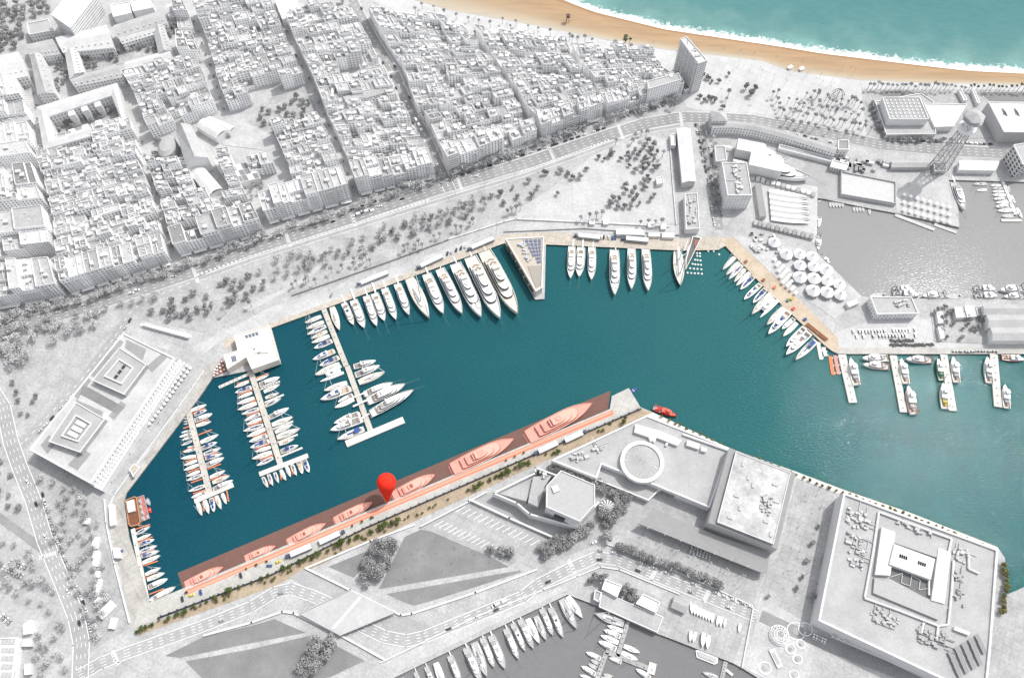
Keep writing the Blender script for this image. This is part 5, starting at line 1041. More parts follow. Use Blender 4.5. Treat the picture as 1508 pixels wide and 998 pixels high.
def band(pts, z0, z1, f0=.35, f1=.78, tumble=0.94):
    mb = MB(); k0 = 1 + (tumble - 1) * f0; k1 = 1 + (tumble - 1) * f1; h = z1 - z0
    lo = [(x, y, z0 + h * f0) for x, y in scl(pts, k0 * 1.012)]; hi = [(x, y, z0 + h * f1) for x, y in scl(pts, k1 * 1.012)]; mb.frustum(lo, hi, 0, True); mb.face(list(reversed(lo))); return mb
PROTO = {}
def proto(key, L): e = empty(key.split('|')[0], (0, 0, -500)); PROTO[key] = (e, L, [False]); return e
def sailboat(key, L=12.0, hm=None, dk=None, cov=None, cabm=None, bim=None, mast=1.35, wide=0.27, two=False):
    e = proto(key, L); B = L * wide; h, d, _ = hull(L, B, 0.09 * L, .72, 2.0, .25); h.build('hull', hm or W_, e); d.build('deck', dk or DKW, e); zd = 0.09 * L
    c = MB(); pl = plan(-L * .08, L * .24, B * .27, L * .14); c.frustum([(x, y, zd - .1) for x, y in pl], [(x, y, zd + .035 * L) for x, y in scl(pl, .88)]); cb = c.build('cabin', cabm or W_, e)
    w = MB()
    for s in (-1, 1): w.box((s * B * .225, L * .06, zd + .05), .16, L * .2, .36)
    w.build('window', GLS, cb); k = MB(); k.prism(plan(-L * .42, -L * .1, B * .24, .4), zd - .08, zd + .06); ck = k.build('cockpit', dk if dk else CUSH2, e)
    b = MB()
    for s in (-1, 1): b.box((s * B * .29, -L * .27, zd), B * .1, L * .28, .28)
    b.build('coaming', W_, ck)
    for my in ((L * .1,) if not two else (L * .18, -L * .2)):
        hM = mast * L * (1 if my > 0 else .75); m = MB(); m.tube((0, my, zd), (0, my, hM), .011 * L + .02, .008 * L, 6)
        ms = m.build('mast', ALU, e); sp = MB(); sp.tube((-B * .32, my, hM * .45), (B * .32, my, hM * .45), .06, None, 4); sp.tube((-B * .22, my, hM * .72), (B * .22, my, hM * .72), .06, None, 4); sp.build('spreader', ALU, ms)
        bo = MB(); bo.tube((0, my - .1, zd + .07 * L), (0, my - L * .36, zd + .075 * L), .03 * L, .018 * L, 6); bo.build('boom_cover', cov or W_, e)
    fs = MB(); fs.tube((0, L * .48, zd * 1.25), (0, L * .1 if not two else L * .18, mast * L * .92), .012 * L, .006 * L, 5); fs.build('furled_jib', W_, e)
    if bim: q = MB(); q.box((0, -L * .26, zd + 1.5), B * .62, L * .2, .1); q.build('bimini', bim, e); 
    return e
def motorboat(key, L=11.0, hm=None, cov=None, dk=None, top=True, fly=False, glass=True):
    e = proto(key, L); B = L * .30; H = .1 * L; h, d, _ = hull(L, B, H, .9, 2.6, .35); h.build('hull', hm or W_, e); d.build('deck', W_, e)
    c = MB(); pl = plan(-L * .16, L * .3, B * .36, L * .2); hc = .085 * L; c.frustum([(x, y, H - .05) for x, y in pl], [(x, y, H + hc) for x, y in scl(pl, .84)]); cb = c.build('cabin', W_, e)
    if glass: band(pl, H, H + hc, .4, .85, .84).build('windscreen', GLS, cb)
    k = MB(); k.prism(plan(-L * .46, -L * .17, B * .38, .5), H - .06, H + .07); ck = k.build('cockpit', dk or CUSH2, e); s = MB(); s.box((0, -L * .42, H + .07), B * .62, L * .06, .4); s.build('stern_seat', CUSH, ck)
    if fly: f = MB(); f.frustum([(x, y, H + hc) for x, y in scl(plan(-L * .2, L * .14, B * .3, L * .12), 1)], [(x, y, H + hc + .7) for x, y in scl(plan(-L * .2, L * .14, B * .3, L * .12), 1.05)]); fl = f.build('flybridge', W_, e); s = MB(); s.box((0, -L * .06, H + hc + .72), B * .4, L * .1, .1); s.build('seat', CUSH if not cov else cov, fl); a = MB(); a.box((0, -L * .16, H + hc + .6), B * .6, .5, 1.2); a.build('radar_arch', W_, e)
    elif top: t = MB(); t.box((0, -L * .12, H + hc + .35), B * .56, L * .22, .1); t.build('sun_top', cov or W_, e); a = MB(); a.box((0, -L * .21, H), B * .6, .3, hc + .35); a.build('radar_arch', W_, e)
    if cov: q = MB(); q.prism(plan(L * .02, L * .26, B * .2, L * .1), H + hc * .2, H + hc * 1.05); q.build('foredeck_cover', cov, e)
    p = MB(); p.box((0, -L * .52, .2), B * .7, L * .05, .15); p.build('swim_platform', dk or TEAKP, e); return e
def yacht(key, L=52.0, B=None, hm=None, wm=None, dk=None, gl=None, tiers=3, fore='teak', aft='teak', top='pool', s0=.84, cush=None, lines=True, pass_=True):
    wm = wm or W_; hm = hm or wm; dk = dk or TEAKP; gl = gl or GLS; cush = cush or CUSH; e = proto(key, L); B = B or L * .185; H = L * .075; bul = L * .014
    h, d, port = hull(L, B, H, s0, 3.0, .42, 18, bul, .05); h.build('hull', hm, e); d.build('deck', DKW if wm is W_ else dk, e)
    r = MB(); n = len(port)
    for s in (-1, 1):
        for (w0, y0, h0), (w1, y1, h1) in zip(port, port[1:]): r.add([(s * w0, y0, h0), (s * w1, y1, h1), (s * w1 * .93, y1, h1), (s * w0 * .93, y0, h0)], [(0, 1, 2, 3) if s > 0 else (3, 2, 1, 0)])
    r.build('gunwale', wm, e)
    pl = MB(); pl.box((0, -L * .51, .3), B * .75, L * .045, .3); pl.build('swim_platform', dk, e)
    z = H - bul; th = L * .046; specs = [(-.36, .27, .43, .17), (-.28, .17, .37, .14), (-.18, .06, .29, .10)][:tiers]
    for i, (a, b, w, f) in enumerate(specs):
        p = plan(a * L, b * L, w * B, f * L, 6, w * B * .9); t = tier(p, z - .05, z + th, .90).build(('main_deckhouse', 'upper_deckhouse', 'bridge_deck')[i], wm, e); band(p, z, z + th, .25, .86, .90).build('window_band', gl, t)
        dkk = MB(); dkk.prism(plan(a * L + .4, a * L + L * .085, w * B * .8, .6), z + th + .22, z + th + .30); dkk.build('aft_deck', dk, t)
        if i < tiers - 1 or top:
            fb = MB(); y = a * L + L * .05
            for s in (-1, 1): fb.box((s * w * B * .4, y, z + th + .3), w * B * .35, L * .022, .5)
            fb.box((0, y - L * .02, z + th + .3), w * B * .5, L * .015, .45); fb.build('deck_furniture', cush, t)
        z += th + .2
    p = plan(-.20 * L + (.0 if tiers > 2 else -.03 * L), .0 * L, .2 * B, .05 * L)
    if top == 'pool': q = MB(); q.lathe((0, -.03 * L, z), [(L * .026, 0), (L * .03, .9), (L * .022, .9), (L * .02, .5)], 14); q.build('spa_pool', wm, e); q = MB(); q.prism(plan(-.09 * L, .01 * L, .2 * B, .03 * L), z, z + .12); q.build('sun_deck', dk, e)
    elif top == 'glass': q = MB(); q.prism(plan(-.1 * L, -.03 * L, .17 * B, .02 * L), z + .02, z + .5); q.build('dark_awning', gl, e)
    elif top == 'sundeck': q = MB(); q.prism(plan(-.15 * L, .02 * L, .22 * B, .05 * L), z, z + .14); q.build('sun_deck', dk, e)
    a = MB(); a.box((0, -.12 * L, z), B * .46, L * .02, L * .035); a.box((0, -.12 * L, z + L * .035), B * .5, L * .035, .3); ar = a.build('radar_arch', wm, e); m = MB(); m.tube((0, -.12 * L, z + L * .035), (0, -.125 * L, z + L * .085), .2, .1, 6); m.build('antenna_mast', wm, ar)
    zd = H - bul
    if fore == 'pad': q = MB(); q.prism(plan(.24 * L, .42 * L, .2 * B, .12 * L), zd + .12 * H, zd + .2 * H); q.build('foredeck_pad', wm, e)
    elif fore == 'circle': q = MB(); zz = H * 1.1; q.lathe((0, .34 * L, zz - .4), [(L * .026, 0), (L * .026, .12), (L * .022, .12), (L * .022, .1)], 20); q.build('landing_circle', cush, e)
    elif fore == 'boats':
        for sx in (-1, 1): q = MB(); q.prism([(x * .12 * B + sx * .16 * B, y) for x, y in [(-1, .26 * L), (1, .26 * L), (1, .33 * L), (0, .36 * L), (-1, .33 * L)]], zd + .1 * H, zd + .45 * H); q.build('tender', wm, e)
        q = MB(); q.box((0, .40 * L, zd + .1 * H), .12 * B, .03 * L, .5); q.build('windlass', NAVY if wm is W_ else cush, e)
    elif fore == 'hatch': q = MB(); q.prism(plan(.26 * L, .36 * L, .14 * B, .05 * L), zd + .1 * H, zd + .3 * H); q.build('hatch', wm, e); q = MB(); q.box((0, .41 * L, zd + .15 * H), .1 * B, .02 * L, .5); q.build('windlass', gl, e)
    if lines:
        q = MB()
        for s in (-1, 1): q.tube((s * .3, .485 * L, H * 1.2), (s * L * .02, .5 * L + 10, -.2), .05, None, 4)
        q.build('mooring_line', mat('mooring_rope', (0.16, 0.26, 0.24), 0.9) if 'mooring_rope' not in MATS else MATS['mooring_rope'], e)
    if pass_: q = MB(); q.box((-.15 * B, -.5 * L - 4.5, 1.6), 1.1, 9, .2); q.build('gangway', wm, e)
    return e
def catamaran(key, L=13.0):
    e = proto(key, L); B = L * .5
    for s in (-1, 1):
        h, d, _ = hull(L, L * .15, 1.2, .8, 2.2, .2)
        for mbx in (h, d): mbx.v = [(x + s * (B / 2 - L * .075), y, z) for x, y, z in mbx.v]
        hh = h.build('hull', W_, e); d.build('deck', W_, hh)
    k = MB(); k.prism(plan(-L * .42, L * .2, B * .38, L * .1), .8, 1.35); k.build('bridge_deck', W_, e); c = MB(); pl = plan(-L * .2, L * .16, B * .3, L * .12); c.frustum([(x, y, 1.3) for x, y in pl], [(x, y, 2.5) for x, y in scl(pl, .85)]); cb = c.build('saloon', W_, e); w = MB(); w.prism(plan(-L * .1, 0, B * .12, .3), 2.5, 2.62); w.build('hatch', GLS, cb)
    m = MB(); m.tube((0, L * .1, 2.4), (0, L * .1, L * 1.3), .14, .09, 6); m.build('mast', ALU, e); b = MB(); b.tube((0, 0, 3.2), (0, -L * .38, 3.3), .25, .15, 6); b.build('boom_cover', W_, e); return e
def trawler(key, L=19.0, hm=None, gear=None, trim=None, wm=None):
    wm = wm or W_; e = proto(key, L); B = L * .28; H = L * .095; h, d, port = hull(L, B, H, .86, 2.1, .6, 12, .9, .03); h.build('hull', hm or wm, e); d.build('deck', TEAKP if wm is W_ else GG, e)
    r = MB()
    for s in (-1, 1):
        for (w0, y0, h0), (w1, y1, h1) in zip(port, port[1:]): r.add([(s * w0 * 1.01, y0, h0 + .02), (s * w1 * 1.01, y1, h1 + .02), (s * w1 * .88, y1, h1 + .02), (s * w0 * .88, y0, h0 + .02)], [(0, 1, 2, 3) if s > 0 else (3, 2, 1, 0)])
    r.build('gunwale', trim or wm, e)
    c = MB(); pl = plan(-L * .12, L * .26, B * .36, L * .14); z = H - .5; c.frustum([(x, y, z) for x, y in pl], [(x, y, z + 2.4) for x, y in scl(pl, .95)]); c.prism(scl(pl, 1.06), z + 2.4, z + 2.6, bottom=True); cb = c.build('deckhouse', wm, e)
    w = MB(); p2 = plan(L * .02, L * .2, B * .26, L * .08); w.frustum([(x, y, z + 2.6) for x, y in p2], [(x, y, z + 4.6) for x, y in scl(p2, .92)]); wh = w.build('wheelhouse', wm, e); band(p2, z + 2.6, z + 4.6, .4, .8, .92).build('window_band', GLS, wh)
    f = MB(); f.prism(plan(L * .3, L * .45, B * .22, L * .12), H * 1.1, H * 1.35); f.build('whaleback', wm, e)
    n = MB(); n.tube((-B * .28, -L * .26, H + .5), (B * .28, -L * .26, H + .5), .9, None, 10); n.build('net_drum', gear or GG, e); g = MB()
    for s in (-1, 1): g.tube((s * B * .33, -L * .44, H - .5), (s * B * .33, -L * .44, H + 4), .18, None, 5)
    g.tube((-B * .33, -L * .44, H + 4), (B * .33, -L * .44, H + 4), .18, None, 5); g.build('stern_gantry', RUST if wm is W_ else GD, e); x = MB(); x.box((B * .1, -L * .35, H - .6), B * .3, L * .08, .9); x.box((-B * .16, -L * .18, H - .6), B * .22, L * .06, 1.1); build_split(x, 'fish_crate', gear or GG, e); m = MB(); m.tube((0, -L * .02, z + 2.6), (0, -L * .02, z + 8.5), .16, .1, 6); m.build('mast', ALU, e); return e
def dinghy(key, L=5.0, hm=None, dk=None):
    e = proto(key, L); h, d, _ = hull(L, L * .36, .6, .85, 2.2, .3); h.build('hull', hm or W_, e); d.build('deck', dk or GREYC, e); b = MB(); b.box((0, -L * .1, .5), L * .3, .35, .15); b.build('thwart', TEAKP, e); c = MB(); c.box((0, -L * .47, .4), .4, .5, .7); c.build('outboard', GLS, e); return e
def drydinghy(key, L=6.5, m=None):
    e = proto(key, L); h, d, _ = hull(L, L * .3, .8, .7, 2.0, .2); 
    for mbx in (h, d): mbx.v = [(x, y, z + .9) for x, y, z in mbx.v]
    h.build('hull', m or GW, e); d.build('deck_cover', m or GW, e); c = MB(); c.box((0, -L * .2, 0), L * .22, .3, .6); c.box((0, L * .2, 0), L * .18, .3, .6); build_split(c, 'cradle', GD, e); return e
sailboat('sailing_yacht|navy', cov=NAVY); sailboat('sailing_yacht|white', cov=W_, dk=W2); sailboat('sailing_yacht|blue', cov=BLUE, bim=BLUE); sailboat('sailing_yacht|tan', cov=TANC, dk=TEAKP); sailboat('sailing_yacht|teak', cov=W_, dk=TEAKP, wide=.28)
sailboat('classic_yacht|teak', 30, DKH, TEAKP, W_, wide=.21, two=True, mast=1.05); sailboat('classic_yacht|wood', 24, W2, TEAKP, W_, wide=.25, mast=1.15)
motorboat('motor_cruiser|white', 11); motorboat('motor_cruiser|navy', 11, cov=NAVY, fly=False); motorboat('motor_cruiser|fly', 15, fly=True); motorboat('motor_cruiser|blue', 15, cov=BLUE, fly=True, dk=TEAK); motorboat('motor_cruiser|open', 8, top=False, cov=None); motorboat('motor_cruiser|tan', 11, cov=TANC)
catamaran('catamaran'); dinghy('dinghy'); dinghy('dinghy|blue', hm=BLUE, dk=BLUE); dinghy('dinghy|red', hm=RED, dk=RED)
yacht('motor_yacht|small', 24, tiers=2, fore='pad', top='sundeck', B=5.9); yacht('motor_yacht|darkglass', 26, tiers=2, fore='pad', top='glass', B=6.2, hm=W_, dk=GREYC); yacht('motor_yacht|mid', 36, tiers=2, fore='pad', top='pool', B=7.4)
yacht('superyacht|navyhull', 45, hm=DKH, fore='hatch', top='sundeck', dk=DKW, B=9.2); yacht('superyacht|boats', 62, fore='boats', top='pool', B=11.5); yacht('superyacht|circle', 66, fore='circle', top='sundeck', B=12); yacht('superyacht|pad', 70, fore='pad', top='pool', B=12.5); yacht('superyacht|cream', 72, wm=W2, fore='pad', top='pool', B=13)
SALK = dict(hm=SAL, wm=SAL, dk=SAL2, gl=SALD, cush=SAL2, lines=False, pass_=False)
yacht('salmon_yacht|a', 32, tiers=2, fore='hatch', top='glass', B=8.4, **SALK); yacht('salmon_yacht|b', 60, fore='circle', top='sundeck', B=14.5, **SALK); yacht('salmon_yacht|c', 60, fore='pad', top='pool', B=14.5, **SALK)
GK = dict(hm=GW, wm=GW, dk=GG, gl=GD, cush=GG)
yacht('grey_yacht|a', 30, tiers=2, fore='pad', top='sundeck', B=6.6, **GK); yacht('grey_yacht|b', 34, tiers=2, fore='hatch', top='pool', B=7.2, **GK); yacht('grey_yacht|c', 34, tiers=2, fore='hatch', top='glass', B=7.0, **GK)
sailboat('grey_sailing_yacht', hm=GW, dk=GW, cov=GW, cabm=GW); sailboat('grey_sailing_yacht|dark', hm=GW, dk=GG, cov=GG, cabm=GW, wide=.27); motorboat('grey_motor_cruiser', 11, hm=GW, dk=GG)
trawler('fishing_boat|white', gear=GG, trim=W_); trawler('fishing_boat|red', trim=REDP, gear=GG, hm=W_); trawler('fishing_boat|redhull', trim=W_, gear=TEAK, hm=RED); trawler('red_launch', trim=RED, gear=RED, hm=RED, wm=REDL); trawler('fishing_boat|green', trim=GREEN, gear=GREEN, hm=GREEN); trawler('fishing_boat|yellow', gear=YEL, trim=W_); trawler('fishing_boat|blue', gear=GREYC, trim=W_); trawler('grey_fishing_boat', wm=GW, hm=GW, gear=GG, trim=GG)
drydinghy('hauled_dinghy'); drydinghy('dark_hauled_boat', m=GG); dinghy('grey_dinghy', hm=GW, dk=GG)
NBOAT = [0]
def put(key, st, bw, label, cat, group, wk=1.0, z=None):
    e, L, used = PROTO[key]; zz = WZ if z is None else z; a, b = G(*st, zz + 1.2), G(*bw, zz + 1.8); a.z = b.z = zz
    o = dup(e) if used[0] else e; used[0] = True; d = b - a; o.location = (a + b) / 2; o.rotation_euler = (0, 0, math.atan2(d.y, d.x) - math.pi / 2); s = d.length / L; o.scale = (s * wk, s, s if s < 1.2 else s)
    tag(o, label, cat, group); NBOAT[0] += 1; return o
def zl(x0, y0, k, rows): return [tuple([(x0 + r[0] / k, y0 + r[1] / k), (x0 + r[2] / k, y0 + r[3] / k)] + list(r[4:])) for r in rows]
SDESC = {'n': ('sailing_yacht|navy', 'sailing yacht with navy cover'), 'w': ('sailing_yacht|white', 'all white sailing yacht'), 'b': ('sailing_yacht|blue', 'sailing yacht under blue bimini'), 't': ('sailing_yacht|tan', 'sailing yacht with tan cover'), 'k': ('sailing_yacht|teak', 'slim teak decked sailing yacht'), 'm': ('motor_cruiser|white', 'white motor cruiser'), 'v': ('motor_cruiser|navy', 'motor cruiser with navy cover'), 'f': ('motor_cruiser|fly', 'white flybridge cruiser'), 'u': ('motor_cruiser|blue', 'blue covered flybridge cruiser'), 'o': ('motor_cruiser|open', 'small open motorboat'), 'c': ('catamaran', 'white catamaran'), 'a': ('motor_cruiser|tan', 'motor cruiser with tan covers'), 'd': ('dinghy', 'little grey dinghy'),
    'Y': ('motor_yacht|small', 'white motor yacht'), 'N': ('superyacht|navyhull', 'large navy hulled yacht'), 'G': ('grey_sailing_yacht', 'white sailing yacht'), 'H': ('grey_sailing_yacht|dark', 'grey decked sailing yacht'), 'M': ('grey_motor_cruiser', 'white motor cruiser'), 'A': ('grey_yacht|a', 'long bowed motor yacht'), 'B': ('grey_yacht|b', 'white spa deck motor yacht'), 'C': ('grey_yacht|c', 'dark topped motor yacht'), 'F': ('grey_fishing_boat', 'pale fishing boat'), 'D': ('grey_dinghy', 'small white boat'), 'K': ('hauled_dinghy', 'long white hull'), 'L': ('dark_hauled_boat', 'long grey hull')}
CATS = {'sailing_yacht': 'sailboat', 'classic_yacht': 'sailboat', 'motor_cruiser': 'motorboat', 'catamaran': 'sailboat', 'dinghy': 'dinghy', 'motor_yacht': 'yacht', 'superyacht': 'yacht', 'grey_sailing_yacht': 'sailboat', 'grey_motor_cruiser': 'motorboat', 'grey_yacht': 'yacht', 'grey_fishing_boat': 'fishing boat', 'grey_dinghy': 'dinghy', 'hauled_dinghy': 'boat', 'dark_hauled_boat': 'boat'}
def row(rows, where, group, wk=1.0):
    for i, r in enumerate(rows):
        key, ds = SDESC[r[2]]; put(key, r[0], r[1], f'{ds}, {nth(i)} {where}', CATS[key.split("|")[0]], group, wk * (.88 if key in ('motor_cruiser|fly', 'motor_cruiser|blue', 'catamaran') else 1))
M1 = (250, 580, 5.2545); M2 = (330, 530, 5.12); M3 = (440, 445, 7.983); M4 = (460, 540, 7.983)
row(zl(*M1, [(135,185,95,185,'d'),(140,205,100,210,'d'),(140,225,100,230,'d'),(150,282,85,296,'m'),(160,306,72,330,'m'),(165,332,92,352,'o'),(170,360,85,395,'n'),(180,400,130,410,'o'),(190,425,103,447,'m'),(200,478,82,497,'w'),(210,512,105,550,'w'),(222,545,104,588,'w'),(230,595,125,635,'w'),(247,625,125,668,'n'),(268,708,140,752,'n'),(275,760,165,800,'m')]), 'down the quay side of the short western pier', 'boats on the western pier')
row(zl(*M1, [(165,128,285,80,'w'),(190,160,285,120,'v'),(195,205,330,150,'m'),(205,245,320,210,'w'),(238,375,378,312,'w'),(248,420,365,370,'v'),(262,468,395,415,'n'),(275,500,410,460,'b'),(280,555,420,490,'m'),(310,645,430,590,'w'),(330,685,465,630,'t'),(338,740,490,665,'f')]), 'down the open side of the short western pier', 'boats on the western pier')
row(zl(*M1, [(215,840,245,940,'k'),(270,820,300,925,'w'),(320,805,340,910,'v'),(360,785,395,890,'t'),(405,765,435,850,'w')]), 'across the end of the short western pier', 'boats on the western pier', 1.1)
row(zl(*M2, [(185,160,75,205,'k'),(200,205,82,245,'v'),(210,245,100,285,'w'),(228,285,95,330,'w'),(245,325,100,375,'k'),(262,365,130,408,'n'),(265,405,155,455,'m'),(280,440,165,485,'w'),(295,490,142,535,'n'),(310,520,170,578,'w'),(320,570,188,615,'m'),(335,610,198,660,'v'),(350,655,230,690,'w'),(360,695,208,745,'k'),(370,735,243,795,'n')]), 'down the inner side of the clubhouse pier', 'boats on the clubhouse pier')
row(zl(*M2, [(245,150,335,110,'w'),(270,190,420,128,'m'),(300,240,420,180,'w'),(310,285,415,245,'t'),(312,345,430,285,'n'),(340,435,490,360,'f'),(362,490,520,428,'w'),(385,545,520,480,'w'),(398,585,575,515,'k'),(415,635,530,590,'t'),(430,690,560,640,'v')]), 'down the outer side of the clubhouse pier', 'boats on the clubhouse pier')
row(zl(*M2, [(290,880,330,960,'n'),(335,860,365,945,'n'),(380,845,410,925,'n'),(425,825,465,905,'w'),(470,800,500,880,'w'),(510,785,545,870,'n'),(560,760,590,855,'a'),(600,745,640,845,'v')]), 'across the end of the clubhouse pier', 'boats on the clubhouse pier', 1.15)
row(zl(*M3, [(265,165,70,240,'k'),(295,230,85,310,'k'),(320,280,97,378,'n'),(335,340,140,425,'t'),(360,395,150,475,'w'),(385,455,180,540,'v'),(415,575,165,675,'u'),(465,650,245,745,'v'),(485,730,190,855,'k'),(515,790,235,895,'c')]) + zl(*M4, [(410,190,135,280,'k'),(445,260,100,390,'u'),(470,330,300,410,'m'),(490,380,260,480,'w'),(550,555,255,665,'f'),(575,620,215,750,'f'),(610,730,290,855,'b')]), 'down the inner side of the long pier', 'boats on the long pier')
row(zl(*M3, [(650,760,910,685,'f'),(670,860,955,745,'f'),(705,945,1015,820,'k')]) + zl(*M4, [(610,325,950,185,'Y'),(655,410,1095,205,'Y'),(690,560,1200,275,'N')]), 'down the outer side of the long pier', 'boats on the long pier')
DG = (1050, 350, 4.535)
row(zl(*DG, [(145,130,62,215,'k'),(175,165,85,250,'k'),(195,185,102,280,'n'),(215,210,138,298,'t'),(245,235,152,322,'w'),(270,260,182,347,'v'),(315,315,205,415,'u'),(350,345,265,437,'v'),(385,380,255,515,'k'),(415,405,292,520,'c'),(475,470,355,585,'k'),(505,500,365,648,'u'),(540,540,460,610,'m'),(560,570,465,660,'w'),(610,605,485,730,'f'),(640,640,483,785,'f'),(685,690,545,820,'b')]), 'along the ochre east quay from the top', 'boats on the east quay', .82)
row(zl(170, 720, 5.253, [(160,345,268,285,'n'),(170,390,275,345,'w'),(182,432,300,385,'v'),(190,485,322,435,'n'),(200,520,340,475,'b'),(210,570,348,510,'w'),(230,660,350,605,'w'),(245,700,382,645,'w'),(255,760,405,690,'m')]), 'down the west quay pontoon', 'boats on the west quay pontoon')
put('motor_yacht|small', (170 + 275 / 5.253, 720 + 860 / 5.253), (170 + 465 / 5.253, 720 + 752 / 5.253), 'largest white motor yacht in the corner of west and south quays', 'yacht', 'boats on the west quay pontoon')
# superyachts stern-to on the north quay
NQ = 'yachts moored stern-to along the north quay'
for key, r, lab in (('classic_yacht|wood', (85,570,180,878), 'small classic sailing yacht with pale teak deck beside the root of the long pier'), ('motor_yacht|darkglass', (240,510,370,805), 'motor yacht with dark glass top deck, left end of the yacht row'), ('motor_yacht|small', (370,475,515,850), 'cream white motor yacht next to the dark topped one'), ('motor_yacht|mid', (540,420,680,825), 'motor yacht with round stern and spa deck, third in the quay row'), ('motor_yacht|small', (650,385,785,755), 'slim motor yacht hugging the round sterned one'), ('motor_yacht|mid', (785,320,940,740), 'motor yacht second left of the big classic sailing yacht'), ('motor_yacht|mid', (955,260,1115,680), 'motor yacht immediately left of the big classic sailing yacht')):
    q = zl(480, 390, 9.075, [r])[0]; put(key, q[0], q[1], lab, 'yacht', NQ, 1.05)
q = zl(480, 390, 9.075, [(1120,200,1385,725)])[0]; put('classic_yacht|wood', q[0], q[1], 'large classic sailing yacht with teak deck and tall rig on the north quay', 'sailboat', NQ)
for key, r, lab in (('motor_yacht|mid', (65,420,255,870), 'slender white superyacht beside the big sailing yacht'), ('superyacht|pad', (215,365,470,875), 'white superyacht with teak bow third from the wedge pier end'), ('superyacht|boats', (390,310,685,915), 'superyacht carrying tenders and blue gear on its foredeck'), ('superyacht|circle', (560,240,900,935), 'superyacht with helicopter circle on its long teak bow'), ('superyacht|cream', (720,175,1095,885), 'largest cream superyacht nearest the wedge pavilion')):
    q = zl(620, 350, 7.675, [r])[0]; put(key, q[0], q[1], lab, 'yacht', NQ, 1.08)
for key, r, lab in (('motor_yacht|mid', (140,150,125,445), 'motor yacht first to the right of the wedge pavilion'), ('motor_yacht|small', (225,155,205,430), 'narrow motor yacht second right of the wedge pavilion'), ('motor_yacht|mid', (325,155,320,460), 'motor yacht third to the right of the wedge pavilion'), ('superyacht|boats', (530,185,535,605), 'long superyacht with open top deck, left of the group of three'), ('superyacht|pad', (690,170,690,550), 'superyacht in the middle of the group of three'), ('superyacht|pad', (820,175,845,565), 'superyacht at the right of the group of three'), ('classic_yacht|teak', (1115,200,1140,520), 'big teak decked schooner beside the dark prow pier')):
    q = zl(820, 340, 6.283, [r])[0]; put(key, q[0], q[1], lab, 'yacht', NQ, 1.05 if key != 'classic_yacht|teak' else 1.3)
# south quay berth: its salmon overlay tint put into yacht and water colours
SQ = 'yachts under the salmon overlay tint on the south quay berth'
for key, st, bw, lab, wk in (('salmon_yacht|a', (273, 861.5), (329, 834), 'salmon yacht at the left end of the brown berth', 1), ('salmon_yacht|a', (361, 822), (406, 803), 'small salmon yacht second from the left in the berth', 1.05), ('salmon_yacht|a', (424, 799), (480, 770), 'salmon yacht third from the left in the berth', 1), ('salmon_yacht|a', (493, 767), (549, 739), 'salmon yacht just left of the red pin', 1), ('salmon_yacht|a', (579, 731), (641, 698), 'salmon yacht just right of the red pin', 1.05), ('salmon_yacht|b', (666, 691), (757, 646), 'big salmon yacht with landing circle, second from the quay head', 1), ('salmon_yacht|c', (777, 644), (872, 594), 'biggest salmon yacht nearest the quay head', 1)):
    o = put(key, st, bw, lab, 'yacht', SQ, wk * .92); o.scale.z *= .62
sheet('tinted_berth_water', [(261.5, 843), (899, 575), (895.5, 602.5), (269, 866)], WZ + 0.05, water_mat('overlay_tinted_water', (0.155, 0.088, 0.074), (0.185, 0.105, 0.088), 0.3, 0.3, 0.3, streak=0.05)[0])  # overlay zone tint, modelled as a brown sheet on the water
# fishing boats on the finger piers
FB = 'fishing boats on the concrete finger piers'; ff = lambda r: zl(1220, 510, 5.236, [r])[0]
for key, r, lab in (('fishing_boat|blue', (215,300,165,88), 'white fishing boat lying along the first concrete finger pier'), ('fishing_boat|white', (458,92,255,92), 'grey white fishing boat tight against the quay between first two piers'), ('fishing_boat|red', (465,158,262,140), 'red trimmed fishing boat outside the grey one'), ('fishing_boat|white', (598,288,556,92), 'fishing boat at the inner berth of the second finger pier'), ('fishing_boat|red', (655,525,608,300), 'fishing boat with long open stern at the outer second pier'), ('fishing_boat|red', (795,108,592,98), 'red and white fishing boat lying along the quay wall'), ('fishing_boat|green', (870,265,842,88), 'green hulled fishing boat inside the third finger pier'), ('fishing_boat|blue', (988,278,955,82), 'white fishing boat right of the third finger pier'), ('fishing_boat|yellow', (897,482,880,280), 'fishing boat with yellow net at the outer third pier'), ('fishing_boat|white', (1240,285,1218,80), 'long white fishing boat left of the fourth finger pier'), ('fishing_boat|blue', (1375,478,1355,292), 'fishing boat with blue bow at the outer fourth pier'), ('fishing_boat|redhull', (1335,85,1515,100), 'red hulled boat moored by the quay at the right edge')):
    q = ff(r); put(key, q[0], q[1], lab, 'fishing boat', FB, 1.0)
put('red_launch', (962, 599.5), (997, 612.5), 'bright red boat moored alone off the aquarium corner', 'boat', None, .95); put('dinghy|blue', (929, 577), (939, 570), 'small blue boat moored at the quay head', 'dinghy', None, 1.2)
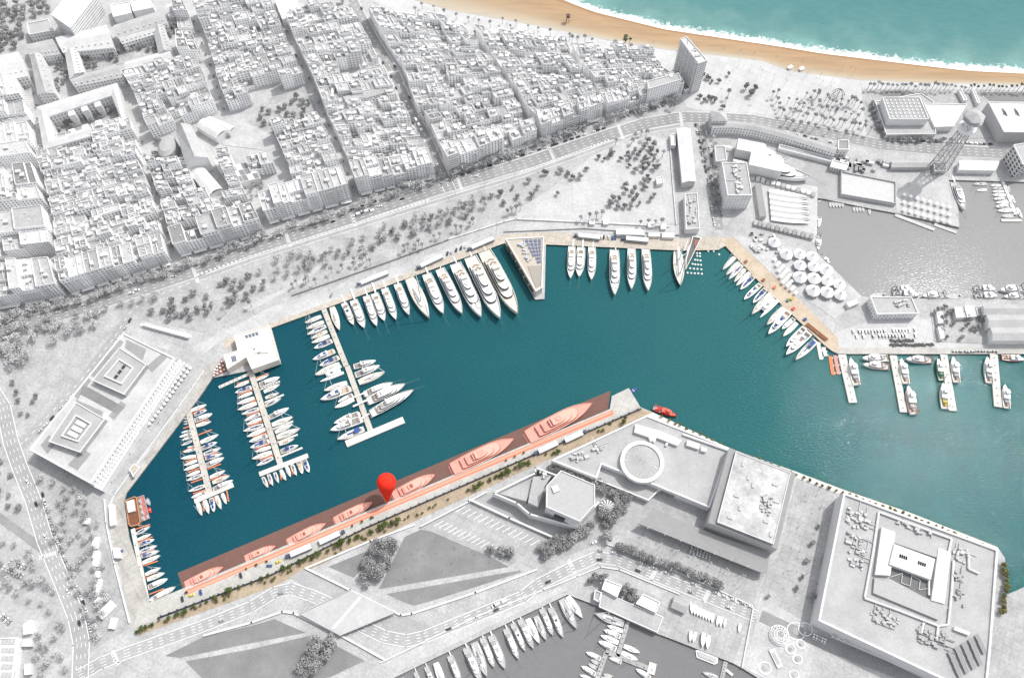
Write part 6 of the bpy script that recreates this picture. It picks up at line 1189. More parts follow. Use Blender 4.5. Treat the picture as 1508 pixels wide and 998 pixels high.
# grey marina at the bottom
row(zl(580, 860, 5.027, [(60,690,100,800,'H'),(160,650,210,800,'A'),(240,610,310,780,'C'),(310,580,380,770,'G'),(415,530,500,740,'A'),(535,470,650,720,'A'),(595,430,690,685,'H'),(655,395,745,615,'B'),(720,380,825,625,'A'),(830,330,925,555,'B'),(880,290,975,495,'C'),(935,260,1035,475,'A'),(990,255,1080,440,'G'),(1050,235,1130,415,'H'),(1095,180,1180,380,'A'),(1160,175,1255,395,'C'),(1240,110,1355,330,'H'),(1285,90,1400,250,'G')]), 'along the grey marina quay from the bottom edge', 'boats on the grey marina quay', 1.05)
row(zl(840, 860, 5.585, [(440,325,200,238,'H'),(430,385,300,335,'G'),(410,430,275,372,'M'),(395,480,245,415,'G'),(375,532,230,465,'M'),(440,505,575,562,'G'),(420,560,560,622,'G'),(418,640,320,602,'M'),(248,612,130,555,'M'),(238,655,165,615,'D'),(222,690,145,650,'D'),(207,738,90,670,'M'),(165,775,75,740,'G'),(350,765,270,735,'D'),(350,800,250,760,'D'),(655,770,540,692,'M'),(1215,770,1085,718,'H')]), 'round the branching pontoons of the grey marina', 'boats on the branching pontoons', 1.1)
for i, r in enumerate([(1000 + 23.5 * k, 240 + 10.5 * k, 998 + 25 * k, 160 + 11.5 * k) for k in range(8)] + [(1205, 338, 1222, 262), (1233, 345, 1247, 266), (1265, 352, 1277, 284), (1388, 392, 1396, 322), (985, 470, 992, 385), (1010, 475, 1028, 392), (1085, 515, 1096, 398), (1125, 530, 1136, 418)]):
    q = zl(840, 860, 5.585, [r])[0]; put('hauled_dinghy', q[1], q[0], (f'white hauled sailing boat, {nth(i)} in the long row beside the boat shed' if i < 8 else f'white hauled boat, {nth(i - 8)} of three past the long row' if i < 11 else 'white hauled boat standing alone at the right of the yard' if i == 11 else f'white hauled boat, {nth(i - 12)} along the quay edge of the sailing club yard'), 'sailboat', 'boats hauled out in the sailing club yard', 1.15, z=.05)
# grey basin at the upper right
row(zl(1380, 240, 9.508, [(900,310,755,308,'G'),(925,350,775,350,'H'),(940,395,780,395,'G'),(960,445,780,443,'G'),(975,500,800,500,'M'),(1000,545,830,550,'G'),(1030,600,825,608,'M'),(1060,660,850,665,'G'),(1090,740,905,738,'D'),(985,310,1020,410,'D'),(1040,450,1100,560,'G'),(1120,630,1200,770,'G'),(700,290,510,290,'H'),(700,372,560,376,'G')]), 'round the pontoon of the upper grey basin', 'boats in the upper grey basin', 1.0)
q = zl(1380, 240, 9.508, [(230,280,380,670)])[0]; put('grey_yacht|b', q[0], q[1], 'large white yacht lying along the end of the slipway deck', 'yacht', None, 1.15)
row(zl(1160, 400, 4.333, [(672,110,800,108,'F'),(672,135,842,150,'F'),(1000,150,855,155,'F'),(1100,155,1005,158,'D'),(1190,108,1330,110,'F'),(1195,158,1340,152,'F'),(1500,105,1350,118,'F'),(1510,155,1375,160,'F'),(615,150,520,156,'D')]), 'along the fish market wall of the grey basin', 'fishing boats in the grey basin', 1.2)
row(zl(1108, 245, 3.765, [(432 + 17 * i, 195, 436 + 17 * i, 225, 'D') for i in range(5)] + [(563 + 17 * i, 222, 568 + 17 * i, 250, 'D') for i in range(4)] + [(650, 235, 653, 265, 'D'), (372, 280, 368, 335, 'M'), (366, 380, 364, 465, 'F'), (380, 490, 432, 538, 'F'), (365, 195, 385, 183, 'D')]), 'under the slipway edge of the grey basin', 'small boats under the slipway', 1.1)
# yachts wrapped in white covers on the dock
def wrapped(key, lab, cover, st, bw):
    o = put(key, st, bw, lab, 'yacht', 'yachts in dry dock under white covers', 1.15, z=1.5); c = MB(); L = PROTO[key][1]; hw, z1 = L * .12, L * .22; c.prism([(-hw, -L * .52), (hw, -L * .52), (hw, -L * .02), (hw * .8, L * .02), (-hw * .8, L * .02), (-hw, -L * .02)], -.5, z1); c.build('shrink_cover', M_roofw, o); s = MB()
    for yy in (-.3, 0, .25): s.box((0, yy * L, -1.5), 2, 1.5, 1.5)
    build_split(s, 'keel_block', GG, o)
wrapped('grey_yacht|c', 'huge dry docked yacht half under a white cover, upper one', .5, (1084, 222), (1160, 236)); wrapped('grey_yacht|b', 'huge dry docked yacht half under a white cover, lower one with pointed bow', .5, (1102, 245), (1192, 264))
row(zl(1030, 200, 5.543, [(560 + 2 * i, 462 + 23 * i, 880 + 2 * i, 512 + 21 * i, 'L' if i % 2 else 'K') for i in range(11)]), 'in the packed boatyard beside the grey basin', 'boats stored ashore in the boatyard', .42)
for o in [o for o in bpy.data.objects if o.get('group') == 'boats stored ashore in the boatyard']: o.location.z = .1; o.scale.z = 1.6
# barge and raft by the west quay
t = Thing('barge', 'brown wooden barge with a pale cabin roof at the west quay', 'barge', G(196, 751, WZ)); bp = Z(170, 720, 5.253, [(75, 85), (145, 55), (165, 60), (195, 250), (180, 275), (115, 290), (100, 270)]); pp = [Vector((p.x, p.y)) for p in GP(bp, 1.5)]; k = MB(); k.prism(pp, WZ - .3, 1.0); t.part('hull', k, RUST); k = MB(); k.rim(pp, 1.0, 1.9, .7); t.part('gunwale', k, mat('worn_timber', (0.42, 0.24, 0.14), .85, .15, .8)); k = MB(); k.face([(p.x, p.y, 1.04) for p in ccw(inset(pp, .9))]); t.part('hold', k, mat('dark_timber', (0.20, 0.085, 0.05), .9, .15, .6, seams=(1.2, .3, .7))); k = MB(); k.prism([Vector((p.x, p.y)) for p in GP(Z(170, 720, 5.253, [(84, 95), (138, 78), (150, 165), (98, 180)]), 3.5)], 1.05, 3.5); t.part('cabin', k, W2)
t = Thing('work_raft', 'red decked raft loaded with small boats beside the barge', 'raft', G(209, 750, WZ)); pp = [Vector((p.x, p.y)) for p in GP(Z(170, 720, 5.253, [(165, 62), (220, 45), (265, 225), (205, 250)]), -.8)]; k = MB(); k.prism(pp, WZ - .2, -.8); t.part('deck', k, mat('faded_red_deck', (0.42, 0.16, 0.14), .85, .2, .7)); k = MB(); k.rim(pp, -.8, -.4, .4); t.part('edge', k, GREYC)
for i, (x, y, x2, y2, kk) in enumerate(((180, 72, 195, 110, 'dinghy'), (185, 115, 198, 150, 'dinghy'), (195, 160, 215, 195, 'dinghy'), (203, 205, 222, 240, 'dinghy'), (238, 70, 262, 122, 'dinghy'), (255, 140, 272, 180, 'dinghy|red'), (238, 195, 250, 225, 'dinghy'))): q = zl(170, 720, 5.253, [(x, y, x2, y2)])[0]; put(kk, q[0], q[1], ('red' if 'red' in kk else 'white') + f' small boat, {nth(i)} on or beside the red raft', 'dinghy', 'small boats at the red raft', 1.2, z=-.8 if i not in (4, 5) else None)
put('dinghy|red', (277, 578), (285, 572), 'red dinghy tied under the clubhouse walkway', 'dinghy', None, 1.0) if False else None
# ---------------------------------------------------------------- piers and pontoons
def seg(mb, a, b, w, z0, z1):
    p, q = G(*a, z1), G(*b, z1); d = (q - p).normalized(); n = Vector((-d.y, d.x, 0)) * w / 2; mb.prism([p - n, q - n, q + n, p + n], z0, z1, bottom=True)
def pier(lab, zk, main, head, fingers, w, m=PIER, fm=None, name='pontoon_pier', z1=-.6, fw=1.0):
    t = Thing(name, lab, 'pier', G((zk[0] + main[0] / zk[2]), (zk[1] + main[1] / zk[2]))); f = lambda r: zl(*zk, [r])[0]
    k = MB(); seg(k, *f(main)[:2], w, WZ - .3, z1); t.part('walkway', k, m); post = MB(); p, q = f(main)[:2]
    for i in range(7): g = G(*plerp(p, q, (i + .5) / 7), z1); post.box((g.x, g.y, z1), .7, .7, 1.0)
    t.part('service_post', post, M_metal) if False else build_split(MB() if False else _off(post, t.c), 'service_post', M_metal, t.o)
    for h in head: k = MB(); seg(k, *f(h[:4])[:2], h[4], WZ - .3, z1 + .05); t.part('cross_head', k, PIERW)
    for r in fingers: k = MB(); seg(k, *f(r)[:2], fw, WZ - .2, z1 - .15); t.part('finger_pontoon', k, fm or ORNG)
    return t
def _off(mb, c): off(mb, c); return mb
pier('short pale pontoon pier with orange fingers nearest the museum quay', M1, (142, 128, 308, 765), [(190, 830, 490, 700, 4.0)], [(175,150,275,110),(200,235,300,195),(220,315,325,275),(100,445,185,405),(265,490,370,450),(290,580,395,540),(310,665,440,625),(120,525,215,490),(140,605,235,570),(165,685,250,655),(180,770,275,740),(440,745,455,830),(255,830,265,905),(105,265,150,250),(345,790,352,830)], 4.8)
pier('pontoon pier running out from under the marina clubhouse', M2, (185, 40, 425, 785), [(265, 860, 632, 718, 4.0)], [(95,180,190,150),(110,260,215,222),(165,340,240,300),(170,420,270,380),(190,495,290,460),(215,585,320,545),(240,670,345,630),(270,755,370,715),(240,135,335,100),(325,860,345,935),(420,830,432,900),(500,800,520,860),(585,760,600,800)], 4.8)
pier('white finger berths on the outer side of the clubhouse pier', M2, (270, 222, 420, 160), [], [(305,320,450,260),(365,520,520,460),(400,620,555,560),(430,725,590,660)], 1.6, PIERW, PIERW, fw=1.6)
pier('pale walkway from the slanted quay to the clubhouse pier', M2, (-40, 205, 185, 105), [], [], 2.6, PIERW)
t = pier('long pier ending in a broad cross head in open water', M3, (290, 72, 557, 745), [], [], 4.6, z1=-.3); t.part('cross_head', (lambda k: (seg(k, *zl(*M4, [(395, 905, 1075, 620)])[0][:2], 6.0, WZ - .3, -.2), k)[1])(MB()), PIERW); t.part('walkway', (lambda k: (seg(k, *zl(*M4, [(408, -10, 690, 765)])[0][:2], 4.6, WZ - .3, -.3), k)[1])(MB()), PIER)
pier('slender pontoon along the west quay with orange fingers', (170, 720, 5.253), (133, 305, 250, 885), [], [(150,310,265,272),(172,412,285,368),(190,500,300,468),(212,592,325,555),(232,685,345,648),(262,812,375,768)], 3.2, PIERW)
FZ = (1220, 510, 5.236)
for i, (r, w) in enumerate((((105, 62, 190, 432), 7.0), ((500, 68, 580, 505), 6.0), ((890, 62, 962, 495), 6.2), ((1275, 58, 1310, 465), 6.6))): pier(f'concrete finger pier of the fishing quay, {nth(i)} from the left', FZ, r, [], [], w, PIERL, name='finger_pier', z1=.05)
for i, (r, m, lab) in enumerate((((700,695,724,812), PIERW, 'pale floating pontoon nearest the east quay end, longer one'), ((735,730,755,790), PIERW, 'short pale floating pontoon near the east quay end'), ((782,790,803,915), ORNG, 'orange floating pontoon below the pale ones'), ((815,785,840,912), mat('faded_pink_boards', (.5, .27, .24), .9, .1, .8), 'faded pink floating pontoon beside the first finger pier'))):
    t = Thing('floating_pontoon', lab, 'pontoon', G(1210, 525), 'floating pontoons'); k = MB(); seg(k, *zl(*DG, [r])[0][:2], 3.2, WZ - .2, -.9); t.part('deck', k, m); k = MB()
    for s in (.1, .5, .9): g = G(*plerp(*zl(*DG, [r])[0][:2], s), -.9); k.box((g.x + 1.8, g.y, -1.4), .7, .9, .8)
    t.part('fender', k, W_)
G6 = (840, 860, 5.585)
pier('grey pontoon stem from the club deck into the dark marina', G6, (480, 285, 388, 590), [], [], 3.0, M_pave, name='grey_pontoon'); pier('grey pontoon crossing with a slatted end platform', G6, (290, 550, 700, 712), [(640, 680, 700, 700, 8)], [], 3.6, M_pave, name='grey_pontoon'); pier('grey pontoon running off the bottom edge from the crossing', G6, (295, 560, 215, 790), [], [], 3.4, M_pave, name='grey_pontoon'); pier('grey pontoon below the play terrace corner', G6, (1278, 635, 1240, 800), [(1280, 700, 1335, 745, 2)], [], 3.0, M_pave, name='grey_pontoon')
t = Thing('floating_platform', 'rounded white floating platform moored along the sailing club quay', 'platform', G(1040, 962, WZ)); k = MB(); pp = [Vector((p.x, p.y)) for p in GP(Z(*G6, [(1030, 540), (1070, 540), (1215, 600), (1210, 645), (1185, 658), (1040, 600)]), -.5)]; k.prism(pp, WZ - .2, -.5); t.part('hull', k, GW); k = MB(); k.prism(inset(pp, 1.2), -.5, .4); t.part('deck', k, GG)
pier('white pontoon with boats on both sides in the upper basin', (1380, 240, 9.508), (925, 265, 1105, 720), [(900, 800, 1185, 800, 3.0)], [], 2.6, GW, name='grey_pontoon'); t = Thing('jetty', 'long thin jetty off the slipway edge pointing into the basin', 'jetty', G(1330, 325, WZ)); k = MB(); seg(k, (1318, 316), (1376, 338), 3.5, WZ - .2, -.6); t.part('deck', k, M_plaza); t = Thing('jetty', 'short pale step below the slipway deck corner', 'jetty', G(1390, 338, WZ)); k = MB(); seg(k, (1376, 330), (1409, 342), 3.5, WZ - .2, -.8); t.part('deck', k, M_plaza)
# dark prow shaped pier with red inside
t = Thing('prow_pier', 'dark prow shaped pier with white edges and a red triangular well', 'pier', G(1018, 370)); R2 = (820, 340, 6.283); pp = [Vector((p.x, p.y)) for p in GP(Z(*R2, [(1190, 270), (1255, 50), (1340, 65), (1190, 365)]), 1.5)]; k = MB(); k.prism(pp, WZ - .3, 1.2); t.part('hull', k, mat('prow_slate', .13, .7, .1, .5)); k = MB(); k.rim(pp, 1.2, 2.4, .9); t.part('edge', k, mat('prow_edge', (.66, .62, .56), .7)); k = MB(); k.prism([Vector((p.x, p.y)) for p in GP(Z(*R2, [(1270, 80), (1312, 86), (1276, 160)]), 1.6)], 1.2, 1.7); t.part('red_well', k, mat('red_well', (.30, .13, .11), .8, .2, 1)); k = MB()
a, b2 = G(1014, 345), G(1012, 390)
for p0, p1 in (((1180, 180), (1215, 80)), ((1150, 240), (1210, 200)), ((1165, 310), (1230, 130))): g0, g1 = G(820 + p0[0] / 6.283, 340 + p0[1] / 6.283, 6), G(820 + p1[0] / 6.283, 340 + p1[1] / 6.283, 9); k.tube(g0, g1, .35, None, 5)
t.part('rigging_spar', k, W_)
bz = [(1295, 208), (1322, 210), (1297, 235), (1323, 237), (1277, 270), (1300, 273), (1328, 277), (1255, 308), (1280, 313), (1305, 315), (1332, 317), (1232, 348), (1267, 352), (1300, 355), (1336, 358), (1208, 390), (1242, 393), (1275, 395), (1307, 396), (1340, 400), (1400, 190), (1450, 190), (1500, 220)]
bp_ = empty('buoy', (0, 0, 0)); k = MB(); k.lathe((0, 0, -.2), [(.3, 0), (1.0, .35), (1.0, .8), (.4, 1.2)], 10); k.build('float', W_, bp_); k = MB(); k.tube((0, 0, .9), (0, 0, 1.7), .12, None, 5); k.build('ring_post', ALU, bp_)
for i, (x, y) in enumerate(bz): o = bp_ if i == 0 else dup(bp_); o.location = G(820 + x / 6.283, 340 + y / 6.283, WZ); tag(o, 'small white mooring buoy floating beside the dark prow pier', 'buoy', 'white buoys beside the prow pier')
print('boats', NBOAT[0])
# ================================================================ trees, cars, people, lamps
def leafmat(name, c, v=0.35): return mat(name, c, 0.9, v, 1.1, var2=0.15, scale2=0.15, rnd=0.22)
LEAFG = leafmat('grey_leaves', 0.32); LEAFP = leafmat('pale_grey_leaves', 0.46); LEAFD = leafmat('dark_grey_leaves', 0.20); LEAFV = leafmat('olive_leaves', (0.085, 0.115, 0.03)); LEAFO = leafmat('dry_olive_leaves', (0.16, 0.15, 0.06))
BARK = mat('grey_bark', 0.22, 0.95, .2, 1.0); BARKV = mat('brown_bark', (0.13, 0.10, 0.07), 0.95, .2, 1.0); TWIG = mat('bare_twigs', 0.36, 0.95, .2, 1.0)
def crown(R_, rad, z0, hgt, lobes, leaves, size, flat=1.0):
    mb = MB(); L = []
    for i in range(lobes):
        a = R_.uniform(0, 6.28); r = rad * R_.uniform(.2, .62) if i else 0; L.append((Vector((r * math.cos(a), r * math.sin(a), z0 + hgt * R_.uniform(.3, .72))), rad * R_.uniform(.36, .58)))
    for _ in range(leaves):
        c, r = R_.choice(L); d = Vector((R_.gauss(0, 1), R_.gauss(0, 1), R_.gauss(0, 1) * .8)).normalized(); p = c + d * r * R_.uniform(.6, 1.06); s = size * R_.uniform(.6, 1.35)
        n = (d + Vector((R_.uniform(-.6, .6), R_.uniform(-.6, .6), R_.uniform(-.2, .8)))).normalized(); u = n.orthogonal().normalized(); w = n.cross(u); k = R_.uniform(0, 6.28); u2 = u * math.cos(k) + w * math.sin(k); w2 = n.cross(u2)
        mb.face([p - u2 * s * .5, p + w2 * s * .35 + n * s * .12, p + u2 * s * .5, p - w2 * s * .35 - n * s * .05])
    return mb, L
def tree_proto(name, seed, rad, hgt, lobes, leaves, size, lm, bm, th):
    R_ = random.Random(seed); e = empty(name, (0, 0, -500)); c, L = crown(R_, rad, th * .7, hgt, lobes, leaves, size); t = MB(); t.tube((0, 0, 0), (0, 0, th + hgt * .2), rad * .07 + .08, rad * .045, 7)
    for p, r in L[:6]: t.tube((0, 0, th * .8), p, rad * .04, .04, 5)
    t.build('trunk', bm, e); c.build('crown', lm, e); return e
def palm_proto(seed, h, lm, bm, n=22):
    R_ = random.Random(seed); e = empty('palm_tree', (0, 0, -500)); t = MB(); bend = Vector((R_.uniform(-.4, .4), R_.uniform(-.4, .4), 0)); prev = Vector((0, 0, 0))
    for i in range(1, 5): f = i / 4; p = bend * f * f + Vector((0, 0, h * f)); t.tube(prev, p, .26 - .03 * i + .03, .26 - .03 * i, 7, cap=(i == 4)); prev = p
    t.build('trunk', bm, e); c = MB()
    for k in range(n):
        a = k * 2.4 + R_.uniform(-.2, .2); up = R_.uniform(-.25, .95); L = R_.uniform(1.7, 2.5); d = Vector((math.cos(a), math.sin(a), 0)); s = Vector((-d.y, d.x, 0)); pts = []
        for q in range(5): f = q / 4; pts.append(prev + d * L * f * math.cos(up * .7) + Vector((0, 0, L * (f * math.sin(up) - .75 * f * f))))
        for q in range(4): w0, w1 = (.12, .46, .5, .36, .05)[q], (.12, .46, .5, .36, .05)[q + 1]; c.face([pts[q] - s * w0 - Vector((0, 0, w0 * .4)), pts[q], pts[q + 1], pts[q + 1] - s * w1 - Vector((0, 0, w1 * .4))]); c.face([pts[q], pts[q] + s * w0 - Vector((0, 0, w0 * .4)), pts[q + 1] + s * w1 - Vector((0, 0, w1 * .4)), pts[q + 1]])
    c.build('crown', lm, e); return e
TP = {}
for key, args in {'round': ('round_tree', 3.2, 5.0, 7, 420, .95, LEAFG, BARK, 2.6), 'dark': ('round_tree', 2.9, 4.6, 6, 420, .9, LEAFD, BARK, 2.4), 'bare': ('plane_tree', 4.2, 6.5, 9, 300, .85, LEAFP, TWIG, 3.2), 'big': ('broad_tree', 5.2, 7.5, 11, 620, 1.15, LEAFG, BARK, 3.4), 'olive': ('verge_tree', 2.4, 3.8, 6, 420, .75, LEAFV, BARKV, 1.6), 'dry': ('verge_tree', 1.8, 2.8, 5, 280, .7, LEAFO, BARKV, 1.2)}.items():
    TP[key] = [[tree_proto(args[0], 100 + i * 7 + len(key), *args[1:]), False] for i in range(3)]
TP['palm'] = [[palm_proto(i, 8.5 + i, LEAFD, BARK), False] for i in range(3)]; LEAFK = leafmat('dull_green_leaves', (0.062, 0.075, 0.042)); TP['greenpalm'] = [[palm_proto(9 + i, 9 + i, LEAFK, BARKV), False] for i in range(2)]
RT = random.Random(5); NT = {}
def plant(kind, px, py, label, group, sc=1.0, cat='tree'):
    p = RT.choice(TP[kind]); o = dup(p[0]) if p[1] else p[0]; p[1] = True; o.location = G(px, py); o.rotation_euler = (0, 0, RT.uniform(0, 6.28)); s = sc * RT.uniform(.82, 1.22); o.scale = (s, s, s * RT.uniform(.9, 1.1)); tag(o, label, cat, group); NT[kind] = NT.get(kind, 0) + 1; return o
def scatter(kind, poly, n, label, group, sc=1.0, mind=6, cat='tree', seed=0, keep=None):
    r = random.Random(seed or len(label)); x0, x1 = min(p[0] for p in poly), max(p[0] for p in poly); y0, y1 = min(p[1] for p in poly), max(p[1] for p in poly); pts = []; tries = 0
    while len(pts) < n and tries < n * 60:
        tries += 1; p = (r.uniform(x0, x1), r.uniform(y0, y1))
        if inside(p, poly) and math.dist(p, (894.5, 746)) > 11 and all(math.dist(p, q) > mind for q in pts) and (keep is None or keep(p)): pts.append(p)
    for p in pts: plant(kind, p[0], p[1], label, group, sc, cat)
def alongline(kind, pl, n, label, group, sc=1.0, jit=2.0, cat='tree'):
    for i in range(n): p = poly_at(pl, (i + .5) / n); plant(kind, p[0] + RT.uniform(-jit, jit), p[1] + RT.uniform(-jit, jit) * .7, label, group, sc, cat)
# palms of the white plaza (bases traced from the photograph)
PZ = [(385,580),(430,565),(432,630),(450,680),(452,722),(488,752),(540,640),(560,740),(600,755),(615,650),(640,690),(650,775),(690,682),(720,578),(735,730),(755,640),(730,800),(770,700),(790,565),(800,805),(830,590),(845,570),(850,665),(870,720),(875,815),(900,845),(920,615),(920,718),(945,640),(950,830),(965,745),(980,650),(990,850),(1010,672),(1015,750),(1030,740),(1055,850),(1065,690),(1075,640),(1090,875),(1110,765),(1130,665),(1160,640),(1170,780),(1175,875),(1195,640),(1200,900),(1215,660),(1230,800),(1250,895),(1255,685),(1270,760),(1290,920),(1310,870),(510,850),(575,862),(655,880),(730,895),(800,912),(945,942),(1110,975),(1190,990),(1360,945)]
for x, y in PZ: plant('palm', 1080 + x / 6.855, 60 + y / 6.855, 'slender leaning looking palm on the white paved plaza', 'palms of the white plaza', .95, 'palm')
for i in range(36): plant('palm' if i < 22 else 'greenpalm', 1276 + i * 6.7 + RT.uniform(-1.5, 1.5), 132 + i * .12 + RT.uniform(-1, 1), 'palm in the single row between beach and swimming club' if i < 22 else 'greenish palm in the row at the sand edge near the right border', 'palms behind the beach' if i < 22 else 'green palms at the sand edge', 1.0, 'palm')
PB = [(690,30),(705,35),(722,38),(740,32),(760,36),(778,42),(792,46),(810,50),(838,58),(850,60),(861,61),(871,63),(905,68),(640,14),(655,22),(672,26),(622,10),(752,42),(842,62),(928,72),(700,52),(612,18)]
for x, y in PB: plant('palm', x, y + 3, 'palm on the promenade behind the beach above the dense quarter', 'palms along the upper promenade', .95, 'palm')
for x, y in ((920, 66), (926, 70), (919, 70)): plant('greenpalm', x, y, 'green palm in the small cluster of three at the sand edge', 'three green palms at the sand', 1.25, 'palm')
PP = [(521,392),(524,388),(535,388),(540,384),(546,390),(451,418),(455,414),(466,418),(432,424),(438,420),(596,370),(601,366),(612,368),(617,362),(622,366),(672,340),(680,340),(692,334),(697,330),(748,316),(754,314),(760,312),(766,310),(855,326),(868,324),(878,322),(886,320),(942,332),(953,332),(964,332),(973,332),(489,402),(505,396),(640,352),(648,350)]
for x, y in PP: plant('palm', x, y, 'palm rising from the pale promenade above the yacht quay', 'palms of the quay promenade', 1.0, 'palm')
for x, y in ((906, 214), (930, 212), (934, 208), (944, 200), (975, 232), (1071, 145), (1068, 152), (988, 158), (992, 162), (950, 204)): plant('palm', x, y, 'palm beside the avenue near the warehouse', 'palms near the warehouse', 1.05, 'palm')
for x, y in ((346,446),(352,442),(371,452),(333,462),(364,438)): plant('palm', x, y, 'palm beside the pale promenade left of the clubhouse', 'palms above the clubhouse', 1.0, 'palm')
# avenue trees, boulevard park, dry field
FRONT = [(115, 446), (256, 400), (390, 352), (526, 306), (642, 268), (735, 236), (885, 182), (1000, 147)]
alongline('bare', [(-10, 474)] + FRONT, 112, 'pale leafless plane tree on the pavement before the avenue houses', 'plane trees along the avenue front', 1.1, 4.5)
alongline('bare', [(0, 500), (146, 462), (240, 432)], 14, 'pale plane tree on the park side of the avenue at the left', 'plane trees on the park side', 1.05, 6)
alongline('bare', [(555, 22), (602, 110), (640, 198), (656, 236)], 12, 'pale plane tree along the bus street', 'plane trees of the bus street', .6, 1.5)
scatter('bare', [(372, 396), (520, 350), (640, 312), (700, 292), (720, 305), (640, 340), (520, 380), (400, 420)], 44, 'pale feathery tree in the boulevard park', 'pale trees of the boulevard park', .95, 9)
scatter('round', [(440, 392), (520, 360), (640, 318), (790, 262), (800, 285), (660, 330), (500, 385)], 30, 'round grey tree on the sandy boulevard park', 'round trees of the boulevard park', .95, 12)
scatter('round', [(215, 462), (292, 428), (390, 400), (400, 424), (330, 455), (250, 480)], 30, 'round grey tree in the park above the long white canopy', 'trees above the long canopy', 1.0, 8)
DF = Z(880, 130, 6.855, [(505,540),(465,605),(525,625),(570,585),(595,665),(430,655),(380,640),(300,670),(320,720),(400,700),(535,690),(570,725),(490,740),(460,775),(510,790),(575,815),(610,795),(460,835),(380,838),(320,790),(235,725),(150,665),(120,690),(70,730),(10,710),(500,900),(520,935),(470,950),(545,640),(470,720)]) + Z(740, 245, 3.765, [(600,215),(640,232),(675,228),(712,230),(645,185),(683,145),(733,130),(788,123),(842,163),(820,190),(757,213),(715,160),(680,110),(745,172),(725,198),(612,185),(305,160),(250,45),(320,35),(360,50),(230,45),(430,65),(465,20),(390,70)])
for i, (x, y) in enumerate(DF): plant('dark' if i % 3 else 'round', x, y, 'round dark grey tree in the dry field left of the warehouse', 'trees of the dry field', .95)
for x, y in ((1098, 132), (1108, 138), (1112, 132), (1104, 142)): plant('dark', x, y, 'dark tree in the lone clump on the white plaza', 'clump on the white plaza', 1.15)
for x, y in ((1036, 150), (1043, 147), (1049, 146), (1064, 160), (1030, 145), (1052, 150), (1058, 122), (1072, 112), (1044, 118), (1048, 122), (1040, 116), (1036, 112)): plant('dark', x, y, 'dark tree at the foot of the tower block by the plaza edge', 'trees at the tower block', .95)
alongline('round', [(1030, 190), (1046, 265), (1056, 320)], 10, 'pale tree along the road beside the shipyard block', 'trees of the shipyard road', .7); alongline('bare', [(1046, 190), (1056, 240), (1062, 300)], 11, 'feathery tree on the far side of the shipyard road', 'feathery trees of the shipyard road', .75)
alongline('round', [(1280, 150), (1294, 190), (1303, 205)], 8, 'hedge tree beside the swimming club wall', 'trees left of the swimming club', .8); alongline('round', [(1305, 207), (1400, 209)], 14, 'tree in the row below the swimming club podium', 'trees below the swimming club', .8)
scatter('round', [(1372, 452), (1400, 452), (1452, 470), (1450, 500), (1378, 500)], 22, 'dark bush tree among the fishing yard huts', 'yard trees', .75, 6)
# parks upper left, barrack yards, walled park
scatter('big', [(-8, 10), (60, -6), (76, 18), (38, 34), (40, 68), (-8, 84)], 30, 'broad grey tree in the wooded park at the upper left corner', 'woodland of the corner park', .9, 8)
scatter('big', [(122, 80), (222, 54), (232, 72), (126, 106)], 22, 'broad tree filling the leafy barrack courtyard', 'courtyard trees of the barracks', .75, 6.5)
scatter('round', [(76, 174), (162, 144), (173, 170), (84, 200)], 20, 'tree in the yard of the square block', 'trees inside the square block', .95, 7); scatter('round', [(84, 90), (96, 88), (104, 120), (84, 138)], 10, 'tree between gabled hall and barrack wing', 'trees beside the gabled hall', .9, 6); scatter('big', [(244, 40), (262, 36), (270, 56), (252, 60)], 5, 'tree in the yard right of the barracks', 'yard trees right of the barracks', .8, 6)
scatter('big', [(440, 18), (508, 0), (500, 20), (446, 26)], 9, 'tree beside the bright white sports hall', 'trees by the sports hall', .7, 6); scatter('round', [(388, 158), (452, 140), (466, 172), (404, 196), (384, 184)], 20, 'grey tree in the walled park inside the quarter', 'trees of the walled park', 1.0, 9); scatter('round', [(222, 212), (244, 206), (252, 236), (234, 244)], 6, 'tree in the gap left of the church', 'trees left of the church', .9, 6); scatter('bare', [(366, 272), (404, 266), (404, 292), (372, 298)], 7, 'pale tree in the football yard', 'trees of the football yard', .8, 8)
# lower left roads and plazas
scatter('bare', [(-8, 470), (110, 470), (148, 478), (60, 520), (10, 560), (-8, 560)], 36, 'pale tree in the wood at the left end of the avenue', 'wood at the left edge', 1.15, 9); scatter('bare', [(52, 700), (100, 690), (150, 770), (160, 880), (150, 940), (128, 930), (100, 840), (70, 770)], 52, 'grey tree on the sandy plaza between west road and quay', 'trees of the west plaza', .8, 9)
scatter('bare', [(-8, 780), (58, 820), (78, 860), (96, 910), (104, 998), (60, 998), (50, 900), (-8, 860)], 40, 'grey tree along the left side of the west road', 'trees left of the west road', .8, 8); scatter('round', [(-8, 600), (0, 620), (20, 700), (40, 760), (0, 752)], 9, 'small tree in the left corner between the two roads', 'trees between the roads', .9, 9); scatter('round', [(20, 560), (60, 580), (44, 620), (20, 610)], 7, 'small tree on the pale park left of the museum', 'trees left of the museum', .7, 10)
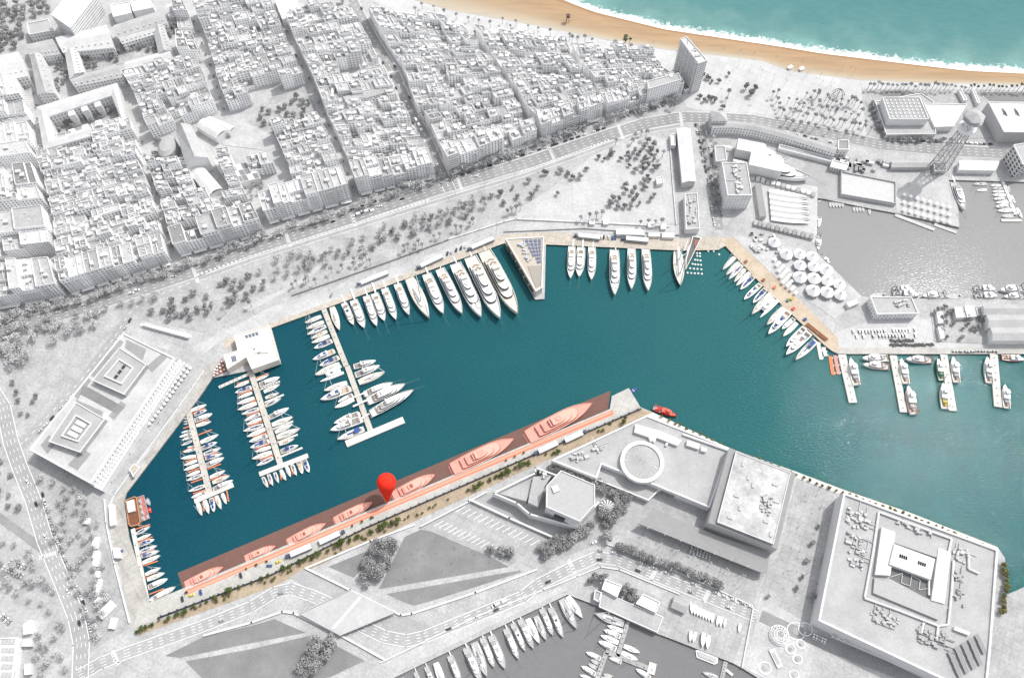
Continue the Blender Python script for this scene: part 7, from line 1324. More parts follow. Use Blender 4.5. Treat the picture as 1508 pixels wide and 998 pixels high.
# lawns of the pier
scatter('big', [(552, 795), (572, 790), (590, 800), (570, 840), (545, 862), (528, 858), (538, 830)], 22, 'broad tree in the grove between the two upper lawns', 'grove between the upper lawns', .85, 6); scatter('big', [(455, 945), (490, 936), (494, 948), (470, 985), (440, 998), (445, 970)], 18, 'broad tree in the grove between the lower lawns', 'grove between the lower lawns', .9, 6)
scatter('round', [(718, 806), (755, 814), (752, 820), (716, 810)], 7, 'tree in the short hedge row at the parking lot', 'hedge row at the parking lot', 1.0, 4)
scatter('big', [(792, 808), (850, 782), (872, 768), (868, 782), (840, 800), (800, 822)], 22, 'broad tree in the row between parking lot and grey plaza', 'tree row below the cinema', .8, 6); scatter('big', [(880, 708), (905, 722), (930, 738), (918, 752), (905, 745), (900, 728), (880, 722)], 18 - 0, 'broad tree around the striped carousel', 'trees at the carousel', .7, 6); scatter('big', [(884, 756), (908, 752), (912, 764), (892, 774)], 7, 'broad tree right below the carousel', 'trees below the carousel', .85, 6)
scatter('round', [(798, 688), (826, 690), (852, 704), (880, 712), (870, 716), (828, 696)], 14, 'tree squeezed between cinema and aquarium', 'trees between cinema and aquarium', .9, 5)
alongline('big', [(907, 802), (930, 812), (960, 824), (1000, 838), (1040, 854), (1064, 866)], 26, 'broad tree in the avenue along the edge of the shopping plaza', 'tree row on the shopping plaza', .72, 2.5); plant('big', 894, 791, 'single tree at the bend of the pier road', None, .9)
for x, y in ((868, 856), (876, 851), (885, 854), (890, 848), (917, 872), (925, 876), (931, 872), (935, 880), (928, 882), (920, 866)): plant('dark', x, y, 'dark round tree beside the sailing club house', 'sailing club trees', 1.1)
for x, y in ((1196, 800), (1188, 826), (1180, 850), (1172, 866), (1204, 776), (1196, 878), (1130, 878)): plant('round', x, y, 'small tree on the plaza left of the huge mall', 'plaza trees by the mall', .75)
alongline('bare', [(1215, 925), (1300, 960), (1390, 998)], 18, 'pale tree in the strip below the mall front', 'trees below the mall', .9, 3)
alongline('dry', [(970, 612), (1070, 658), (1170, 699), (1240, 726), (1340, 760), (1405, 786), (1466, 812)], 52, 'low tamarisk bush along the pale stone southeast quay', 'bushes on the southeast quay', .9, 1.5, 'bush'); alongline('dry', [(1476, 828), (1480, 850), (1478, 875), (1474, 905)], 10, 'low olive grey tree at the corner of the mall quay', 'trees at the mall corner', 1.5, 2)
# green verge along the south quay
GV = [(210, 925, 1.2), (203, 931, .8), (216, 923, 1.0), (226, 920, .8), (249, 911, .8), (261, 905, 1.0), (272, 901, 1.1), (283, 895, .7), (296, 891, .6), (305, 887, .8), (318, 881, .9), (330, 876, .7), (339, 871, 1.2), (353, 865, .7), (372, 858, .6), (387, 853, .8), (396, 847, .8), (418, 838, 1.2), (428, 834, .8), (441, 828, .9), (451, 824, .9), (461, 820, 1.0), (471, 815, .9), (483, 811, .9), (497, 803, 1.2), (504, 800, 1.3), (516, 796, .9), (526, 791, 1.2), (547, 783, 1.2), (560, 778, 1.1), (568, 772, 1.3), (586, 766, 1.2), (578, 771, .9), (690, 722, .8), (700, 718, 1.1), (707, 714, 1.2), (722, 707, .8), (731, 703, .9), (740, 699, 1.0), (748, 695, 1.2), (759, 690, .9), (766, 686, 1.3), (772, 684, 1.1), (779, 683, .9), (815, 668, 1.0), (822, 665, 1.1), (918, 622, 1.1)]
for i, (x, y, s) in enumerate(GV): plant('olive', x, y, 'olive green tree on the ochre verge of the south quay', 'green trees on the ochre verge', s * .95)
scatter('dry', [(215, 926), (400, 858), (560, 786), (780, 680), (930, 616), (925, 612), (560, 779), (400, 850), (220, 918)], 46, 'dry bush on the ochre verge of the south quay', 'dry bushes on the verge', .8, 3, 'bush', 77)
for x, y in ((363, 837), (378, 832), (393, 827), (519, 774), (533, 768), (547, 762), (745, 678), (758, 672), (771, 667), (275, 872), (549, 762)): plant('olive', x, y, 'small green tree in the row on the quay pavement', 'small trees on the quay pavement', .5)
for a_, b_2, n_, nm in (((404, 6), (516, 268), 16, 'school lane'), ((284, 24), (334, 170), 9, 'lane past the walled park'), ((46, 110), (100, 420), 16, 'far western lane'), ((206, 200), (258, 372), 9, 'church lane')): alongline('round', [a_, plerp(a_, b_2, .5), b_2] if nm != 'school lane' else [(404, 4), (441, 92), (461, 130), (494, 205), (524, 285)], n_, 'small street tree in the ' + nm, 'street trees of the ' + nm, .5, 1.5)
print('trees', NT)
# ---------------------------------------------------------------- vehicles
def car_proto(name, m, L=4.3, W=1.75, H=1.45):
    e = empty(name, (0, 0, -500)); b = MB(); b.prism([(-L / 2, -W / 2), (L / 2 - .2, -W / 2), (L / 2, -W * .3), (L / 2, W * .3), (L / 2 - .2, W / 2), (-L / 2, W / 2)], .3, .82, bottom=True); b.frustum([(-L * .32, -W * .42, 1.15), (L * .06, -W * .42, 1.15), (L * .06, W * .42, 1.15), (-L * .32, W * .42, 1.15)], [(-L * .27, -W * .36, H), (L * .02, -W * .36, H), (L * .02, W * .36, H), (-L * .27, W * .36, H)]); b.build('body', m, e)
    g = MB(); g.frustum([(-L * .42, -W * .46, .8), (L * .22, -W * .46, .8), (L * .22, W * .46, .8), (-L * .42, W * .46, .8)], [(-L * .31, -W * .415, 1.2), (L * .06, -W * .415, 1.2), (L * .06, W * .415, 1.2), (-L * .31, W * .415, 1.2)]); g.build('window', GLS, e)
    for x in (-.3, .3):
        for s in (-1, 1): w = MB(); w.tube((L * x, s * W * .5, .32), (L * x, s * W * .38, .32), .32, None, 8); w.build('wheel', GD, e)
    return e
CP = {k: [car_proto('car', m), False, lab] for k, m, lab in (('w', mat('car_white', .78, .3, spec=.5), 'white'), ('g', mat('car_grey', .36, .3, spec=.5), 'grey'), ('d', mat('car_black', .05, .3, spec=.5), 'dark'), ('s', mat('car_silver', .56, .3, spec=.5), 'silver grey'), ('y', mat('taxi_yellow', (.75, .58, .05), .35), 'yellow'), ('b', mat('car_blue', (.05, .10, .28), .3), 'dark blue'))}
CP['v'] = [car_proto('van', MATS['car_white'], 5.6, 2.0, 2.3), False, 'white van']; CP['t'] = [car_proto('bus', MATS['car_white'], 12, 2.5, 3.0), False, 'white bus']
NC = [0]
def car(k, px, py, ang, where, group):
    p = CP[k]; o = dup(p[0]) if p[1] else p[0]; p[1] = True; o.location = G(px, py) + Vector((0, 0, .32)); o.rotation_euler = (0, 0, ang); w = p[2] if k in 'vt' else p[2] + ' car'; tag(o, f'{w} {where}', {'v': 'van', 't': 'bus'}.get(k, 'car'), group); NC[0] += 1; return o
RC = random.Random(3)
def carline(pl, n, where, group, offm=0.0, across=False, mix='wwgdsss', skip=.12, jit=.3):
    for i in range(n):
        if RC.random() < skip: continue
        t = (i + RC.uniform(.5 - jit, .5 + jit)) / n; a = poly_at(pl, max(0, t - .01)); b2 = poly_at(pl, min(1, t + .01)); p = poly_at(pl, t); A, B = G(*a), G(*b2); d = (B - A).normalized(); q = G(*p) + Vector((-d.y, d.x, 0)) * offm; x, y = S(q.x, q.y)
        k = RC.choice(mix); car(k, x, y, math.atan2(d.y, d.x) + (math.pi / 2 if across else 0) + RC.uniform(-.03, .03), where, group + (' - ' + CP[k][2]))
PARKL = [(q[0] - 1, q[1] - 9) for q in AVE[1:11]]
carline([(150, 440), (292, 393), (370, 362)], 18, 'parked by the left part of the avenue trees', 'cars parked along the left avenue', 5.5); carline([(370, 362), (519, 316), (640, 276)], 24, 'parked by the middle part of the avenue trees', 'cars parked along the middle avenue', 5.5); carline([(660, 272), (770, 236), (900, 193)], 24, 'parked along the avenue below the seaside quarter', 'cars parked below the seaside quarter', 5.5, mix='ddgsw')
for a, b2, n, nm in (((690, 248), (772, 224), 14, 'first'), ((806, 210), (868, 190), 11, 'second'), ((918, 172), (978, 155), 12, 'third')): carline([a, b2], n, f'nosed in at the {nm} parking row below the seaside houses', f'{nm} nose-in parking row', 0, True, 'wwsg', .05, .1)
carline(AVE[1:8], 16, 'driving on the avenue', 'cars driving on the avenue', 1.6, mix='wdsg', skip=.35); carline(BUSST[1:], 16, 'parked along the bus street', 'cars parked along the bus street', -4.6, mix='wgds'); carline(BUSST[1:], 12, 'parked on the trees side of the bus street', 'cars on the tree side of the bus street', 4.6, mix='wgds', skip=.3)
carline(WEST[4:9], 30, 'parked along the left kerb of the west road', 'cars along the west road', -4.6 if False else 8.2, mix='wgdw', skip=.2); carline(WEST[2:9], 7, 'driving on the west road', 'cars driving on the west road', 1.5, mix='wdw', skip=.2); carline(EAST[3:], 12, 'driving on the pier road', 'cars driving on the pier road', -1.6, mix='dwgd', skip=.25); carline(EAST[18:], 18, 'parked along the pier road by the shopping plaza', 'cars parked by the shopping plaza', 5.2, mix='wgsw', skip=.2)
carline(YARD, 16, 'parked on the shipyard road, warehouse side', 'cars on the warehouse side', -4.4, mix='wgds', skip=.2); carline(YARD, 14, 'parked on the shipyard road, shipyard side', 'cars on the shipyard side', 4.4, mix='wgds', skip=.25); carline(MUS[1:5], 16, 'parked along the road behind the museum', 'cars behind the museum', -4.6, mix='wgds', skip=.15)
carline([(1254, 489), (1354, 486)], 22, 'in the upper row of the fishing dock car park', 'upper fishing dock car row', 0, True, 'wwsg', .25, .05); carline([(1254, 496), (1350, 494)], 20, 'in the lower row of the fishing dock car park', 'lower fishing dock car row', 0, True, 'wwsgd', .3, .05); carline([(1350, 208), (1460, 213)], 16, 'parked on the road below the swimming club', 'cars below the swimming club', 0, mix='wgsd', skip=.2)
carline([(1140, 206), (1225, 226)], 9, 'driving past the curved arcade', 'cars by the curved arcade', 14, mix='wgd', skip=.3); carline([(1196, 936), (1216, 945)], 5, 'nosed in by the play terrace', 'cars by the play terrace', 0, True, 'wws', 0, .05); carline([(14, 826), (40, 836)], 6, 'in the car park left of the west road', 'left car park row one', 0, True, 'wsg', .1, .1); carline([(4, 836), (36, 850)], 7, 'in the second row left of the west road', 'left car park row two', 0, True, 'wsg', .1, .1); carline([(2, 905), (20, 920)], 5, 'in the lower left corner car park', 'corner car park', 0, True, 'wsg', .1, .1)
for k, x, y, a, w in (('d', 269, 882, -1.2, 'standing near the left end of the south quay'), ('y', 283, 876, .3, 'parked on the left end of the south quay'), ('b', 296, 872, -1.2, 'beside the yellow car on the south quay'), ('d', 355, 847, -1.2, 'alone on the south quay pavement'), ('b', 397, 833, 0, 'below the third salmon yacht on the quay'), ('y', 410, 827, .4, 'by the first quay trailer'), ('b', 178, 811, 0, 'beside the white cabin on the west quay'), ('g', 488, 435, 1.3, 'near the root of the long pier'), ('w', 528, 422, .4, 'behind the lowest north quay trailer'), ('d', 659, 374, 1.4, 'first from the left near the middle north quay trailer'), ('s', 665, 372, 1.4, 'second from the left near the middle north quay trailer'), ('d', 672, 369, 1.4, 'third from the left near the middle north quay trailer'), ('d', 679, 366, 1.4, 'fourth from the left near the upper north quay trailer'), ('s', 685, 364, 1.4, 'closest to the upper north quay trailer'), ('w', 886, 350, 1.5, 'first of five on the quay right of the wedge pavilion'), ('d', 889, 350, 1.5, 'second of five on the quay right of the wedge pavilion'), ('s', 896, 350, 1.5, 'third of five on the quay right of the wedge pavilion'), ('b', 902, 351, 1.5, 'fourth of five on the quay right of the wedge pavilion'), ('b', 906, 351, 1.5, 'fifth of five on the quay right of the wedge pavilion'), ('v', 493, 904, .9, 'standing on the bridge deck'), ('v', 874, 799, .5, 'turning at the grey plaza by the bend'), ('t', 530, 316, .35, 'stopped at the crossing in the middle of the avenue'), ('t', 542, 312, .35, 'coupled behind the other at the avenue crossing'), ('t', 614, 180, -1.1, 'driving down the bus street'), ('t', 618, 187, -1.1, 'right behind the first in the bus street'), ('t', 12, 498, .35, 'at the left end of the avenue'), ('t', 735, 888, .48, 'parked long by the grey marina road'), ('v', 194, 432, .3, 'turning at the left avenue junction'), ('v', 202, 428, .3, 'second at the left avenue junction')): car(k, x, y, a, w, None)
print('cars', NC[0])
# ---------------------------------------------------------------- people, lamps, small things
M_cloth = mat('dark_clothes', .10, .9); e0 = empty('person', (0, 0, -500)); k = MB()
def person_mesh(h=1.72):
    bm = bmesh.new(); me = bpy.data.meshes.new('person'); vs = [(0, 0, .92), (0, 0, 1.2), (0, 0, 1.42), (0, 0, 1.52), (0, 0, 1.66), (.10, 0, .86), (.12, .10, .48), (.12, .02, .04), (.12, .14, .02), (-.10, 0, .86), (-.12, -.10, .48), (-.12, -.2, .06), (-.12, -.08, .02), (.20, 0, 1.40), (.25, -.05, 1.12), (.24, .05, .86), (-.20, 0, 1.40), (-.25, .05, 1.12), (-.24, .14, .88)]; es = [(0, 1), (1, 2), (2, 3), (3, 4), (0, 5), (5, 6), (6, 7), (7, 8), (0, 9), (9, 10), (10, 11), (11, 12), (2, 13), (13, 14), (14, 15), (2, 16), (16, 17), (17, 18)]
    me.from_pydata(vs, es, []); o = bpy.data.objects.new('person', me); COL.objects.link(o); md = o.modifiers.new('skin', 'SKIN'); rad = [.14, .13, .15, .055, .10, .09, .07, .045, .04, .09, .07, .045, .04, .06, .045, .035, .06, .045, .035]
    for v, r in zip(me.skin_vertices[0].data, rad): v.radius = (r, r)
    me.skin_vertices[0].data[0].use_root = True; dg = bpy.context.evaluated_depsgraph_get(); dg.update(); m2 = bpy.data.meshes.new_from_object(o.evaluated_get(dg)); m2.materials.clear(); m2.materials.append(M_cloth); bpy.data.objects.remove(o); return m2
PM = person_mesh(); bpy.data.objects.remove(e0); RP = random.Random(8)
def people(poly, n, label, group):
    x0, x1 = min(p[0] for p in poly), max(p[0] for p in poly); y0, y1 = min(p[1] for p in poly), max(p[1] for p in poly); c = 0
    while c < n:
        p = (RP.uniform(x0, x1), RP.uniform(y0, y1))
        if not inside(p, poly): continue
        o = bpy.data.objects.new('person', PM); COL.objects.link(o); o.location = G(*p) + Vector((0, 0, .36)); o.rotation_euler = (0, 0, RP.uniform(0, 6.28)); s = RP.uniform(.95, 1.08); o.scale = (s, s, s); tag(o, label, 'person', group); c += 1
people([(1000, 120), (1100, 92), (1260, 120), (1270, 190), (1060, 168)], 46, 'person in dark clothes walking on the white plaza', 'walkers on the white plaza'); people([(1150, 800), (1172, 705), (1236, 728), (1206, 900), (1140, 860)], 46, 'person in dark clothes walking on the plaza left of the huge mall', 'walkers on the mall plaza'); people([(960, 780), (1110, 850), (1100, 890), (950, 835)], 20, 'person in dark clothes on the tree lined shopping plaza', 'walkers on the shopping plaza'); people([(200, 560), (300, 548), (180, 715), (150, 740)], 26, 'person in dark clothes on the pavement between museum and quay', 'walkers by the museum'); people([(600, 800), (640, 786), (740, 832), (580, 860)], 16, 'person resting on the big triangular lawn', 'people on the big lawn'); people([(660, 20), (770, 38), (926, 66), (930, 72), (760, 48), (660, 30)], 14, 'person strolling along the beach promenade', 'walkers on the beach promenade'); people([(900, 55), (1100, 75), (1300, 108), (1290, 112), (1080, 84), (900, 60)], 8, 'tiny person on the sand of the beach', 'people on the beach')
lp = empty('street_lamp', (0, 0, -500)); k = MB(); k.tube((0, 0, 0), (0, 0, 11), .16, .09, 6); k.build('pole', M_metal, lp); k = MB(); k.box((0, .5, 10.9), .5, 1.6, .25); k.box((0, -.5, 10.9), .5, 1.6, .25); build_split(k, 'lamp_head', M_metal, lp); used = False
def lamps(pts, label, group):
    global used
    for x, y in pts: o = dup(lp) if used else lp; used = True; o.location = G(x, y) + Vector((0, 0, .3)); o.rotation_euler = (0, 0, RP.uniform(0, 3)); tag(o, label, 'street lamp', group)
lamps([(952 + i * 24 - j * 5, 782 + i * 9.2 + j * 14) for i in range(7) for j in range(4) if 945 < 952 + i * 24 - j * 5 < 1118], 'thin lamp post in the grid on the shopping plaza', 'lamp grid of the shopping plaza'); lamps([(p[0], p[1] + 16) for p in (poly_at(AVE[1:11], (i + .5) / 22) for i in range(22))], 'lamp post along the park side of the avenue', 'lamps along the avenue'); lamps([poly_at([(430, 443), (600, 384), (742, 336), (800, 328)], (i + .5) / 14) for i in range(14)], 'lamp post on the pale promenade above the yachts', 'lamps of the quay promenade'); lamps([(160 + i * 14, 706 - i * 18) for i in range(9)], 'lamp post in the row before the museum terrace', 'lamps before the museum'); lamps([(1086 + i * 17, 100 + (i * 7) % 30) for i in range(11)], 'thin lamp post on the white plaza', 'lamps of the white plaza')
# dark fence along the quay and promenade walls
def fence(lab, px, h, w, m, name='fence', z0=0.03): Thing(name, lab, name, GP(px)[0]).part('rail', wallrun(px, h, w, z0), m)
M_rail = mat('dark_rail', (.045, .05, .07), .6); t = Thing('quay_fence', 'dark railing running the whole length of the south quay', 'fence', G(560, 768)); t.part('panel', wallrun([(232, 909), (400, 845), (540, 775.5), (780, 671.5), (944, 601)], 1.9, .7, .05), M_rail); k = MB()
for i in range(60): p = G(*poly_at([(232, 909), (400, 845), (540, 775.5), (780, 671.5), (944, 601)], (i + .5) / 60)); k.box((p.x, p.y, 0), .9, .9, 2.3)
off(k, t.c); build_split(k, 'post', M_rail, t.o)
fence('dark topped wall below the boulevard park promenade', [(430, 434), (500, 410), (590, 378), (660, 352)], 1.8, .8, M_roofd, 'retaining_wall'); fence('pale stepped wall along the bend of the quay promenade', [(660, 352), (742, 326), (760, 322), (870, 327), (985, 333)], 1.6, .9, M_roofw, 'promenade_wall'); fence('dark edge line of the grey promenade above trailers', [(742, 341), (860, 336), (1000, 346)], 1.2, .6, M_roofd, 'parapet_wall'); fence('white wall along the west quay', [(153, 735), (156, 770), (168, 830), (190, 916)], 1.6, .8, F_white, 'quay_wall'); fence('white wall between museum terrace and slanted quay', [(300, 545), (262, 600), (168, 728), (160, 745)], 1.0, .6, F_white, 'terrace_wall'); fence('pale garden wall round the left side of the dry field', [(986, 200), (990, 260), (996, 330)], 1.4, .6, F_plain, 'garden_wall'); fence('long pale barrier along the grey marina road', [(560, 975), (700, 908), (800, 868), (850, 848), (884, 834), (912, 838), (1000, 874)], 1.0, .8, F_white, 'road_barrier'); fence('low wall between the shopping plaza and pier road', [(892, 800), (910, 806), (1000, 842), (1110, 892), (1093, 982)], 1.4, .7, F_white, 'plaza_wall')
# rusty pipes, blue crate and gear on the ochre quay
t = Thing('pipe_stack', 'long stack of rusty brown pipes on the ochre east quay', 'pipes', G(1203, 494))
for i in range(4): a, b2 = G(1186 + i * 1.1, 478 - i * .8, .5), G(1216 + i * 1.1, 502 - i * .8, .5); k = MB(); k.tube(a + Vector((0, 0, .3)), b2 + Vector((0, 0, .3)), .55, None, 8); t.part('pipe', k, RUST)
for i, (x, y, m, lab) in enumerate(((1185, 471, BLUE, 'blue crate at the upper end of the rusty pipes'), (1160, 443, GREEN, 'green bin in the heap on the ochre quay'), (1166, 441, YEL, 'yellow crate in the heap on the ochre quay'), (1140, 424, ORNG, 'orange crate on the upper ochre quay'), (1124, 413, RUST, 'brown crates by the boats on the ochre quay'), (1098, 386, RUST, 'small brown crate high on the ochre quay'), (1168, 455, RED, 'red crate below the green bin'))):
    p = G(x, y); t = Thing('crate', lab, 'crate', p); k = MB(); k.box((p.x, p.y, .05), 3.2, 2.2, 1.3, .8); t.part('body', k, m); k = MB(); k.rim([Vector(v) for v in ((p.x - 1.4, p.y - 1), (p.x + 1.4, p.y - 1), (p.x + 1.4, p.y + 1), (p.x - 1.4, p.y + 1))], 1.36, 1.6, .2); t.part('rim', k, m)
# play terrace: climbing net dome and looping paths
t = Thing('climbing_dome', 'white net climbing dome on the play terrace', 'climbing frame', G(1147, 935)); k = MB(); c = G(1147, 935)
for i in range(5):
    r, z = 7.5 * math.cos(i * .3), 5 * math.sin(i * .3) + .2; 
    for q in range(16): a0, a1 = q * math.pi / 8, (q + 1) * math.pi / 8; k.tube((c.x + r * math.cos(a0), c.y + r * math.sin(a0), z), (c.x + r * math.cos(a1), c.y + r * math.sin(a1), z), .22, None, 4, cap=False)
for q in range(16):
    for i in range(4): a0 = q * math.pi / 8; k.tube((c.x + 7.5 * math.cos(i * .3) * math.cos(a0), c.y + 7.5 * math.cos(i * .3) * math.sin(a0), 5 * math.sin(i * .3) + .2), (c.x + 7.5 * math.cos(i * .3 + .3) * math.cos(a0), c.y + 7.5 * math.cos(i * .3 + .3) * math.sin(a0), 5 * math.sin(i * .3 + .3) + .2), .22, None, 4, cap=False)
t.part('net_frame', k, M_white)
for i, (x, y, r) in enumerate(((1172, 929, 6.5), (1186, 926, 5), (1179, 948, 3.2), (1164, 955, 3.6), (1174, 970, 3.4), (1126, 983, 4.5), (1169, 993, 3.4))):
    c = G(x, y); t = Thing('play_ring', ('wide looping white kerb ring right of the climbing dome', 'second looping white kerb ring by the mall corner', 'small planted ring right below the dome', 'small planted ring under the dome', 'little ring right of the slide block', 'white ring near the quay corner of the play terrace', 'white ring at the bottom edge of the play terrace')[i], 'play ring', c); k = MB(); k.rim([Vector((c.x + r * 1.1 * math.cos(q * .42), c.y + r * math.sin(q * .42))) for q in range(15)], .05, .6, .6); t.part('kerb', k, M_white); k = MB(); k.lathe((c.x, c.y, .05), [(r * .5, 0), (r * .45, .5), (.1, .8)], 10); t.part('mound', k, M_pave)
p = G(1142, 969); t = Thing('play_block', 'white slanted play block on the play terrace', 'play block', p); k = MB(); k.box((p.x, p.y, .05), 4, 13, 1.6, .35); t.part('body', k, M_white); k = MB(); k.box((p.x, p.y, 1.65), 2.5, 9, .4, .35); t.part('top', k, M_pave2)
t = Thing('pergola', 'long zigzag steel pergola over the road below the mall', 'pergola', G(1280, 952)); k = MB()
for i in range(14): a, b2 = G(1222 + i * 8.6, 930 + i * 3.6, 4.5), G(1226.5 + i * 8.6, 937 + i * 3.2, 4.5); c3 = G(1230.6 + i * 8.6, 933.6 + i * 3.6, 4.5); k.tube(a, b2, .3, None, 4); k.tube(b2, c3, .3, None, 4); k.tube(b2, (b2.x, b2.y, 0), .25, None, 4)
a, b2 = G(1222, 930, 4.5), G(1342, 980, 4.5); k.tube(a, b2, .35, None, 5); a, b2 = G(1226, 937, 4.5), G(1340, 986, 4.5); k.tube(a, b2, .35, None, 5); t.part('truss', k, M_white)
# museum terrace parasols
um = empty('parasol', (0, 0, -500)); k = MB(); k.lathe((0, 0, 2.3), [(1.7, 0), (.1, .7)], 4); k.build('canopy', M_tent, um); k = MB(); k.tube((0, 0, 0), (0, 0, 2.5), .08, None, 5); k.build('pole', M_metal, um); first = True
for i, (x, y) in enumerate([(1003 + 19 * (i % 4) - 16 * (i // 4), 165 + 12 * (i % 4) + 22 * (i // 4)) for i in range(60)]): o = um if first else dup(um); first = False; o.location = G(x / 3.765, 490 + y / 3.765) + Vector((0, 0, .3)); o.rotation_euler = (0, 0, ang + .3); tag(o, 'white square parasol in the rows before the museum', 'parasol', 'parasols before the museum')
for i, (x, y) in enumerate([(1140 + 6.2 * (i % 4) + 3 * (i // 4), 384 + 5 * (i % 4) + 8.5 * (i // 4)) for i in range(20)]): o = dup(um); o.location = G(x, y) + Vector((0, 0, .3)); o.scale = (1.2, 1.2, 1.1); tag(o, 'white parasol between the octagonal tents and the ochre quay', 'parasol', 'parasols beside the tents')
nets = empty('net_pile', (0, 0, -500)); k = MB(); k.lathe((0, 0, 0), [(1.3, 0), (1.1, .6), (.3, 1.0)], 9, 0, 1.6, 1); k.build('net', mat('dark_net', .09, .95, .3, 1.5), nets); k = MB(); k.tube((-1.6, -.9, .2), (1.8, -.8, .2), .2, None, 5); k.build('float_line', W_, nets); f1 = True
for i in range(34): o = nets if f1 else dup(nets); f1 = False; o.location = G(1312 + (i % 22) * 2.9, (508, 502)[i // 22] + RP.uniform(-1, 1)) + Vector((0, 0, .3)); o.rotation_euler = (0, 0, RP.uniform(0, 6.3)); tag(o, 'dark heap of fishing net laid along the fishing quay', 'net', 'fishing nets along the quay')
# beach: lifeguard tower and kiosk
t = Thing('lifeguard_tower', 'small dark lifeguard tower standing on the sand', 'lifeguard tower', G(836, 32)); c = G(836, 32); k = MB()
for sx in (-1, 1):
    for sy in (-1, 1): k.tube((c.x + sx * 1.6, c.y + sy * 1.6, -.4), (c.x + sx * 1.1, c.y + sy * 1.1, 6), .25, None, 5)
t.part('stilt', k, RUST); k = MB(); k.box((c.x, c.y, 6), 3.6, 3.6, 2.6); k.box((c.x, c.y, 8.6), 4.2, 4.2, .25); t.part('cabin', k, mat('tower_brown', (.12, .07, .06), .8))
for i, (x, y) in enumerate(((1163, 101), (1180, 103))): p = G(x, y); t = Thing('beach_hut', ('small white beach hut on the sand, left one', 'small white beach hut on the sand, right one')[i], 'beach hut', p); k = MB(); k.box((p.x, p.y, -.1), 5, 3, 2.4, .6); t.part('wall', k, M_white); k = MB(); k.box((p.x, p.y, 2.3), 5.6, 3.6, .25, .6); t.part('roof', k, W2)
# the tangled steel sculpture on the plaza
t = Thing('sculpture', 'dark arched steel sculpture standing among the plaza palms', 'sculpture', G(1234, 140)); k = MB(); c = G(1234, 140)
for i in range(6): a0 = i * 1.05; prev = None
for i in range(6):
    a0 = i * 1.05; prev = None
    for q in range(7): f = q / 6; p = Vector((c.x + 7 * math.cos(a0) * (1 - f), c.y + 7 * math.sin(a0) * (1 - f), 8 * math.sin(f * 1.57))); prev is not None and k.tube(prev, p, .3, None, 5); prev = p
t.part('arch', k, M_rail)
# ---------------------------------------------------------------- overlay map marker, modelled as a giant red leaning pin at the berth
tip = G(570.5, 741, .2); top = G(569, 710, 22.0); axis = (top - tip); Lp = axis.length; rr = 7.6
pin = tag(empty('map_pin_overlay', tip), 'red teardrop map marker overlay, modelled as a giant leaning pin at the salmon berth', 'pin'); k = MB(); prof = [(.05, 0)]
hc = Lp; c0 = math.asin(min(.99, rr / hc)); 
for i in range(0, 17): a = -c0 + (math.pi / 2 + c0) * i / 16; prof.append((max(.02, rr * math.cos(a)), hc + rr * math.sin(a)))
k.lathe((0, 0, 0), prof, 40); o = k.build('body', mat('pin_red', (0.74, 0.035, 0.018), 0.8, spec=.1), pin); pin.rotation_mode = 'QUATERNION'; pin.rotation_quaternion = axis.to_track_quat('Z', 'Y'); o.scale = (1, 1, 1)
for pl in o.data.polygons: pl.use_smooth = True
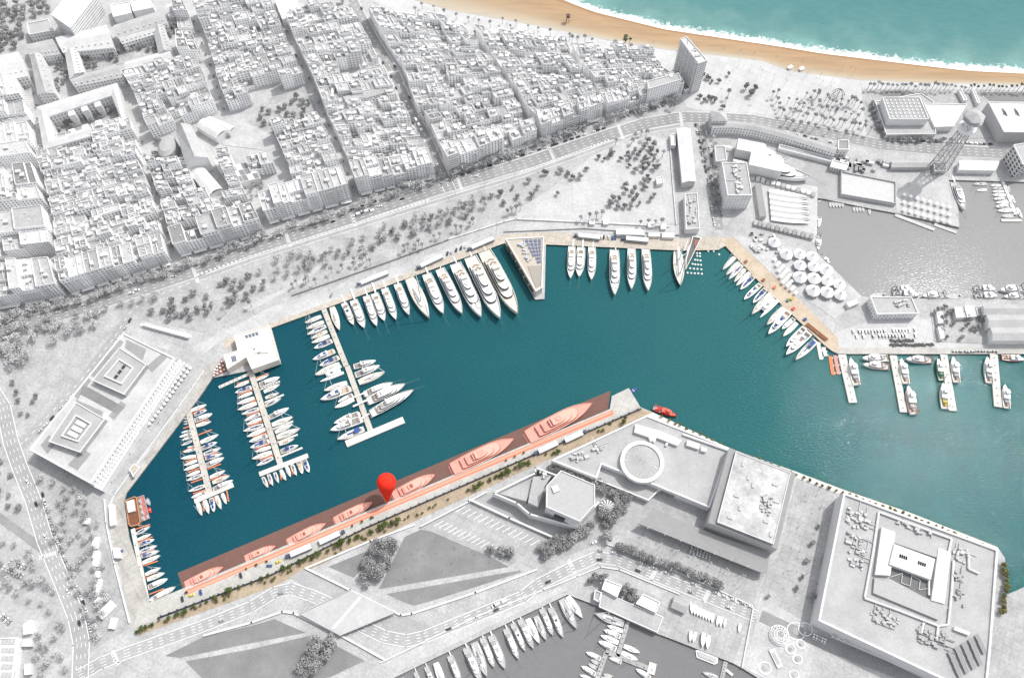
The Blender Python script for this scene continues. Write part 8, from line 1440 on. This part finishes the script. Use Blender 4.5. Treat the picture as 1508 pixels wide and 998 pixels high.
# ---- clutter of the boatyard and slipway
def small(name, lab, cat, grp, px, py, w, d, h, a, m, m2, z=.3):
    p = G(px, py); t = Thing(name, lab, cat, p, grp); k = MB(); k.box((p.x, p.y, z), w, d, h, a); t.part('body', k, m); k = MB(); k.box((p.x, p.y, z + h), w * 1.06, d * 1.06, .18, a); t.part('lid', k, m2)
flat_block('rack_shed', 'long dark narrow shed roof beside the shipyard block', 'shed', [(1112, 270), (1121, 270), (1129, 318), (1119, 319)], 5, F_grey, M_roofd, 0)
RQ = random.Random(21); ta = ang_px((1112, 330), (1196, 350))
for i in range(14): small('boat_locker', f'grey boat locker, {nth(i)} in the row at the lower boatyard edge', 'locker', 'row of boat lockers', 1112 + i * 6.3, 330 + i * 1.55, 3.2, 5.5, 2.6, ta, F_grey, M_roofd if i % 2 else M_roofg)
for i in range(13): small('boat_locker', f'white boat locker, {nth(i)} in the row at the upper boatyard edge', 'locker', 'upper row of boat lockers', 1108 + i * 7.4, 263 + i * 2.1, 3.6, 4.2, 2.6, ta, F_plain, M_roofw if i % 3 else M_roofg)
for i in range(26):
    x, y = RQ.uniform(1238, 1312), RQ.uniform(234, 250) + 0; y += (x - 1238) * .06
    small('container', ('white', 'grey', 'dark')[i % 3] + ' container in the jumble between square house and lattice tower', 'container', ('white', 'grey', 'dark')[i % 3] + ' containers below the eastern road', x, y, RQ.choice((3, 6, 6)), 2.5, 2.5, ta + RQ.choice((0, 1.57)), (F_white, M_plant, M_roofd)[i % 3], (M_roofw, M_roofg2, M_roofd)[i % 3])
for i in range(24):
    x, y = 1330 + (i % 8) * 9.5, 289 + (i // 8) * 11 + (i % 8) * 2.6
    o = dup(um); o.location = G(x, y) + Vector((0, 0, .3)); o.scale = (1.3, 1.3, 1.1); tag(o, 'square parasol on the deck end beyond the dry dock platform', 'parasol', 'parasols on the slipway deck')
for i in range(22):
    x, y = 1100 + RQ.uniform(0, 46), 340 + RQ.uniform(0, 36); small('storage_crate', 'pale crate in the clutter between boat lockers and tents', 'crate', 'crates above the tents', x, y, RQ.uniform(1.5, 4), 2, 1.6, RQ.uniform(0, 3), M_plant if i % 2 else F_white, M_roofg2 if i % 2 else M_roofw)
for i in range(16): small('quay_bin', 'small dark bin standing along the fishing quay edge', 'bin', 'bins along the fishing quay', 1404 + i * 4.2 + RQ.uniform(-1, 1), 517.5 + RQ.uniform(-1, 1), 1.8, 1.4, 1.3, RQ.uniform(0, 3), M_rail if i % 2 else GREEN, M_metal)
# prototypes never placed
for e_ in [p[0] for l in TP.values() for p in l if not p[1]] + [v[0] for v in PROTO.values() if not v[2][0]] + [p[0] for p in CP.values() if not p[1]]:
    for ch in list(e_.children):
        for g in list(ch.children): bpy.data.objects.remove(g)
        bpy.data.objects.remove(ch)
    bpy.data.objects.remove(e_)
